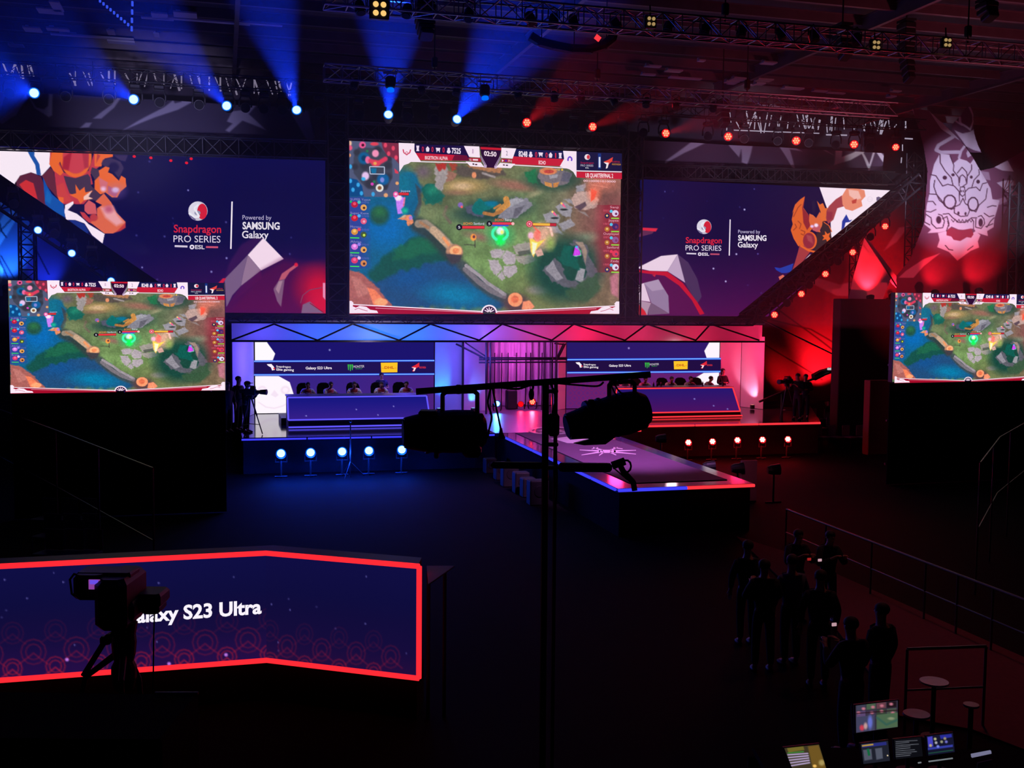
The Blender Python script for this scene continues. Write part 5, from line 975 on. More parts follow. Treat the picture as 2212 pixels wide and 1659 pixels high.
# ------------------------------------------------------------------ people
def skin(name, nodes, edges, m, parent, sub=1):
    """nodes: name -> (pos, radius or (rx, ry)); first is the root"""
    me = bpy.data.meshes.new(name); keys = list(nodes); ix = {k: i for i, k in enumerate(keys)}
    me.from_pydata([tuple(nodes[k][0]) for k in keys], [(ix[a], ix[b]) for a, b in edges], [])
    o = bpy.data.objects.new(name, me); COL.objects.link(o)
    sk = o.modifiers.new('skin', 'SKIN'); sk.use_smooth_shade = True; ss = o.modifiers.new('sub', 'SUBSURF'); ss.levels = sub; ss.render_levels = sub
    lay = me.skin_vertices[0].data if me.skin_vertices else None
    if lay is None:
        bm = bmesh.new(); bm.from_mesh(me); bm.verts.layers.skin.verify(); bm.to_mesh(me); bm.free(); lay = me.skin_vertices[0].data
    for k, i in ix.items():
        r = nodes[k][1]; r = (r, r) if not isinstance(r, tuple) else r
        lay[i].radius = r; lay[i].use_root = (i == 0)
    dg = bpy.context.evaluated_depsgraph_get(); dg.update()
    nm = bpy.data.meshes.new_from_object(o.evaluated_get(dg)); nm.name = name
    bpy.data.objects.remove(o); bpy.data.meshes.remove(me); nm.materials.clear(); nm.materials.append(m)
    q = bpy.data.objects.new(name, nm); COL.objects.link(q)
    if parent is not None: q.parent = parent
    return q
def join_mesh(o, mb, mats):
    # append extra shapes (face features) to an object's own mesh
    me = o.data; bm = bmesh.new(); bm.from_mesh(me)
    for mt in mats: me.materials.append(mt)
    vs = [bm.verts.new(v) for v in mb.v]
    for f, k in zip(mb.f, mb.m):
        try: fc = bm.faces.new([vs[i] for i in f]); fc.material_index = k+1; fc.smooth = True
        except ValueError: pass
    bm.to_mesh(me); bm.free()
POSES = {
 'stand': dict(pel=(0, 0, .94), che=(0, 0, 1.28), nec=(0, 0, 1.47), hd=(0, -.02, 1.62), el=(.26, 0, 1.15), wr=(.25, -.08, .9), kn=(.1, -.01, .5), an=(.1, .02, .08), hip=(.09, 0, .9)),
 'hold': dict(pel=(0, 0, .94), che=(0, 0, 1.28), nec=(0, -.02, 1.47), hd=(0, -.06, 1.61), el=(.27, -.12, 1.12), wr=(.12, -.36, 1.3), kn=(.11, -.02, .5), an=(.12, .02, .08), hip=(.09, 0, .9)),
 'fold': dict(pel=(0, 0, .94), che=(0, 0, 1.28), nec=(0, -.02, 1.47), hd=(0, -.03, 1.62), el=(.27, -.03, 1.13), wr=(.06, -.22, 1.16), kn=(.1, -.01, .5), an=(.1, .02, .08), hip=(.09, 0, .9)),
 'sit': dict(pel=(0, 0, .5), che=(0, -.08, .82), nec=(0, -.14, 1.0), hd=(0, -.22, 1.13), el=(.28, -.25, .78), wr=(.1, -.46, .84), kn=(.12, -.42, .5), an=(.13, -.4, .08), hip=(.1, -.03, .47)),
 'watch': dict(pel=(0, 0, .5), che=(0, .02, .84), nec=(0, 0, 1.03), hd=(0, -.02, 1.18), el=(.27, -.1, .78), wr=(.14, -.32, .6), kn=(.12, -.42, .5), an=(.13, -.4, .08), hip=(.1, -.03, .47)),
}
def person(label, loc, rz, pose, top=DARKCL, bottom=DARKCL, hair='short', scale=1.0, group=None, sleeve=True, skinm=None, extra=None, cat='person', cap=False, lean=0, sides=(1, 1), sleevem=None):
    P = dict(POSES[pose]); skinm = skinm or SKIN
    t = thing('person', label, cat, loc, rz, group)
    f = lambda k, s: Vector((P[k][0]*s, P[k][1], P[k][2]))
    N = {'pel': (P['pel'], (.125, .1)), 'bel': ((Vector(P['pel'])*.55+Vector(P['che'])*.45), (.135, .1)), 'che': (P['che'], (.15, .1)), 'uch': (Vector(P['che'])*.4+Vector(P['nec'])*.6, (.098, .068)), 'nec': (P['nec'], .054), 'jaw': (Vector(P['hd'])+Vector((0, .0, -.05)), (.062, .072)), 'hd': (P['hd'], (.082, .098)), 'top': (Vector(P['hd'])+Vector((0, .01, .07)), (.07, .084))}
    E = [('pel', 'bel'), ('bel', 'che'), ('che', 'uch'), ('uch', 'nec'), ('nec', 'jaw'), ('jaw', 'hd'), ('hd', 'top')]
    che = Vector(P['che'])
    for s, n in ((-1, 'L'), (1, 'R')):
        sh = che+Vector((.17*s, 0, .1)); el, wr = f('el', s), f('wr', s)
        N['sh'+n] = (sh, .055); N['el'+n] = (el, .042); N['wr'+n] = (wr, (.026, .03))
        dirh = (wr-el).normalized(); side = dirh.cross(Vector((0, 0, 1))); side = side.normalized() if side.length > .1 else Vector((0, 1, 0))
        nrm = side.cross(dirh)
        pm = wr+dirh*.06; N['pm'+n] = (pm, (.036, .018)); E += [('uch', 'sh'+n), ('sh'+n, 'el'+n), ('el'+n, 'wr'+n), ('wr'+n, 'pm'+n)]
        for i, (o_, L) in enumerate(((-.03, .062), (-.01, .075), (.01, .07), (.03, .055))):
            a = pm+dirh*.035+side*o_; b_ = a+dirh*L*.55-nrm*.012; c_ = b_+dirh*L*.4-nrm*.03
            N[f'f{i}a'+n] = (a, .0095); N[f'f{i}b'+n] = (b_, .0088); N[f'f{i}c'+n] = (c_, .0078); E += [('pm'+n, f'f{i}a'+n), (f'f{i}a'+n, f'f{i}b'+n), (f'f{i}b'+n, f'f{i}c'+n)]
        ta = wr+dirh*.035-side*.036*1; tb = ta+dirh*.035-side*.022-nrm*.01; N['ta'+n] = (ta, .011); N['tb'+n] = (tb, .009); E += [('wr'+n, 'ta'+n), ('ta'+n, 'tb'+n)]
        hip, kn, an = f('hip', s), f('kn', s), f('an', s); toe = an+Vector((0, -.17, -.045))
        N['hp'+n] = (hip-Vector((0, 0, .06 if P['kn'][1] > -.1 else 0)), .078); N['kn'+n] = (kn, .058); N['an'+n] = (an, .04); N['to'+n] = (toe, (.04, .028)); E += [('pel', 'hp'+n), ('hp'+n, 'kn'+n), ('kn'+n, 'an'+n), ('an'+n, 'to'+n)]
    body = skin('body', N, E, skinm, t)
    h = Vector(P['hd']); b = MB()
    b.use(skinm); b.add([h+Vector(v) for v in ((-.014, -.088, .0), (.014, -.088, .0), (0, -.115, -.018), (0, -.088, .035), (0, -.09, -.028))], [(0, 2, 3), (2, 1, 3), (0, 4, 2), (4, 1, 2)])
    for s in (-1, 1): b.sphere(h+Vector((.079*s, .01, .0)), (.01, .02, .032), 6, 5)
    b.use(EYE)
    for s in (-1, 1): b.sphere(h+Vector((.03*s, -.083, .02)), (.012, .008, .007), 6, 4)
    b.use(mat('lips', (.3, .1, .08), .6)); b.sphere(h+Vector((0, -.083, -.05)), (.022, .008, .006), 6, 4)
    join_mesh(body, b, b.mats)
    # clothing: a top over torso and arms, trousers over the legs, shoes
    def grow(keys, edges, name, m, g=.014, ext=None, cut=None):
        nn = {}
        if ext: nn.update({k: ext[k] for k in list(ext)[:1]} if 'wst' in ext else {})
        for k in keys:
            p_, r = N[k]; r = (r, r) if not isinstance(r, tuple) else r; nn[k] = (p_, (r[0]+g+(.012 if k in ('uch', 'che', 'bel') else 0), r[1]+g+(.012 if k in ('uch', 'che', 'bel') else 0)))
        if ext: nn.update(ext)
        return skin(name, nn, edges, m, t)
    ek = [('bel', 'che'), ('pel', 'bel')]; ks = ['che', 'bel', 'pel', 'uch']; ext = {'col': (Vector(P['nec'])-Vector((0, 0, .02)), (.074, .072))}
    ek += [('che', 'uch'), ('uch', 'col'), ('pel', 'hem')]; ext['hem'] = (Vector(P['pel'])-(Vector(P['che'])-Vector(P['pel'])).normalized()*.07, (.16, .125))
    for n in 'LR':
        ks += ['sh'+n]; ek += [('uch', 'sh'+n)]
        a, c = Vector(N['sh'+n][0]), Vector(N['el'+n][0])
        if sleeve: ks.append('el'+n); w_ = Vector(N['wr'+n][0]); ext['cu'+n] = (c+(w_-c)*.9, .045); ek += [('sh'+n, 'el'+n), ('el'+n, 'cu'+n)]
        else: ext['sl'+n] = (a+(c-a)*.65, .062); ek += [('sh'+n, 'sl'+n)]
    tt = grow(ks, ek, 'shirt', top, .024, ext)
    if sleevem is not None:
        tt.data.materials.append(sleevem)
        for pl in tt.data.polygons:
            if abs(pl.center.x-P['che'][0]) > .09: pl.material_index = 1
    ks = []; ek = [('pel', 'wst')]; ext = {'pel': (P['pel'], (.148, .12)), 'wst': (Vector(P['pel'])+(Vector(P['che'])-Vector(P['pel'])).normalized()*.09, (.145, .115))}
    for n in 'LR': ks += ['hp'+n, 'kn'+n]; a = Vector(N['an'+n][0]); ext['hm'+n] = (a+Vector((0, 0, .02)), .06); ek += [('pel', 'hp'+n), ('hp'+n, 'kn'+n), ('kn'+n, 'hm'+n)]
    grow(ks, ek, 'trousers', bottom, .017, ext)
    for n in 'LR':
        a, c = Vector(N['an'+n][0]), Vector(N['to'+n][0]); b = MB(); b.sphere((a+c)/2+Vector((0, 0, -.03)), (.052, .135, .042), 12, 8); b.build('shoe', BLK, t, True, local=True)
    b = MB(); hm = HAIR
    if hair == 'short':
        b.sphere(h+Vector((0, .018, .045)), (.092, .102, .085), 14, 9); 
    elif hair == 'long':
        b.sphere(h+Vector((0, .018, .045)), (.096, .108, .088), 14, 9); b.sphere(h+Vector((0, .06, -.07)), (.09, .05, .15), 12, 8)
    if hair: 
        q = b.build('hair', hm, t, True, local=True)
        bm = bmesh.new(); bm.from_mesh(q.data)
        kill = [v for v in bm.verts if v.co.y < h.y-.05 and v.co.z < h.z+.045]
        for v in kill: v.co.y = h.y-.05
        bm.to_mesh(q.data); bm.free()
    if cap:
        b = MB(); b.sphere(h+Vector((0, .005, .07)), (.1, .115, .075), 14, 8); b.sphere(h+Vector((0, -.12, .07)), (.075, .08, .012), 12, 5); b.build('cap', DARKCL, t, True, local=True)
    t.scale = (scale,)*3
    return t
# ------------------------------------------------------------------ desks
def desk(lab, pts_top, pts_bot, zt, zl, Yf, Yt, yb, edge, base, grad, fr, seed):
    """pts: (xl, xr) at the top and the bottom of the sloping LED face"""
    (tl, tr), (bl, br) = pts_top, pts_bot
    t = thing('player_desk', lab, 'desk', ((tl+tr)/2, Yf, STZ))
    b = MB(); b.hexa([(bl, Yf, STZ), (br, Yf, STZ), (tr, yb, STZ), (tl, yb, STZ), (tl, Yt, zt), (tr, Yt, zt), (tr, yb, zt), (tl, yb, zt)]); b.build('body', BLK, t)
    b = MB(); b.hexa([(tl-.03, Yt-.02, zt), (tr+.03, Yt-.02, zt), (tr+.03, yb+.05, zt), (tl-.03, yb+.05, zt), (tl-.03, Yt-.02, zt+.04), (tr+.03, Yt-.02, zt+.04), (tr+.03, yb+.05, zt+.04), (tl-.03, yb+.05, zt+.04)]); b.build('desk_top', mat('desk_top', (.06, .05, .08), .35), t)
    # LED face
    k = (zl-STZ)/(zt-STZ); L0 = (bl+(tl-bl)*k, Yf+(Yt-Yf)*k, zl); R0 = (br+(tr-br)*k, Yf+(Yt-Yf)*k, zl); L1, R1 = (tl, Yt, zt), (tr, Yt, zt)
    q = [pr(L1), pr(R1), pr(R0), pr(L0)]; p_ = Pic(q, 160, 50, base).frame(0, 0, 1)
    p_.mixc(np.clip(p_.v*1.1, 0, 1)*.7, grad); rr = random.Random(seed)
    for _ in range(4): p_.blob(q[0][0]+rr.random()*(q[1][0]-q[0][0]), q[0][1]+10+rr.random()*35, 1.5, 1.5, (140, 130, 220), .8)
    A = [np.array(v) for v in (L1, R1, R0, L0)]
    def fn(u, v, h):
        top = A[0][None]+(A[1]-A[0])[None]*u[:, None]; bot = A[3][None]+(A[2]-A[3])[None]*u[:, None]; P_ = top+(bot-top)*v[:, None]; return P_[:, 0], P_[:, 1]-.02-h, P_[:, 2]
    put_mesh(p_.mesh('led_face', fn, LEDM), 'led_face', t).location = -V(t.location)
    o_ = np.array([0, -.04, 0]); cor = [A[0]+o_, A[1]+o_, A[2]+o_, A[3]+o_, A[0]+o_]
    for a, c in zip(cor[:-1], cor[1:]): b = MB(); b.tube(a, c, .028, 6); b.build('light_strip', edge, t)
    a, c = (bl, Yf-.05, STZ+.05), (br, Yf-.05, STZ+.05); b = MB(); b.tube(a, c, .03, 6); b.build('light_strip', edge, t)
    return t
DL0, DL1 = PZ(622, 926, STZ), PZ(930, 921, STZ); YDL = 37.9
desk('left player desk with a dark blue LED front and violet light strips', (DL0[0], PY(922, 857, YDL)[0]), (DL0[0]+.02, PY(930, 900, YDL)[0]), 2.28, 1.5, YDL-.1, YDL+.1, YDL+1.0, emat('violet_led', (96, 84, 255), 1.1), (20, 22, 128), (66, 34, 140), None, 1)
YDR = 38.9
xa, xb = PY(1333, 851, YDR+.3)[0], PY(1583, 848, YDR+.3)[0]; xc, xd = PY(1318, 900, YDR)[0], PY(1602, 897, YDR)[0]
desk('right player desk with a dark purple LED front and red light strips', (xa, xb), (xc, xd), 2.36, 1.42, YDR, YDR+.35, YDR+1.2, E_RED, (38, 22, 112), (88, 16, 92), None, 2)
# gaming chairs
def chair(label, loc, rz, group):
    t = thing('gaming_chair', label, 'chair', loc, rz, group)
    b = MB(); b.bevbox((0, 0, .47), (.5, .5, .1), .04); b.build('seat', BLKM, t, local=True)
    b = MB(); b.prism([(-.2, .26, .52), (.2, .26, .52), (.25, .3, .8), (.25, .34, 1.0), (.2, .36, 1.12), (.1, .37, 1.17), (-.1, .37, 1.17), (-.2, .36, 1.12), (-.25, .34, 1.0), (-.25, .3, .8)], (0, .09, .01)); b.build('backrest', BLKM, t, local=True)
    for s in (-1, 1): b = MB(); b.bevbox((.29*s, 0, .68), (.07, .3, .04), .015); b.tube((.27*s, .05, .5), (.29*s, .05, .66), .02, 6); b.build('armrest', BLK, t, local=True)
    b = MB(); b.tube((0, 0, .1), (0, 0, .43), .03, 8)
    for k in range(5): a = k*1.2566; b.tube((0, 0, .1), (.28*math.cos(a), .28*math.sin(a), .06), .02, 6); b.sphere((.28*math.cos(a), .28*math.sin(a), .03), (.03, .03, .03), 8, 5)
    b.build('wheel_base', BLK, t, local=True)
    return t
YL, RS = 39.85, .24
for lb, xa_, xb_, ya_, yb_ in (('low black riser under the chairs of the left booth', 2.0, 8.4, 39.1, 41.0), ('low black riser under the chairs of the right booth', 14.6, 20.4, 40.35, 42.3)):
    b = MB(); b.bevbox(((xa_+xb_)/2, (ya_+yb_)/2, STZ+RS/2), (xb_-xa_, yb_-ya_, RS-.004), .01); tag(b.build('chair_riser', BLK), lb, 'riser')
for i, (px, lb, hd) in enumerate(((664, 'leftmost of the five players at the left desk, white and red jersey', 0), (708, 'second player from the left at the left desk, head turned aside', .5), (764, 'middle player at the left desk, head bowed, white and red jersey', 0), (822, 'player at the left desk sitting in front of the standing coach', 0), (878, 'rightmost of the five players at the left desk, looking down', -.2))):
    p_ = PY(px, 850, YL-.1); person(lb, (p_[0], YL-.12, STZ+RS+.04), hd, 'sit', JERR, DARKCL, 'short', .98, 'players at the left desk', sleevem=JERW, sleeve=False)
for i, (px, nm) in enumerate(((657, 'leftmost'), (701, 'second'), (765, 'middle'), (818, 'fourth'), (866, 'rightmost'))):
    p_ = PY(px, 845, YL+.1); chair(f'black gaming chair, {nm} of five behind the left desk', (p_[0], YL+.12, STZ+RS+.001), 0, 'gaming chairs at the left desk')
YR = 41.0
JERD = mat('dark_jersey', (.12, .1, .12), .85); JERP = mat('pale_jersey_sleeve', (.42, .36, .3), .85)
for i, (px, lb, hd) in enumerate(((1343, 'leftmost of the five players at the right desk, behind the black spotlight', .2), (1387, 'second player from the left at the right desk, hunched forward', 0), (1443, 'middle player at the right desk, head down in a hooded chair', 0), (1484, 'fourth player from the left at the right desk, pale sleeves', 0), (1523, 'rightmost player at the right desk, in front of the white shape', .5))):
    p_ = PY(px, 845, YR); person(lb, (p_[0], YR-.15, STZ+RS+.04), hd, 'sit', JERD, DARKCL, 'short', 1.0, 'players at the right desk', sleevem=JERP, sleeve=False)
for i, (px, nm) in enumerate(((1335, 'leftmost'), (1380, 'second'), (1438, 'middle'), (1478, 'fourth'), (1512, 'rightmost'))):
    p_ = PY(px, 845, YR+.1); chair(f'black gaming chair, {nm} of five behind the right desk', (p_[0], YR+.12, STZ+RS+.001), 0, 'gaming chairs at the right desk')
p_ = PY(824, 850, 41.4); person('person in a navy polo shirt standing behind the players at the left desk', (p_[0], 41.4, STZ), 0, 'fold', NAVYCL, DARKCL, 'short', .99, sleeve=False)
p_ = PY(1560, 850, 41.6); person('person in dark clothes standing at the right end of the right booth', (p_[0], 41.6, STZ), .2, 'fold', DARKCL, DARKCL, 'long', 1.03)
# phones held by the players
for Yp, xs, z in ((YL-.6, (664, 764, 822, 878), 2.06+RS), (YR-.62, (1387, 1443, 1484), 2.1+RS)):
    for px in xs:
        p_ = PY(px, 850, Yp); b = MB(); b.bevbox((p_[0], Yp, z), (.16, .02, .075), .006, Matrix.Rotation(-.5, 3, 'X')); 
        who = {664: 'leftmost player', 764: 'middle player', 822: 'player in front of the coach', 878: 'rightmost player', 1387: 'second player', 1443: 'middle player', 1484: 'fourth player'}[px]
        tag(b.build('phone', BLK), f'black phone held by the {who} at the {"left" if px < 1000 else "right"} desk', 'phone', 'phones of the players')
# monitors/bottles on the right desk
for px in (1352, 1400, 1408, 1416, 1505, 1548):
    p_ = PY(px, 848, YR-.8); b = MB(); b.lathe((p_[0], YDR+.75, 2.405), (p_[0], YDR+.75, 3), [(0, .035), (.12, .035), (.15, .015), (.18, .015)], 10)
    tag(b.build('bottle', mat('dark_bottle', (.05, .02, .03), .3)), 'small dark bottle standing on the right player desk', 'bottle', 'bottles on the right player desk')
# camera crews
def camera_kit(label, loc, rz, h=1.35, legs=True, mirror=1):
    t = thing('video_camera', label, 'video camera', loc, rz)
    b = MB(); b.bevbox((0, 0, h), (.16, .42, .2), .03); b.bevbox((0, .28, h+.02), (.1, .16, .14), .02); b.build('body', BLK, t, local=True)
    b = MB(); b.lathe((0, -.21, h), (0, -1, h), [(0, .06), (.12, .06), (.14, .075), (.26, .085), (.36, .095), (.37, .08)], 14); b.build('lens', BLK, t, local=True)
    b = MB(); b.tube((0, -.16, h+.1), (0, -.14, h+.19), .014, 6); b.tube((0, .16, h+.1), (0, .14, h+.19), .014, 6); b.tube((0, -.18, h+.19), (0, .18, h+.19), .018, 6); b.build('carry_handle', BLK, t, local=True)
    b = MB(); b.bevbox((.13, -.05, h+.12), (.1, .18, .1), .02); b.build('viewfinder', BLK, t, local=True)
    b = MB(); b.bevbox((0, 0, h-.16), (.14, .2, .1), .03); b.tube((0, .05, h-.16), (.12, .5, h-.3), .014, 6); b.build('pan_head', BLK, t, local=True)
    for k in range(3):
        a = k*2.094+.5; b = MB(); x, y = .42*math.cos(a), .42*math.sin(a); b.tube((.04*math.cos(a), .04*math.sin(a), h-.2), (x*.55, y*.55, .62), .026, 6); b.tube((x*.5, y*.5, .68), (x, y, .02), .018, 6); b.build('leg', BLK, t, local=True)
    b = MB()
    for k in range(3):
        a = k*2.094+.5; b.tube((0, 0, .35), (.3*math.cos(a), .3*math.sin(a), .33), .012, 5)
    b.build('spreader', BLK, t, local=True); return t
p_ = PZ(541, 938, STZ); camera_kit('video camera on a tripod at the left end of the stage', (p_[0], p_[1], STZ), 1.2, 1.42)
p_ = PZ(520, 936, STZ); person('camera operator in dark clothes beside the tripod at the left stage end', (p_[0]+.18, p_[1]+.15, STZ), 1.2, 'hold', DARKCL, DARKCL, 'short', 1.0, cap=True)
person('tall dark-clothed person standing left of the camera operator', (p_[0]-.06, p_[1]+.7, STZ), .9, 'stand', DARKCL, DARKCL, 'short', 1.08)
person('short dark-clothed person partly behind the left side LED screen', (p_[0]-.42, p_[1]+.35, STZ), .6, 'stand', DARKCL, DARKCL, 'short', .98)
p_ = PZ(1698, 905, STZ); camera_kit('video camera on a tripod at the right end of the stage', (p_[0], p_[1], STZ), -1.1, 1.5)
p_ = PZ(1722, 907, STZ); person('camera operator in dark clothes behind the tripod at the right stage end', (p_[0], p_[1], STZ), -1.0, 'hold', DARKCL, DARKCL, 'short', 1.06)
p_ = PZ(1744, 905, STZ); person('dark-clothed person standing right of the right camera operator', (p_[0], p_[1]+.2, STZ), -.7, 'fold', DARKCL, DARKCL, 'short', 1.02)
# ------------------------------------------------------------------ stage lights
L_BW, L_BR = emat('blue_lens_core', (190, 250, 255), 1.6), emat('blue_lens_rim', (0, 110, 255), 1.0)
L_RW, L_RR = emat('red_lens_core', (255, 175, 130), 1.3), emat('red_lens_rim', (250, 10, 24), 1.0)
L_RW2 = emat('bright_red_lens_core', (255, 235, 215), 1.5)
L_OFF = mat('dark_lens', (.008, .008, .011), .6, spec=.1)
def lens(t, p, d, r, on, petals=False):
    b = MB(); f = V(p)
    rim, core = {'blue': (L_BR, L_BW), 'red': (L_RR, L_RW), 'redw': (L_RR, L_RW2), 'dimred': (L_RR, L_RR), None: (L_OFF, L_OFF), 'off': (L_OFF, L_OFF)}[on]
    b.use(rim); b.lathe(f, f+d, [(0, r), (.012, r*.98)], 20)
    q = d.to_track_quat('Z', 'Y').to_matrix(); b.use(core)
    if on in ('blue',): b.lathe(f+d*.014, f+d*2, [(0, r*.82), (.012, r*.78)], 20)
    elif on in ('red', 'redw', 'dimred'):
        for k in range(7):
            a = k*math.pi/3; o = Vector((0, 0, 0)) if k == 6 else Vector((math.cos(a), math.sin(a), 0))*r*.56
            b.lathe(f+q @ o+d*.014, f+q @ o+d*2, [(0, r*(.25 if on != 'redw' else .3)), (.012, r*.22)], 10)
    b.build('lens', None, t)
def moving_head(px, py, Y, tgt, on, label, e=0, col=None, sz=24, r=.17, floor=False, group=None, D=None, blend=.6, hz_=None):
    p = V(PY(px, py, Y)); d = (V(tgt)-p).normalized()
    s = -1 if floor else 1; pv = p-d*.2
    t = thing('moving_head_light', label, 'stage light', p, 0, group)
    b = MB(); b.lathe(p-d*.42, p+d, [(0, r*.5), (.04, r*.8), (.14, r*.95), (.3, r*1.02), (.4, r*1.1), (.43, r*1.1)], 18); hd_ = b.build('head', BLK, t)
    lens(hd_, p+d*.012, d, r, on)
    side = d.cross(Vector((0, 0, 1))); side = side.normalized() if side.length > .05 else Vector((1, 0, 0))
    b = MB(); k = r*1.3; top = pv+Vector((0, 0, .36*s))
    for i in (-1, 1): b.path([pv+side*i*k, pv+side*i*k+Vector((0, 0, .2*s)), top+side*i*k*.7], .03, 6)
    b.tube(top-side*k*.8, top+side*k*.8, .035, 6); b.build('yoke', BLK, t)
    b = MB(); b.bevbox(top+Vector((0, 0, .08*s)), (.34, .28, .13), .03)
    if not floor:
        for i in (-.09, .09): b.tube(top+Vector((i, 0, .14)), (top.x+i, top.y, max(top.z+.3, hz_) if hz_ else top.z+.3), .02, 6)
    b.build('base', BLK, t)
    if e: child_lamp(lamp('SPOT', 'beam_lamp', p+d*.05, e*6, col, V(p)+d*5, sz, blend, .08), t)
    return t
# light bar truss for the row of moving heads
pL, pR = PY(-80, 200, 37.2), PY(1990, 320, 37.2)
zr = float(PY(987, 258, 37.0)[2])+.82
truss('light_truss', 'long dark truss carrying the row of blue and red beam lights', (pL[0], 37.15, zr), (pR[0], 37.15, zr), .4, .4, r=.025, step=.55, m=BLK)
BC, RC = (.004, .035, 1), (1, .01, .02)
row = [(74, 201, (-60, 165), 2200), (289, 215, (130, 120), 2600), (490, 229, (340, 60), 3600), (641, 238, (575, 0), 5200), (839, 248, (850, -40), 4400), (987, 258, (1120, 60), 4800)]
posn = ['leftmost', 'second', 'third', 'fourth', 'fifth', 'sixth']
for i, (x, y, tp, e) in enumerate(row):
    moving_head(x, y, 37, PY(*tp, 29.5), 'blue', hz_=zr-.15, label=f'moving head light shining a blue beam, {posn[i]} of six blue ones in the row', e=e, col=BC, sz=(19, 17, 15, 15, 22, 23)[i], group='blue beam lights in the row above the screens')
row = [(1138, 265, (1250, 170), 700), (1280, 274, (1480, 190), 620), (1438, 288, (1640, 230), 480), (1573, 295, (1640, 285), 120), (1720, 304, (1730, 300), 80), (1845, 312, (1830, 305), 60), (1935, 318, (1890, 310), 60)]
posn = ['leftmost', 'second', 'third', 'fourth', 'fifth', 'sixth', 'rightmost']
for i, (x, y, tp, e) in enumerate(row):
    moving_head(x, y, 37, PY(*tp, 29.5), 'red', hz_=zr-.15, label=f'moving head light glowing red, {posn[i]} of seven red ones in the row', e=e, col=RC, sz=13, r=.16 if i < 6 else .14, group='red beam lights in the row above the screens')
random.seed(4)
unlit = [20, 142, 235, 345, 430, 530, 570, 610, 690, 775, 880, 938, 1025, 1090, 1185, 1240, 1345, 1390, 1530, 1608, 1680, 1747, 1805, 1880]
for i, x in enumerate(unlit):
    y = 198+(x+60)*.0625-2
    tg = PY(x+random.uniform(-60, 60), y+random.uniform(40, 160), 29)
    moving_head(x, y, 37.05, tg, 'off', 'unlit black moving head light hanging between the lit ones in the row', 0, hz_=zr-.15, group='unlit moving heads in the row above the screens', r=.15)
# lights along the diagonal trusses
for i, (x, y) in enumerate(((1912, 489), (1842, 545), (1783, 592), (1731, 635), (1673, 680))):
    moving_head(x, y, 38.3, PY(x+40, y+20, 25), 'red', f'red moving head under the right diagonal truss, {["topmost", "second from top", "middle", "second lowest", "lowest"][i]} of five', 25, RC, 60, r=.14, hz_=float(PY(x, y-34, 38.3)[2]), group='red lights under the right diagonal truss')
for i, (x, y) in enumerate(((1880, 512), (1810, 565), (1748, 616), (1700, 655))):
    moving_head(x, y, 38.35, PY(x-60, y+140, 30), 'off', 'unlit moving head under the right diagonal truss between two red ones', 0, r=.14, group='unlit lights under the right diagonal truss')
for i, (x, y) in enumerate(((82, 497), (155, 547), (240, 607))):
    moving_head(x, y, 38.3, PY(x+30, y+10, 25), 'blue', f'blue moving head under the left diagonal truss, {["topmost", "middle", "lowest"][i]} of three', 40, BC, 60, r=.13, hz_=float(PY(x, y-30, 38.3)[2]), group='blue lights under the left diagonal truss')
for i, (x, y) in enumerate(((30, 440), (118, 505), (200, 565))):
    moving_head(x, y, 38.35, PY(x+60, y+140, 30), 'off', 'unlit moving head hanging under the left diagonal truss', 0, r=.14, group='unlit lights under the left diagonal truss')
for i, (x, y) in enumerate(((290, 338), (326, 341), (369, 347), (403, 352), (413, 343))):
    p = V(PY(x, y, 39.2)); t = thing('marker_lamp', f'tiny red lamp over the left LED wall, {["first", "second", "third", "highest of the last two", "lowest of the last two"][i]} from the artwork', 'lamp', p, 0, 'tiny red lamps at the top of the left LED wall')
    b = MB(); b.sphere(p, (.055, .04, .045), 10, 6); b.build('bulb', emat('red_marker', (235, 20, 50), .9), t)
    b = MB(); b.bevbox(p+Vector((0, .08, .03)), (.12, .08, .1), .02); b.tube(p+Vector((0, .08, .06)), (p.x, 39.3, p.z+.35), .012, 5); b.build('housing', BLK, t)
# entrance floor lights
moving_head(1074, 872, 42.6, PY(1060, 850, 30), 'blue', 'blue-glowing moving head on the floor of the centre entrance', 60, (.02, .2, 1), 70, r=.13, floor=True)
moving_head(1125, 873, 43.3, PY(1125, 860, 30), 'dimred', 'dim red round light on the floor of the centre entrance', 10, RC, 60, r=.12, floor=True)
moving_head(1150, 868, 43.3, PY(1145, 850, 30), 'red', 'bright red moving head at the right of the centre entrance floor', 60, RC, 70, r=.14, floor=True)
b = MB(); p = PZ(1104, 884, STZ); b.bevbox((p[0], p[1], STZ+.42), (.44, .4, .8), .04); b.box((p[0], p[1]-.21, STZ+.35), (.24, .03, .1)); tag(b.build('monitor_speaker', BLK), 'black stage monitor box standing on the floor of the centre entrance', 'speaker')
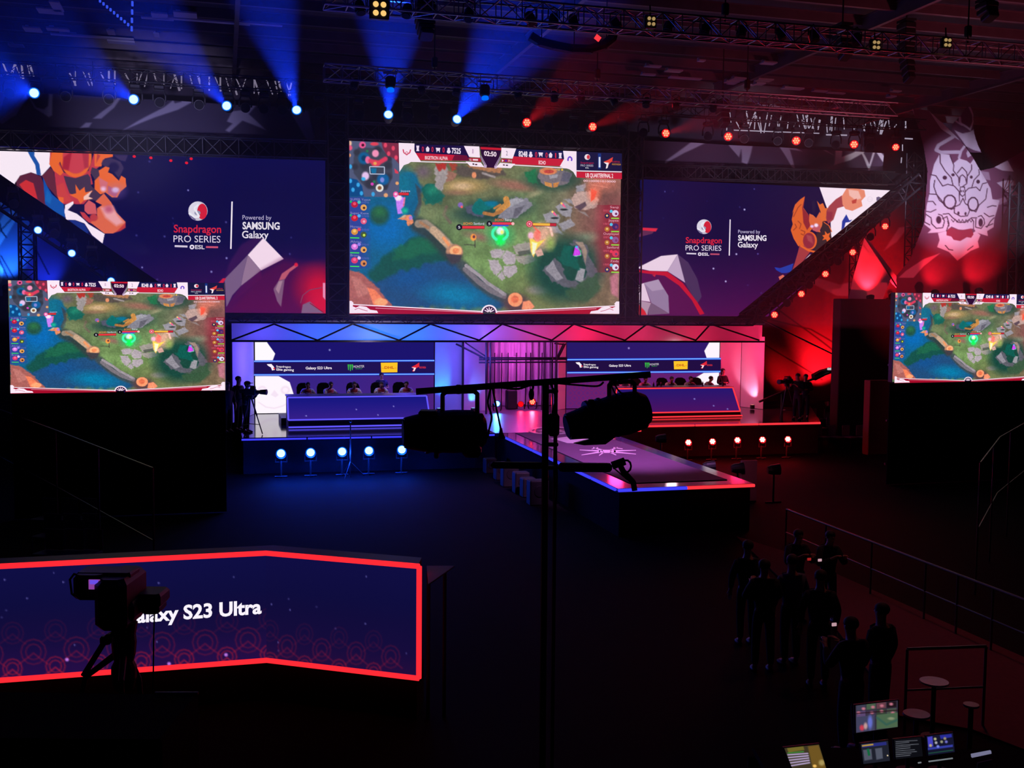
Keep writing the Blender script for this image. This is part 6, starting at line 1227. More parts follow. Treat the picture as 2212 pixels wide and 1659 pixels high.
# pars along the stage front
def par(px, py, Y, on, e, col, label, group, r=.155):
    p = V(PY(px, py, Y)); d = (V(C0)+Vector((0, 0, 7.5))-p).normalized(); t = thing('par_light', label, 'stage light', p, 0, group)
    b = MB(); b.lathe(p-d*.34, p+d, [(0, r*.6), (.05, r*.9), (.12, r), (.34, r*1.08), (.37, r*1.12)], 18); hd_ = b.build('housing', BLK, t)
    lens(hd_, p+d*.03, d, r, on); s = Vector((1, 0, 0))
    b = MB(); b.path([p-d*.15+s*r*1.15, p-d*.15+s*r*1.15-Vector((0, 0, .24)), p-d*.15-s*r*1.15-Vector((0, 0, .24)), p-d*.15-s*r*1.15], .018, 6)
    z = p.z-.24; b.tube((p.x, p.y+.07, z), (p.x, p.y+.07, .03), .03, 6); b.tube((p.x-.2, p.y+.07, .03), (p.x+.2, p.y+.07, .03), .03, 6); b.tube((p.x, p.y-.13, .03), (p.x, p.y+.27, .03), .03, 6); b.build('stand', BLK, t)
    child_lamp(lamp('SPOT', 'par_lamp', p+d*.06, e, col, p+Vector((0, -1.2, 1.0)), 70, .9, .1), t)
    gl = lamp('POINT', 'par_fascia_fill', p+Vector((0, -.15, -.05)), e*(.7 if on == 'blue' else .18), col, radius=.1); gl.data.specular_factor = 0; child_lamp(gl, t)  # added point lamp that lights the stage fascia around the par
for i, (x, y) in enumerate(((607, 980), (671, 978), (739, 976), (797, 974), (868, 972))):
    par(x, y, 34.5, 'blue', 230, (.006, .06, 1), f'bright blue par light on the floor before the stage, {["first", "second", "third", "fourth", "fifth"][i]} from the left', 'blue par lights before the stage')
for i, (x, y) in enumerate(((1487, 956), (1539, 954), (1593, 951), (1647, 950), (1702, 949))):
    par(x, y, 35.3, 'redw', 160, RC, f'bright red par light before the right stage, {["first", "second", "third", "fourth", "fifth"][i]} from the catwalk', 'red par lights before the right stage', .12)
# ------------------------------------------------------------------ overhead trusses with fixtures
Y2, Y3 = 31.0, 24.5
a, c = PY(700, 160, Y2), PY(1570, 212, Y2); z2 = (a[2]+c[2])/2
truss('overhead_truss', 'silvery lighting truss hanging in front of the centre screen', (a[0], Y2, z2), (c[0]+6, Y2, z2), .45, .42, m=ALU, r=.026, step=.5)
a, c = PY(880, 20, Y3), PY(2212, 110, Y3); z3 = (a[2]+c[2])/2
truss('overhead_truss', 'nearest lighting truss crossing the top of the view', (PY(700, 0, Y3)[0], Y3, z3), (c[0]+1.5, Y3, z3), .5, .45, m=ALU, r=.028, step=.5)
for ty, tz, x0, x1 in ((Y2, z2, 6, 16), (Y3, z3, 5, 19)):
    for x in (x0, (x0+x1)/2, x1):
        b = MB(); b.tube((x, ty, tz+.2), (x, ty, 14.3), .02, 6); b.bevbox((x, ty, tz+.5), (.16, .16, .3), .03); tag(b.build('chain_hoist', BLK), f'black chain hoist holding the {"silvery" if ty == Y2 else "nearest"} lighting truss', 'hoist', f'chain hoists of the {"silvery" if ty == Y2 else "nearest"} truss')
def hang(x, y, Y, zt, group, label, r=.11, ln=.3, tilt=0.0):
    p = V(PY(x, y, Y)); t = thing('par_can', label, 'stage light', p, 0, group)
    d = Vector((math.sin(tilt)*.5, -.35, -.9)).normalized()
    b = MB(); b.lathe(p-d*ln, p+d, [(0, r*.6), (.04, r*.85), (ln*.5, r), (ln, r*1.06)], 14); b.build('housing', BLK, t)
    b = MB(); b.lathe(p+d*.005, p+d, [(0, r*.85), (.01, r*.8)], 14); b.build('lens', L_OFF, t)
    b = MB(); m = p-d*ln*.5
    for s in (-1, 1): b.path([m+Vector((s*r*1.2, 0, 0)), m+Vector((s*r*1.1, 0, .22)), m+Vector((0, 0, .28))], .014, 6)
    b.tube(m+Vector((0, 0, .26)), (m.x, m.y, max(zt-.15, m.z+.3)), .02, 6); b.build('clamp', BLK, t)
for x in (763, 912, 985, 1120, 1198, 1255, 1330, 1395, 1460, 1540): hang(x, 190+(x-763)*.062, Y2, z2, 'par cans under the silvery truss', 'small black par can hanging under the silvery lighting truss', tilt=random.uniform(-1, 1))
for x in (780, 877, 1012, 1150, 1195, 1240, 1335, 1440, 1520, 1600, 1690, 1760, 1850): hang(x, 28+(x-780)*.062, Y3, z3, 'par cans under the nearest truss', 'small black par can hanging under the nearest lighting truss', r=.12, tilt=random.uniform(-1, 1))
# two blue-lit fixtures on the silvery truss
for x, y, lb in ((843, 178, 'left'), (1047, 196, 'right')):
    p = V(PY(x, y, Y2-.3)); t = thing('scanner_light', f'fixture edged in blue light on the silvery truss, {lb} of the two', 'stage light', p)
    b = MB(); b.bevbox(p, (.26, .26, .34), .05); b.build('body', BLK, t); b = MB(); b.tube(p+Vector((0, .1, .1)), (p.x, Y2-.22, z2-.19), .025, 6); b.tube(p+Vector((-.2, 0, .26)), p+Vector((.2, 0, .26)), .03, 6); b.build('bracket', ALU, t)
    b = MB(); b.lathe(p+Vector((0, -.05, -.19)), p+Vector((0, -.3, -1)), [(0, .1), (.06, .11)], 12); b.build('lens', L_BR, t)
# blinders: two by two warm lamps
WARM, WARMD = emat('warm_bulb', (255, 205, 120), 1.0), emat('dim_warm_bulb', (170, 140, 90), .9)
for i, (x, y, s, on) in enumerate(((820, 19, 7.5, 1), (1407, 46, 5, 0), (1893, 97, 5, 0), (2047, 92, 5, 0))):
    p = V(PY(x, y, Y3-.3)); k = s/FPX*25; t = thing('blinder_light', ['four-lamp blinder with warm glowing bulbs above the centre screen', 'dim four-lamp blinder on the nearest truss right of the centre', 'dim four-lamp blinder hanging at the upper right', 'rightmost dim four-lamp blinder near the frame corner'][i], 'stage light', p)
    b = MB(); b.bevbox(p+Vector((0, .07, 0)), (k*5.4, .12, k*5.4), .02); b.build('housing', BLK, t)
    for sx in (-1, 1):
        for sz in (-1, 1): b = MB(); b.sphere(p+Vector((sx*k*1.05, -.01, sz*k*1.15)), (k*.8, .04, k*.8), 12, 6); b.build('bulb', WARM if on else WARMD, t)
    b = MB(); b.tube(p+Vector((0, .07, k*2)), (p.x, p.y+.1, max(z3, p.z+.4)), .02, 6); b.build('bracket', BLK, t)
# hanging speaker clusters
def line_array(x0, y0, y1, Y, wpx, label, n=6, curve=.5):
    top, bot = V(PY(x0, y0, Y)), V(PY(x0, y1, Y)); h = (top.z-bot.z)/n; w = wpx/FPX*Y*1.02; t = thing('speaker_array', label, 'speaker', (top.x, Y, bot.z))
    for i in range(n):
        k = i/n; ang = -k*curve; b = MB(); b.bevbox((top.x, Y-.3*k*k, top.z-h*(i+.5)), (w*(1-.45*k*k), .5*(1-.3*k), h*.93), .03, Matrix.Rotation(ang, 3, 'X')); b.build('speaker_box', BLK, t)
    b = MB(); b.box((top.x, Y, top.z+.06), (w*.9, .5, .08)); b.tube((top.x, Y, top.z), (top.x, Y, max(14.4, top.z+.3)), .025, 6); b.build('rigging_frame', BLK, t)
line_array(918, 12, 86, 26, 42, 'tapering black speaker array hanging above the centre screen')
line_array(1820, 60, 130, 27, 34, 'black speaker array hanging at the upper right, nearer the middle', 5)
line_array(1958, 50, 180, 29, 30, 'long black speaker array hanging above the mask sail', 9)
line_array(1561, 222, 274, 34, 24, 'small black speaker array hanging above the right LED wall', 4)
line_array(2132, 6, 46, 25, 36, 'black speaker array at the top right corner of the view', 3)
# curved dark truss arc
b = MB(); pts = [PY(x, y, 27) for x, y in ((1146, 78), (1165, 90), (1195, 98), (1235, 106), (1275, 107), (1305, 98), (1322, 84), (1327, 66))]; b.path(pts, .13, 8); o = b.build('arc', BLK)
t = thing('curved_light_arc', 'dark curved rig above the centre screen with one small red lamp', 'light rig', pts[0]); o.parent = t; o.location = -V(t.location)
p = V(PY(1291, 82, 26.6)); b = MB(); b.box(p, (.15, .04, .13), Matrix.Rotation(.6, 3, 'Y')); b.build('red_lamp', emat('red_square', (255, 60, 70), 1), t)
for x, y in ((1170, 88), (1240, 104), (1310, 90)):
    p = V(PY(x, y, 27)); b = MB(); b.tube(p, (p.x, p.y, 14.3), .015, 5); b.build('hanging_wire', BLK, t)
# blue-lit chain and cable at upper left
t = thing('led_cable', 'string of tiny blue-lit links hanging at the upper left', 'light string', PY(285, 60, 27))
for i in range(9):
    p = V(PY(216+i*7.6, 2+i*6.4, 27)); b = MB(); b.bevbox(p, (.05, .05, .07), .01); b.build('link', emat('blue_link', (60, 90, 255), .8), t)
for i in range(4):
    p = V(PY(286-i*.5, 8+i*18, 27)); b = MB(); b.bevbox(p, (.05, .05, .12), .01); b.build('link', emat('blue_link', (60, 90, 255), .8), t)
b = MB(); b.tube(PY(210, -2, 27.02), PY(286, 62, 27.02), .012, 5); b.tube(PY(286, -10, 27.02), PY(285, 66, 27.02), .012, 5); b.build('cable', BLK, t)
# ------------------------------------------------------------------ haze in the hall
b = MB(); b.box((9.5, 32.05, 9.6), (42, 13.9, 9.2)); hz = b.build('haze', None); hz['kind'] = 'stuff'; tag(hz, 'thin stage haze that makes the blue and red light beams visible', 'haze')
m = bpy.data.materials.new('stage_haze'); m.use_nodes = True; nt = m.node_tree; nt.nodes.clear()
o = nt.nodes.new('ShaderNodeOutputMaterial'); vs = nt.nodes.new('ShaderNodeVolumeScatter'); vs.inputs['Density'].default_value = .0055; vs.inputs['Anisotropy'].default_value = .35
vs.inputs['Color'].default_value = (1, 1, 1, 1); nt.links.new(vs.outputs[0], o.inputs['Volume']); hz.data.materials.append(m); hz.display_type = 'WIRE'
# ------------------------------------------------------------------ front LED desk
YR3 = Matrix.Rotation(-YAW, 3, 'Z')
def vert(px, yt, yb, h):
    D = FPX*h/(yb-yt); a, c = PD(px, yt, D), PD(px, yb, D); return (a[0]+c[0])/2, (a[1]+c[1])/2, a[2], c[2]
h_ = 1.5; RgtE, Mid, Lft = vert(904, 1216, 1462, h_), vert(575, 1193, 1428, h_), vert(0, 1222, 1472, h_)
ztop = (RgtE[2]+Mid[2]+Lft[2])/3; zbot = ztop-h_
ex = 1.35; LftX = (Mid[0]+(Lft[0]-Mid[0])*ex, Mid[1]+(Lft[1]-Mid[1])*ex)
t = thing('led_counter', 'folded LED counter outlined in red neon in the near left', 'LED counter', (Mid[0], Mid[1], 0))
b = MB()
back = (math.sin(YAW)*.9, math.cos(YAW)*.9)
P3 = [LftX, (Mid[0], Mid[1]), (RgtE[0], RgtE[1])]
for A, B in ((P3[0], P3[1]), (P3[1], P3[2])):
    b.hexa([(A[0], A[1]+.03, zbot), (B[0], B[1]+.03, zbot), (B[0]+back[0]*.5, B[1]+back[1]*.5, zbot), (A[0]+back[0]*.5, A[1]+back[1]*.5, zbot), (A[0], A[1]+.03, ztop), (B[0], B[1]+.03, ztop), (B[0]+back[0]*.5, B[1]+back[1]*.5, ztop), (A[0]+back[0]*.5, A[1]+back[1]*.5, ztop)])
b.build('counter_body', BLK, t)
NEON = emat('red_neon', (255, 38, 48), 1.3)
def face_panel(A, B, z0, z1, nx, ny, draw, par, name='led_face'):
    q = [pr((*A, z1)), pr((*B, z1)), pr((*B, z0)), pr((*A, z0))]; p = Pic(q, nx, ny, (14, 12, 58)).frame(0, 1150, .45208); draw(p)
    A_, B_ = np.array(A), np.array(B); d = (B_-A_)/np.linalg.norm(B_-A_); n = np.array([d[1], -d[0]])
    me = p.mesh(name, lambda u, v, h: (A_[0]+(B_[0]-A_[0])*u+n[0]*h, A_[1]+(B_[1]-A_[1])*u+n[1]*h, z1-(z1-z0)*v), LEDM); o = put_mesh(me, name, par); o.location = -V(par.location); return o
def drawL(p):
    X, Y = p.XY(); v = p.v; p.mixc(np.clip((v-.35)*1.2, 0, 1)*.6, (44, 14, 70)); p.mixc(np.clip((v-.7)*3, 0, 1)*.5, (50, 14, 80)); p.mixc(np.clip(.5-v, 0, .5)*.6, (18, 20, 96))
    for i in range(-4, 14):
        for j, (yy, r) in enumerate(((640, 46), (560, 60), (470, 52))):
            cx_, cy_ = 60+i*205+(j % 2)*100, yy-(i*205-200)*.055
            if cx_ < 1310 and cx_ > -600:
                al = (.7, .38, .16)[j]
                for rr in (1, .62): p.stroke([(cx_+r*rr*math.cos(a/12*2*math.pi), cy_+r*rr*math.sin(a/12*2*math.pi)) for a in range(13)], 6, (150, 24, 52), 7, al)
                p.stroke([(cx_-r*1.2, cy_+r), (cx_-r*.5, cy_+r*.5), (cx_, cy_+r*.1), (cx_+r*.5, cy_+r*.5), (cx_+r*1.2, cy_+r)], 7, (170, 26, 56), 7, al)
    stars(p, 14, 0, 1270, 190, 620, 5, 9)
    for x, y in ((320, 608), (1080, 585), (808, 628), (672, 203)): p.blob(x, y, 8, 8, (190, 120, 230), .9)
    p.text('Galaxy S23 Ultra', 582, 436, 1250, 386, 68, (250, 244, 255), .032)
def drawR(p):
    X, Y = p.XY(); v = p.v; p.mixc(np.clip((v-.35)*1.2, 0, 1)*.55, (40, 12, 64)); p.mixc(np.clip(.5-v, 0, .5)*.6, (20, 18, 90)); p.mixc(np.clip((v-.8)*4, 0, 1)*.4, (60, 14, 60))
    for i in range(0, 5):
        for j, (yy, r) in enumerate(((620, 46), (545, 54), (470, 50))):
            cx_, cy_ = 1290+i*165+(j % 2)*82, yy+i*165*.1
            if cx_ < 1950:
                al = (.55, .3, .14)[j]
                for rr in (1, .6): p.stroke([(cx_+r*rr*.8*math.cos(a/12*2*math.pi), cy_+r*rr*math.sin(a/12*2*math.pi)) for a in range(13)], 6, (150, 24, 52), 7, al)
                p.stroke([(cx_-r, cy_+r), (cx_-r*.4, cy_+r*.5), (cx_, cy_+r*.1), (cx_+r*.4, cy_+r*.5), (cx_+r, cy_+r)], 7, (170, 26, 56), 7, al)
    stars(p, 10, 1290, 1950, 190, 600, 5, 12)
face_panel(P3[0], P3[1], zbot, ztop, 330, 120, drawL, t); face_panel(P3[1], P3[2], zbot, ztop, 190, 120, drawR, t)
for z in (ztop, zbot):
    for A, B in ((P3[0], P3[1]), (P3[1], P3[2])):
        b = MB(); b.tube((A[0], A[1]-.04, z), (B[0], B[1]-.04, z), .036, 8); b.build('neon_tube', NEON, t)
b = MB(); b.tube((P3[2][0], P3[2][1]-.04, zbot), (P3[2][0], P3[2][1]-.04, ztop), .036, 8); b.build('neon_tube', NEON, t)
b = MB()
for A, B in ((P3[0], P3[1]), (P3[1], P3[2])): b.hexa([(A[0], A[1]+.1, 0), (B[0], B[1]+.1, 0), (B[0]+back[0], B[1]+back[1], 0), (A[0]+back[0], A[1]+back[1], 0), (A[0], A[1]+.1, zbot-.04), (B[0], B[1]+.1, zbot-.04), (B[0]+back[0], B[1]+back[1], zbot-.04), (A[0]+back[0], A[1]+back[1], zbot-.04)])
b.build('plinth', BLKM, t)
b = MB(); pts = [PZ(922, 1222, ztop-.1), PZ(982, 1222, ztop-.1), PZ(925, 1262, ztop-.12)]; b.prism(pts, (0, 0, -.02)); tag(b.build('table_corner', mat('dim_tabletop', (.6, .5, .65), .6)), 'dim grey corner of a table top right of the neon counter', 'table')
b = MB(); c_ = PZ(945, 1235, ztop-.1); 
for dx, dy in ((-.1, .1), (.12, .1)): b.tube((c_[0]+dx, c_[1]+dy, 0), (c_[0]+dx, c_[1]+dy, ztop-.13), .025, 6)
o = b.build('leg', BLK); o.parent = bpy.data.objects['table_corner']
# ------------------------------------------------------------------ helpers placed with the view's scale
def bp(b, x0, y0, x1, y1, D, dep, bev=.02, yaw=0):
    c = PD((x0+x1)/2, (y0+y1)/2, D); b.bevbox(c, (abs(x1-x0)/FPX*D, dep, abs(y1-y0)/FPX*D), bev, Matrix.Rotation(-YAW+yaw, 3, 'Z')); return b
# near television camera in silhouette
DC = 11.2
t = thing('television_camera', 'black television camera with a small lit viewfinder in front of the neon counter', 'television camera', PD(262, 1470, DC))
b = MB(); bp(b, 168, 1236, 232, 1290, DC-.1, .3, .04); bp(b, 176, 1230, 292, 1244, DC, .3, .02); vh = b.build('viewfinder_hood', BLK, t)
b = MB(); bp(b, 192, 1252, 229, 1273, DC-.28, .02, .002); b.build('viewfinder_screen', emat('viewfinder_glow', (150, 70, 170), .8), vh)
b = MB(); bp(b, 194, 1253, 212, 1262, DC-.295, .01, .002); b.build('screen_image', emat('viewfinder_blue', (110, 80, 240), .9), vh)
b = MB(); bp(b, 228, 1236, 296, 1345, DC, .7, .06); bp(b, 240, 1290, 305, 1332, DC, .5, .05); b.build('body', BLK, t)
b = MB(); bp(b, 296, 1275, 357, 1304, DC+.2, .36, .03); bp(b, 312, 1300, 352, 1320, DC+.2, .3, .03); b.build('lens_box', BLK, t)
b = MB(); bp(b, 210, 1298, 240, 1328, DC-.15, .12, .02); b.build('side_monitor', BLK, t)
b = MB(); bp(b, 214, 1301, 234, 1317, DC-.24, .02, .002); b.build('side_monitor_screen', emat('side_screen_glow', (90, 90, 200), .8), t)
b = MB(); pts = [PD(x, y, DC-.1) for x, y in ((182, 1246), (160, 1240), (151, 1252), (155, 1282), (166, 1291), (180, 1284))]; b.path(pts, .012, 6); b.build('grip_handle', BLK, t)
b = MB(); b.lathe(PD(268, 1345, DC), PD(268, 1480, DC), [(0, .14), (.12, .12), (.2, .13), (.32, .12), (.4, .1), (.46, .13), (.58, .13), (.7, .1)], 16); b.build('pan_head', BLK, t)
b = MB(); b.path([PD(255, 1362, DC), PD(232, 1376, DC-.2), PD(180, 1460, DC-.5)], .03, 6); bp(b, 217, 1374, 240, 1392, DC-.2, .08, .02); b.build('pan_handle', BLK, t)
zc = .02
for k, (x, y) in enumerate(((185, 1462), (300, 1466), (262, 1472))):
    f_ = PD(x, y, DC+(.3, .35, -.4)[k]); b = MB(); b.tube(PD(268, 1400, DC), f_, .04, 8, .03); b.tube(f_, (f_[0]+(f_[0]-PD(268, 1400, DC)[0])*.8, f_[1], zc+.02), .03, 6); b.build('leg', BLK, t)
b = MB(); b.path([PD(334, 1320, DC), PD(332, 1380, DC), PD(331, 1470, DC)], .008, 5); b.path([PD(330, 1470, DC), PD(330, 1520, DC)], .008, 5); b.build('cable', BLK, t)
# flight case at near left
DK = 9.2; zt = float(PZ(300, 1496, 0)[2]); cT = PD(215, 1496, DK); t = thing('flight_case', 'big black flight case at the bottom left corner', 'flight case', (cT[0], cT[1], 0))
b = MB(); cc = PD(150, 1496, DK); b.bevbox((cc[0]-math.sin(YAW)*.5, cc[1]-math.cos(YAW)*.5, cT[2]/2), (560/FPX*DK, 1.0, cT[2]), .03, YR3); b.build('body', BLKM, t)
b = MB(); e0, e1 = PD(335, 1497, DK), PD(428, 1497, DK); b.tube(e0, e1, .012, 6); b.build('edge_trim', ALU, t)
# ------------------------------------------------------------------ light stand with two spotlights in the foreground
DS = 8.0
t = thing('light_stand', 'black T-shaped light stand silhouetted before the stage', 'light stand', (*PD(1179, 1300, DS)[:2], 0))
b = MB(); b.tube(PD(899, 845.5, DS), PD(1405, 808.5, DS), .023, 4); b.tube(PD(899, 846, DS), PD(1405, 809, DS), .024, 10); b.build('cross_bar', BLK, t)
s_ = PD(1179, 825, DS); g_ = PD(1179, 1200, DS); b = MB(); b.tube((g_[0], g_[1], .02), s_, .026, 10); b.build('post', BLK, t)
s2 = PD(1201, 830, DS); g2 = PD(1200, 1100, DS); b = MB(); b.tube((g2[0], g2[1], 1.2), s2, .015, 8); b.build('riser_tube', BLK, t)
for y in (845, 905, 925, 960, 1010): b = MB(); bp(b, 1176, y-4, 1206, y+4, DS, .05, .008); b.build('coupler', BLK, t)
b = MB(); bp(b, 1184, 893, 1208, 942, DS, .1, .02); b.build('junction_box', BLK, t)
b = MB(); cc = (g_[0], g_[1])
for k in range(3): a = k*2.094+.4; b.tube((cc[0], cc[1], .75), (cc[0]+.75*math.cos(a), cc[1]+.75*math.sin(a), .02), .016, 6); b.tube((cc[0], cc[1], .35), (cc[0]+.42*math.cos(a), cc[1]+.42*math.sin(a), .33), .012, 6)
b.build('tripod_base', BLK, t)
b = MB(); bp(b, 1206, 1000, 1322, 1019, DS, .07, .02); bp(b, 1060, 998, 1175, 1012, DS, .06, .02); b.tube(PD(1322, 1006, DS), PD(1350, 996, DS), .03, 8); b.build('side_arm', BLK, t)
b = MB(); ring = [PD(1353+10*math.cos(a), 1007+13*math.sin(a), DS-.03) for a in [i*.63 for i in range(11)]]; b.path(ring, .008, 5); b.path([PD(1340, 1006, DS), PD(1346, 1018, DS), PD(1368, 1042, DS), PD(1371, 1060, DS)], .022, 8); b.tube(PD(1327, 1012, DS), PD(1355, 1036, DS), .006, 5); b.build('clamp_hook', BLK, t)
def cable(pts, label, r=.009):
    P = [V(PD(x, y, DS-.04+.03*i % .09)) for i, (x, y) in enumerate(pts)]
    out = []
    for i in range(len(P)-1):
        p0, p1, p2, p3 = P[max(0, i-1)], P[i], P[i+1], P[min(len(P)-1, i+2)]
        for k in range(5):
            u = k/5; out.append(.5*((2*p1)+(p2-p0)*u+(2*p0-5*p1+4*p2-p3)*u*u+(3*p1-p0-3*p2+p3)*u**3))
    out.append(P[-1]); b = MB(); b.path(out, r, 6); return tag(b.build('power_cable', BLK), label, 'cable')
cable([(1065, 835), (1090, 838), (1120, 840), (1150, 832), (1148, 850)], 'black cable drooping under the bar left of the post')
b = MB(); b.sphere(PD(1148, 852, DS-.03), (.022, .02, .045), 10, 6); tag(b.build('cable_plug', BLK), 'black plug dangling from the bar just left of the post', 'plug')
cable([(1060, 838), (1054, 870), (1062, 900), (1056, 930), (1054, 945)], 'black cable hanging beside the left spotlight', .008)
cable([(1064, 838), (1070, 870), (1076, 900), (1082, 928), (1084, 938)], 'long black cable hanging with a plug end above the catwalk', .008)
b = MB(); b.lathe(PD(1082, 925, DS), PD(1084, 960, DS), [(0, .01), (.03, .014), (.07, .03), (.08, .03)], 10); tag(b.build('cable_plug', BLK), 'cone-shaped black plug at the end of the long hanging cable', 'plug')
cable([(1190, 830), (1200, 860), (1193, 900), (1200, 960), (1203, 1040), (1198, 1100)], 'black cable running down beside the stand post', .008)
cable([(1205, 828), (1250, 832), (1290, 834), (1303, 826)], 'black cable looped under the right arm of the bar', .008)
cable([(1318, 824), (1326, 845), (1338, 860), (1345, 862)], 'thin black cable dropping to the right spotlight', .006)
cable([(1324, 824), (1335, 842), (1350, 856), (1356, 866)], 'second thin black cable dropping to the right spotlight', .006)
def spotl(label, A, B, prof, yoke, top, clampx, extra):
    """A front end, B rear end in view coordinates"""
    a, c = V(PD(*A, DS)), V(PD(*B, DS+.12)); L = (c-a).length; t = thing('spotlight', label, 'spotlight', (a+c)/2)
    b = MB(); b.lathe(a, c, [(k*L, r) for k, r in prof], 20); hs = b.build('housing', BLK, t)
    b = MB(); b.lathe(a-(c-a).normalized()*.01, c, [(0, prof[0][1]*.85), (.012, prof[0][1]*.85)], 16); b.build('lens', L_OFF, hs)
    b = MB(); (xa, ya), (xb, yb) = yoke; b.path([PD(xa, ya, DS+.06), PD(xa, top+6, DS+.06), PD(xa+7, top, DS+.06), PD(xb-7, top-2, DS+.06), PD(xb, top+4, DS+.06), PD(xb, yb, DS+.06)], .017, 8); b.build('yoke', BLK, t)
    b = MB(); bp(b, clampx-6, top-16, clampx+6, top+4, DS, .07, .01); b.build('hook_clamp', BLK, t)
    b = MB(); ax = (c-a).normalized()
    for k in (.25, .4, .55, .7): b.lathe(a+ax*L*k, c, [(0, .16), (.02, .165), (.03, .16)], 20)
    extra(b); b.build('cooling_fin', BLK, t)
    return t
def ex1(b): bp(b, 905, 886, 945, 896, DS, .16, .02); bp(b, 1000, 960, 1040, 986, DS, .2, .03); bp(b, 938, 975, 948, 990, DS, .05, .01); bp(b, 1028, 893, 1046, 905, DS, .1, .02)
def ex2(b): bp(b, 1268, 863, 1286, 875, DS, .1, .02); bp(b, 1378, 905, 1400, 925, DS, .12, .02)
spotl('black spotlight hanging under the left arm of the stand', (873, 935), (1048, 930), [(0, .115), (.1, .13), (.3, .155), (.6, .165), (.85, .16), (.95, .13), (1, .1)], ((956, 895), (1031, 895)), 847, 990, ex1)
spotl('black spotlight tilted up under the right arm of the stand', (1226, 922), (1398, 882), [(0, .1), (.15, .115), (.4, .15), (.7, .165), (.9, .15), (1, .11)], ((1316, 872), (1371, 862)), 826, 1340, ex2)
b = MB(); b.prism([PD(x, y, DS-.02) for x, y in ((1240, 958), (1262, 962), (1308, 960), (1330, 944), (1290, 936), (1272, 950))], V(RF)*.1); b.build('barn_door', BLK, bpy.data.objects['spotlight.001'])
# ------------------------------------------------------------------ production desk at the bottom right
DM = 9.5
t = thing('production_desk', 'dark production desk at the bottom right carrying small monitors', 'desk', (*PD(1930, 1700, DM)[:2], 0))
p0 = PD(1930, 1662, DM); b = MB(); b.bevbox((p0[0]+.05, p0[1]-.1, p0[2]), (2.5, 1.0, .05), .02, YR3); b.build('table_top', BLKM, t)
b = MB(); b.bevbox((p0[0]+.05, p0[1]+.3, p0[2]/2), (2.4, .06, p0[2]-.05), .01, YR3); b.build('front_panel', BLKM, t)
def monitor(name, label, q, D0, base, draw, stand=True):
    """q: corners tl, tr, br, bl in the view"""
    P = [PD(x, y, D0+dd) for (x, y), dd in zip(q, (0.02, .02, 0, 0))]; t = thing(name, label, 'monitor', P[3])
    p = Pic(q, 60, 40, base).frame(0, 0, 1); draw(p); A = [np.array(v) for v in P]; nrm = -RF
    fn = lambda u, v, h: tuple((A[0][k]+(A[1][k]-A[0][k])*u)*(1-v)+(A[3][k]+(A[2][k]-A[3][k])*u)*v+nrm[k]*(h+.004) for k in range(3))
    put_mesh(p.mesh('screen', fn, LEDM, .0003), 'screen', t).location = -V(t.location)
    cen = sum(A)/4; b = MB(); out = [cen+(v-cen)*1.06 for v in A]; b.prism(out, V(RF)*.03); b.build('casing', BLK, t)
    if stand: bt = (A[2]+A[3])/2; b = MB(); b.tube(bt+RF*.03, (bt[0]+RF[0]*.03, bt[1]+RF[1]*.03, max(bt[2]-.28, p0[2]+.03)), .018, 8); b.lathe((bt[0]+RF[0]*.03, bt[1]+RF[1]*.03, max(bt[2]-.28, p0[2]+.03)), (bt[0]+RF[0]*.03, bt[1]+RF[1]*.03, 9), [(0, .1), (.012, .1)], 16); b.build('foot', BLK, t)
    return t
def mv(p):
    rr = random.Random(2)
    for i in range(4):
        for j in range(2):
            x, y = 1850+i*22, 1522+j*15-i*2; p.poly([(x, y), (x+20, y-2), (x+20, y+11), (x, y+13)], [(60, 60, 80), (90, 70, 110), (70, 90, 70), (60, 50, 70), (100, 60, 70), (50, 60, 50), (30, 20, 26), (70, 80, 70)][i*2+j], 1.5); p.blob(x+rr.uniform(4, 16), y+rr.uniform(2, 9), 4, 3, (190, 110, 130), .9)
    p.poly([(1849, 1549), (1890, 1544), (1890, 1577), (1849, 1582)], (64, 64, 92), 1.5); p.poly([(1894, 1544), (1939, 1539), (1939, 1570), (1894, 1575)], (74, 100, 74), 1.5); p.blob(1862, 1572, 5, 6, (200, 60, 80), .8); p.blob(1880, 1560, 5, 14, (100, 110, 200), .8); p.blob(1870, 1568, 4, 7, (190, 150, 150), .8); p.stroke([(1895, 1550), (1915, 1565), (1938, 1555)], 4, (50, 90, 80), 4); p.blob(1925, 1552, 7, 3, (130, 140, 110), .8); p.stroke([(1850, 1541), (1938, 1534)], 2, (40, 14, 24), 1.5)
monitor('multiview_monitor', 'largest desk monitor showing a grid of small pictures', [(1848, 1524), (1939, 1513), (1939, 1570), (1849, 1583)], DM, (50, 44, 60), mv)
def m1(p): p.poly([(1862, 1608), (1914, 1602), (1915, 1609), (1862, 1615)], (40, 44, 120), 1); p.stroke([(1863, 1611), (1885, 1608)], 3, (200, 160, 50), 2); p.poly([(1864, 1620), (1882, 1618), (1884, 1640), (1867, 1643)], (80, 84, 100), 2); p.poly([(1890, 1617), (1905, 1615), (1907, 1638), (1893, 1641)], (80, 84, 100), 2); p.poly([(1872, 1618), (1877, 1617), (1880, 1632), (1875, 1633)], (20, 100, 60), 1); p.blob(1917, 1632, 1.5, 1.5, (240, 220, 180), .5)
monitor('small_monitor', 'small monitor with blue and grey panels under the multiview monitor', [(1859, 1607), (1918, 1600), (1922, 1643), (1865, 1650)], DM-.15, (30, 32, 44), m1)
def m2(p):
    for i in range(9): p.stroke([(1935, 1602+i*4), (1935+random.Random(i).uniform(25, 50), 1599+i*4)], 1.2, (120, 124, 134), 1.2, .9)
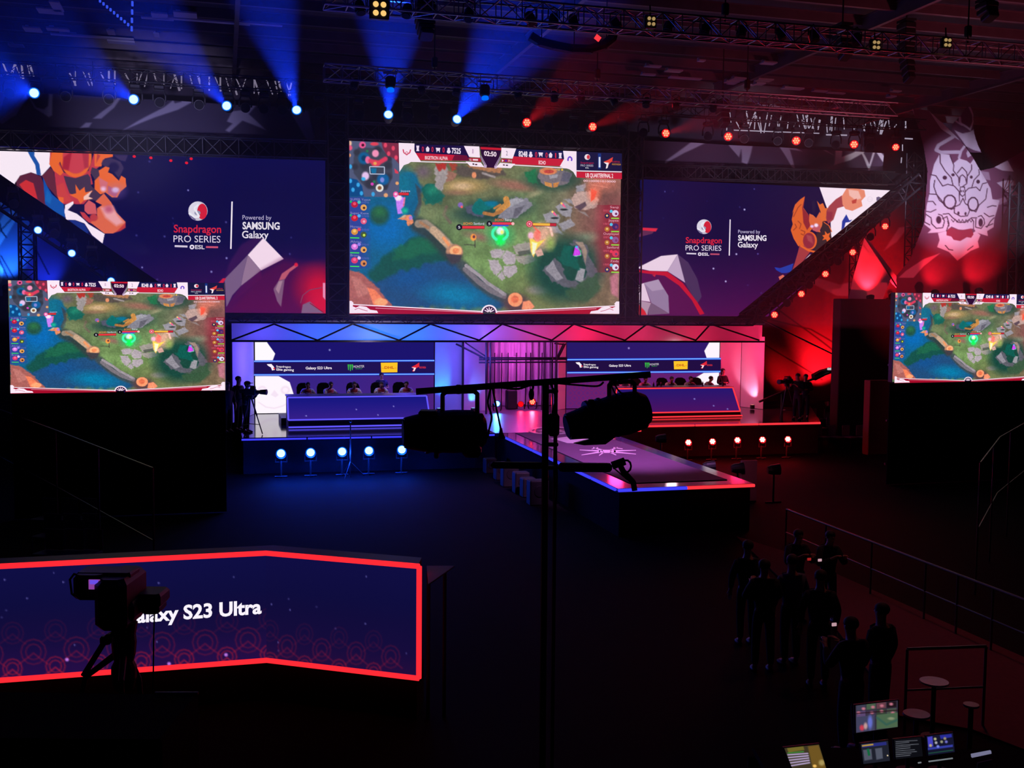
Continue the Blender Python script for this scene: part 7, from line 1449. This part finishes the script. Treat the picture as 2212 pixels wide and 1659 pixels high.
monitor('small_monitor', 'middle small monitor showing lines of white text', [(1931, 1598), (1989, 1592), (1993, 1633), (1935, 1640)], DM-.15, (14, 14, 20), m2)
def m3(p):
    p.poly([(2003, 1592), (2014, 1590), (2016, 1612), (2005, 1614)], (70, 66, 190), 1.5); p.poly([(2030, 1588), (2055, 1585), (2056, 1592), (2032, 1596)], (40, 44, 150), 1.5); p.poly([(2004, 1615), (2058, 1608), (2058, 1613), (2004, 1620)], (52, 60, 160), 1.5)
    for x, y, c in ((2020, 1596, (180, 180, 130)), (2022, 1604, (170, 170, 180)), (2034, 1602, (150, 150, 120)), (2041, 1595, (150, 140, 110)), (2044, 1602, (110, 110, 200)), (2010, 1610, (190, 170, 120)), (2026, 1612, (120, 130, 230))): p.blob(x, y, 3, 3, c, .8)
    p.stroke([(2006, 1627), (2058, 1620)], 2, (30, 80, 60), 1.5)
monitor('small_monitor', 'rightmost small monitor with a blue picture', [(2001, 1590), (2058, 1583), (2062, 1624), (2005, 1632)], DM-.15, (20, 20, 44), m3)
def m4(p):
    for i in range(5): p.stroke([(1702+i, 1631+i*6), (1745+i, 1628+i*5)], 2.6, (190, 170, 215), 1.6)
    p.poly([(1700, 1616), (1735, 1611), (1738, 1620), (1703, 1626)], (110, 100, 40), 2); p.poly([(1745, 1612), (1768, 1609), (1784, 1659), (1756, 1662)], (110, 84, 34), 3); p.blob(1775, 1648, 6, 6, (170, 150, 90), .8); p.blob(1760, 1655, 4, 3, (240, 190, 100), .6); p.stroke([(1702, 1627), (1736, 1624)], 2, (60, 150, 60), 1.5)
monitor('lighting_console_screen', 'amber and white striped console screen at the bottom edge', [(1694, 1616), (1769, 1608), (1786, 1664), (1716, 1672)], DM-.1, (60, 52, 36), m4, False)
b = MB(); b.prism([PD(x, y, DM-.3) for x, y in ((2099, 1630), (2141, 1622), (2142, 1628), (2100, 1637))], V(RF)*.02); tag(b.build('tablet', emat('tablet_glow', (120, 120, 150), .9)), 'thin glowing tablet edge right of the small monitors', 'tablet')
b = MB(); b.prism([PD(x, y, DM-.5) for x, y in ((2112, 1648), (2144, 1641), (2128, 1664), (2110, 1664))], V(RF)*.01); tag(b.build('paper_sheet', mat('paper', (.6, .6, .62), .8, emit=(.5, .5, .55), es=.0)), 'pale sheet of paper at the bottom edge right of the monitors', 'paper')
b = MB()
for i, (x0, y0, x1, y1) in enumerate(((2006, 1645, 2058, 1638), (1983, 1648, 1990, 1647))): b.tube(PD(x0, y0, DM-.3), PD(x1, y1, DM-.3), .006, 6)
tag(b.build('keyboard_light', emat('keyboard_glow', (120, 126, 132), .9)), 'thin white lit edge of a keyboard under the small monitors', 'keyboard')
# round stool tops catching the light
SG = mat('pink_gloss', (.65, .45, .5), .3)
for i, (x, y, w, lb) in enumerate(((2018, 1471, 28, 'round stool with a shiny top behind the rail post at right'), (1980, 1541, 26, 'round stool with a shiny top right of the multiview monitor'), (2098, 1521, 15, 'small round stool top near the right edge'))):
    z_ = .75; p = PZ(x, y, z_); r = w/FPX*np.linalg.norm(p-C0); t = thing('round_stool', lb, 'stool', (p[0], p[1], 0))
    b = MB(); b.lathe((p[0], p[1], z_-.03), (p[0], p[1], 5), [(0, r*.9), (.01, r), (.03, r*.96)], 24); b.build('seat', SG, t)
    b = MB(); b.tube((p[0], p[1], .02), (p[0], p[1], z_-.03), .03, 8); b.lathe((p[0], p[1], .0), (p[0], p[1], 5), [(0, r*.8), (.02, r*.75)], 20); b.build('pedestal', BLK, t)
# ------------------------------------------------------------------ audience side
AIS = mat('aisle_carpet_red', (.14, .02, .025), .95, noise=.3, nscale=14)
b = MB(); b.prism([PZ(x, y, .03) for x, y in ((1590, 1158), (1700, 1192), (2270, 1445), (2270, 1640), (2100, 1575), (1940, 1545), (1900, 1480), (1800, 1350), (1700, 1262))], (0, 0, -.02)); tag(b.build('aisle_carpet', AIS), 'dim red carpeted aisle running toward the right edge', 'carpet')
lamp('SPOT', 'aisle_fill_lamp', (12, 16, 12), 380, (1, .25, .2), (10.5, 14, 0), 60, 1, .4)  # unseen lamp added so the red carpet shows in the dark
for i, (x, y, lb) in enumerate(((1616, 1180, 'standing spectator silhouette farthest back by the aisle, beside the one with raised head'), (1653, 1222, 'spectator silhouette before the red aisle, shorter than both neighbours'), (1712, 1212, 'broad-shouldered spectator silhouette in a bluish shirt by the aisle'), (1773, 1246, 'tall spectator silhouette in the middle of the group by the aisle'), (1844, 1350, 'spectator silhouette with a small lit phone beside the aisle'), (1906, 1319, 'nearest standing spectator silhouette at the right of the group'))):
    p = PZ(x, y, 1.64); top = mat('dim_blue_shirt', (.1, .12, .2), .9) if i == 2 else DARKCL
    person(lb, (p[0], p[1], 0), math.pi+random.uniform(-.4, .4), 'hold' if i in (1, 4) else 'stand', top, DARKCL, 'short', 1.0, 'spectators by the red aisle')
for x, y, lb in ((1802, 1349, 'tiny lit phone held by a spectator by the aisle'), (1748, 1208, 'dim red glowing phone among the spectators, left of a pair'), (1771, 1210, 'white glowing phone among the spectators, right of a pair')):
    p = PZ(x, y, 1.2); b = MB(); b.bevbox(p, (.07, .02, .045), .004); tag(b.build('phone', emat('phone_glow_red', (150, 30, 30), 1) if x == 1748 else emat('phone_glow', (190, 150, 160), 1)), lb, 'phone')
for x, y, lb in ((1748, 1208, 'dark spectator holding a dim red phone, before the slanting handrail'), (1771, 1210, 'dark spectator holding a white glowing phone, before the slanting handrail')):
    p = PZ(x, y, 1.2); person(lb, (p[0]+(.0 if x == 1748 else .35), p[1]+(.42 if x == 1748 else .3), 0), 0, 'hold', DARKCL, DARKCL, 'short', .95, 'spectators by the slanting handrail')
# handrails
RAIL = mat('rail_metal', (.12, .1, .11), .4, .6)
def rail(label, pts, z, posts, name='handrail'):
    P = [PZ(x, y, z) for x, y in pts]; t = thing(name, label, 'railing', (*P[0][:2], 0))
    b = MB(); b.path(P, .022, 6); b.build('top_rail', RAIL, t); b = MB(); b.path([(p[0], p[1], z*.5) for p in P], .015, 6); b.build('mid_rail', RAIL, t)
    for k in range(posts):
        u = k/(posts-1)*(len(P)-1); i = min(int(u), len(P)-2); q = P[i]+(P[i+1]-P[i])*(u-i); b = MB(); b.tube((q[0], q[1], .01), q, .02, 6); b.build('post', RAIL, t)
rail('thin handrail slanting down across the dark seats at right', [(1699, 1100), (2000, 1215), (2230, 1302)], 1.05, 7)
rail('short railing with two posts before the red aisle', [(1960, 1402), (2130, 1396)], 1.1, 2)
rail('handrail slanting down at the left below the side LED screen', [(-20, 878), (120, 930), (330, 1012)], 2.6, 5)
rail('curved handrail at the right edge above the dark stands', [(2225, 908), (2160, 945), (2118, 1000)], 2.6, 4)
# tribunes
def tribune(label, x0, x1, y, n, z0, dx=1):
    t = thing('seating_tribune', label, 'tribune', ((x0+x1)/2, y, 0))
    for i in range(n): b = MB(); b.box(((x0+x1)/2, y+i*.9, (z0+i*.4)/2), (x1-x0, .9, z0+i*.4)); b.build('step', BLKM, t)
    return t
tribune('dark stepped tribune above the right side LED screen', 27.8, 34.5, 42.7, 1, 5.1)
for k in range(9):
    x = 28.2+k*.68; person('dark seated spectator on the tribune above the right side LED screen', (x, 42.75, 5.12), random.uniform(-.5, .3), 'watch', DARKCL, DARKCL, 'short', 1, 'spectators on the right tribune')
def seat(label, loc, rz, group, m):
    t = thing('audience_chair', label, 'chair', loc, rz, group)
    b = MB(); b.bevbox((0, 0, .45), (.45, .45, .05), .015); b.build('seat', m, t, local=True); b = MB(); b.bevbox((0, .22, .7), (.44, .04, .42), .015); b.build('backrest', m, t, local=True)
    for sx in (-1, 1):
        for sy in (-1, 1): b = MB(); b.tube((.2*sx, .2*sy, 0), (.2*sx, .2*sy, .44), .012, 5); b.build('leg', BLK, t, local=True)
MAUVE = mat('mauve_chair', (.3, .18, .32), .8)
for r_ in range(3):
    for k in range(4):
        p = PZ(1765+k*30+r_*6, 884+r_*18, .9); seat('mauve chair in the small block of seats right of the stage', (p[0], p[1], 0), .3, 'chairs right of the stage', MAUVE)
for r_ in range(3):
    for k in range(3):
        p = PZ(95+k*42+r_*4, 1080+r_*34, .9); seat('grey chair in the dim block of seats at far left', (p[0], p[1], 0), -.5, 'chairs at far left', mat('grey_chair', (.1, .1, .13), .8))
lamp('SPOT', 'seat_lamp', (24, 33, 9), 120, (.9, .25, .8), (26, 35.5, .8), 30, 1, .2)
# black speaker wall and pieces right of the stage
b = MB(); q = [PY(1817, 645, 38.6), PY(1928, 645, 38.6)]; zb = 0
b.bevbox(((q[0][0]+q[1][0])/2, 38.9, q[0][2]/2), (q[1][0]-q[0][0], .6, q[0][2]), .03); o = b.build('masking_wall', mat('dark_red_black_cloth', (.03, .012, .015), .95)); tag(o, 'tall black masking wall left of the right side LED screen', 'masking wall')
b = MB(); q = [PY(1880, 822, 35.5), PY(1925, 822, 35.5)]; b.bevbox(((q[0][0]+q[1][0])/2, 35.7, q[0][2]/2), (q[1][0]-q[0][0], .4, q[0][2]), .02); tag(b.build('speaker_cabinet', mat('rust_panel', (.2, .05, .03), .9)), 'tall dark rust-coloured box at the foot of the masking wall', 'cabinet')
lamp('SPOT', 'box_lamp', (24, 28, 4), 25, (1, .15, .08), (26.6, 35.5, 2), 20, 1, .1)
# crane camera arm right of the booth
t = thing('camera_crane', 'dark camera crane arm slanting up right of the stage camera crew', 'camera crane', PZ(1640, 868, .0) if False else (*PY(1700, 850, 40.5)[:2], STZ))
a, c = PY(1735, 826, 40.5), PY(1800, 797, 40.5); b = MB(); b.prism([PY(x, y, 40.5) for x, y in ((1760, 810), (1778, 800), (1800, 794), (1802, 804), (1782, 812), (1762, 822))], (0, .3, 0)); b.build('arm_head', BLK, t)
b = MB(); b.tube(PY(1640, 868, 40.5), PY(1800, 800, 40.5), .05, 8); b.build('arm', TRUSS, t)
b = MB(); b.bevbox(PY(1792, 797, 40.3), (.18, .12, .1), .02); b.build('work_lamp', emat('pale_lamp', (190, 180, 185), 1), t)
f_ = PY(1690, 850, 40.5); b = MB(); b.tube((f_[0], f_[1], STZ), f_, .06, 8); b.build('column', BLK, t)
# boxes and small fixtures beside the catwalk
rr = random.Random(8)
for i, (x, y, w, h) in enumerate(((1105, 975, .3, .35), (1128, 990, .5, .4), (1158, 1002, .4, .35), (1215, 1030, .5, .5), (1240, 1044, .45, .45), (1262, 1052, .4, .4), (1300, 1068, .55, .5), (1190, 1016, .4, .4))):
    p = PZ(x, y+16, .0); t = thing('floor_box', f'small black equipment box on the floor left of the catwalk', 'equipment box', (min(p[0], 8.75-w/2), p[1], 0), 0, 'equipment boxes left of the catwalk')
    b = MB(); b.bevbox((0, 0, h*.7), (w, .4, h*1.4), .03); b.build('body', mat('box_grey', (.008, .008, .01), .7), t, local=True); b = MB(); b.lathe((0, -.2, h*.8), (0, -1, h*.8), [(0, w*.3), (.02, w*.28)], 14); b.build('front_cone', BLK, t, local=True)
for i, (x, y, lb) in enumerate(((1428, 948, 'beside the red LED strip near the catwalk'), (1532, 1008, 'right of the star emblem end of the catwalk'), (1594, 1012, 'just right of the catwalk end'), (1672, 1015, 'in the dark right of the pink panel'))):
    p = V(PZ(x, y, .95)); t = thing('follow_light', f'small unlit floor spotlight {lb}', 'stage light', (p.x, p.y, 0))
    b = MB(); b.lathe(p+Vector((-.2, 0, 0)), p+Vector((1, -.3, .1)), [(0, .1), (.1, .14), (.35, .16)], 14); b.build('housing', BLK, t)
    b = MB(); b.tube((p.x, p.y, 0), p, .03, 6); b.tube((p.x-.25, p.y, .02), (p.x+.25, p.y, .02), .025, 6); b.build('stand', BLK, t)
b = MB(); q = PY(1621, 1018, 27.5); b.bevbox((q[0], 27.6, q[2]/2+.15), (.5, .08, q[2]+.3), .01); tag(b.build('side_panel_board', mat('pink_board', (.6, .3, .38), .8)), 'small pink-lit board standing right of the catwalk end', 'board')
q = PZ(1621, 1000, 1.5); lamp('SPOT', 'board_lamp', (q[0]-1, 24, 3), 40, (1, .2, .35), (float(PY(1621, 1018, 27.5)[0]), 27.6, 1), 30, 1, .1)
# slim lamp stand in front of the left desk
p = PY(757, 912, 34.2); t = thing('microphone_stand', 'thin black stand before the left stage front', 'stand', (p[0], 34.2, 0))
b = MB(); b.tube((p[0], 34.2, 0), (p[0], 34.2, p[2]), .02, 6); b.build('pole', BLK, t); b = MB(); b.sphere((p[0], 34.2, p[2]+.03), (.05, .05, .05), 8, 6); b.build('head', BLK, t)
b = MB()
for k in range(3): a = k*2.09; b.tube((p[0], 34.2, .5), (p[0]+.45*math.cos(a), 34.2+.45*math.sin(a), .02), .015, 5)
b.build('tripod_base', BLK, t)
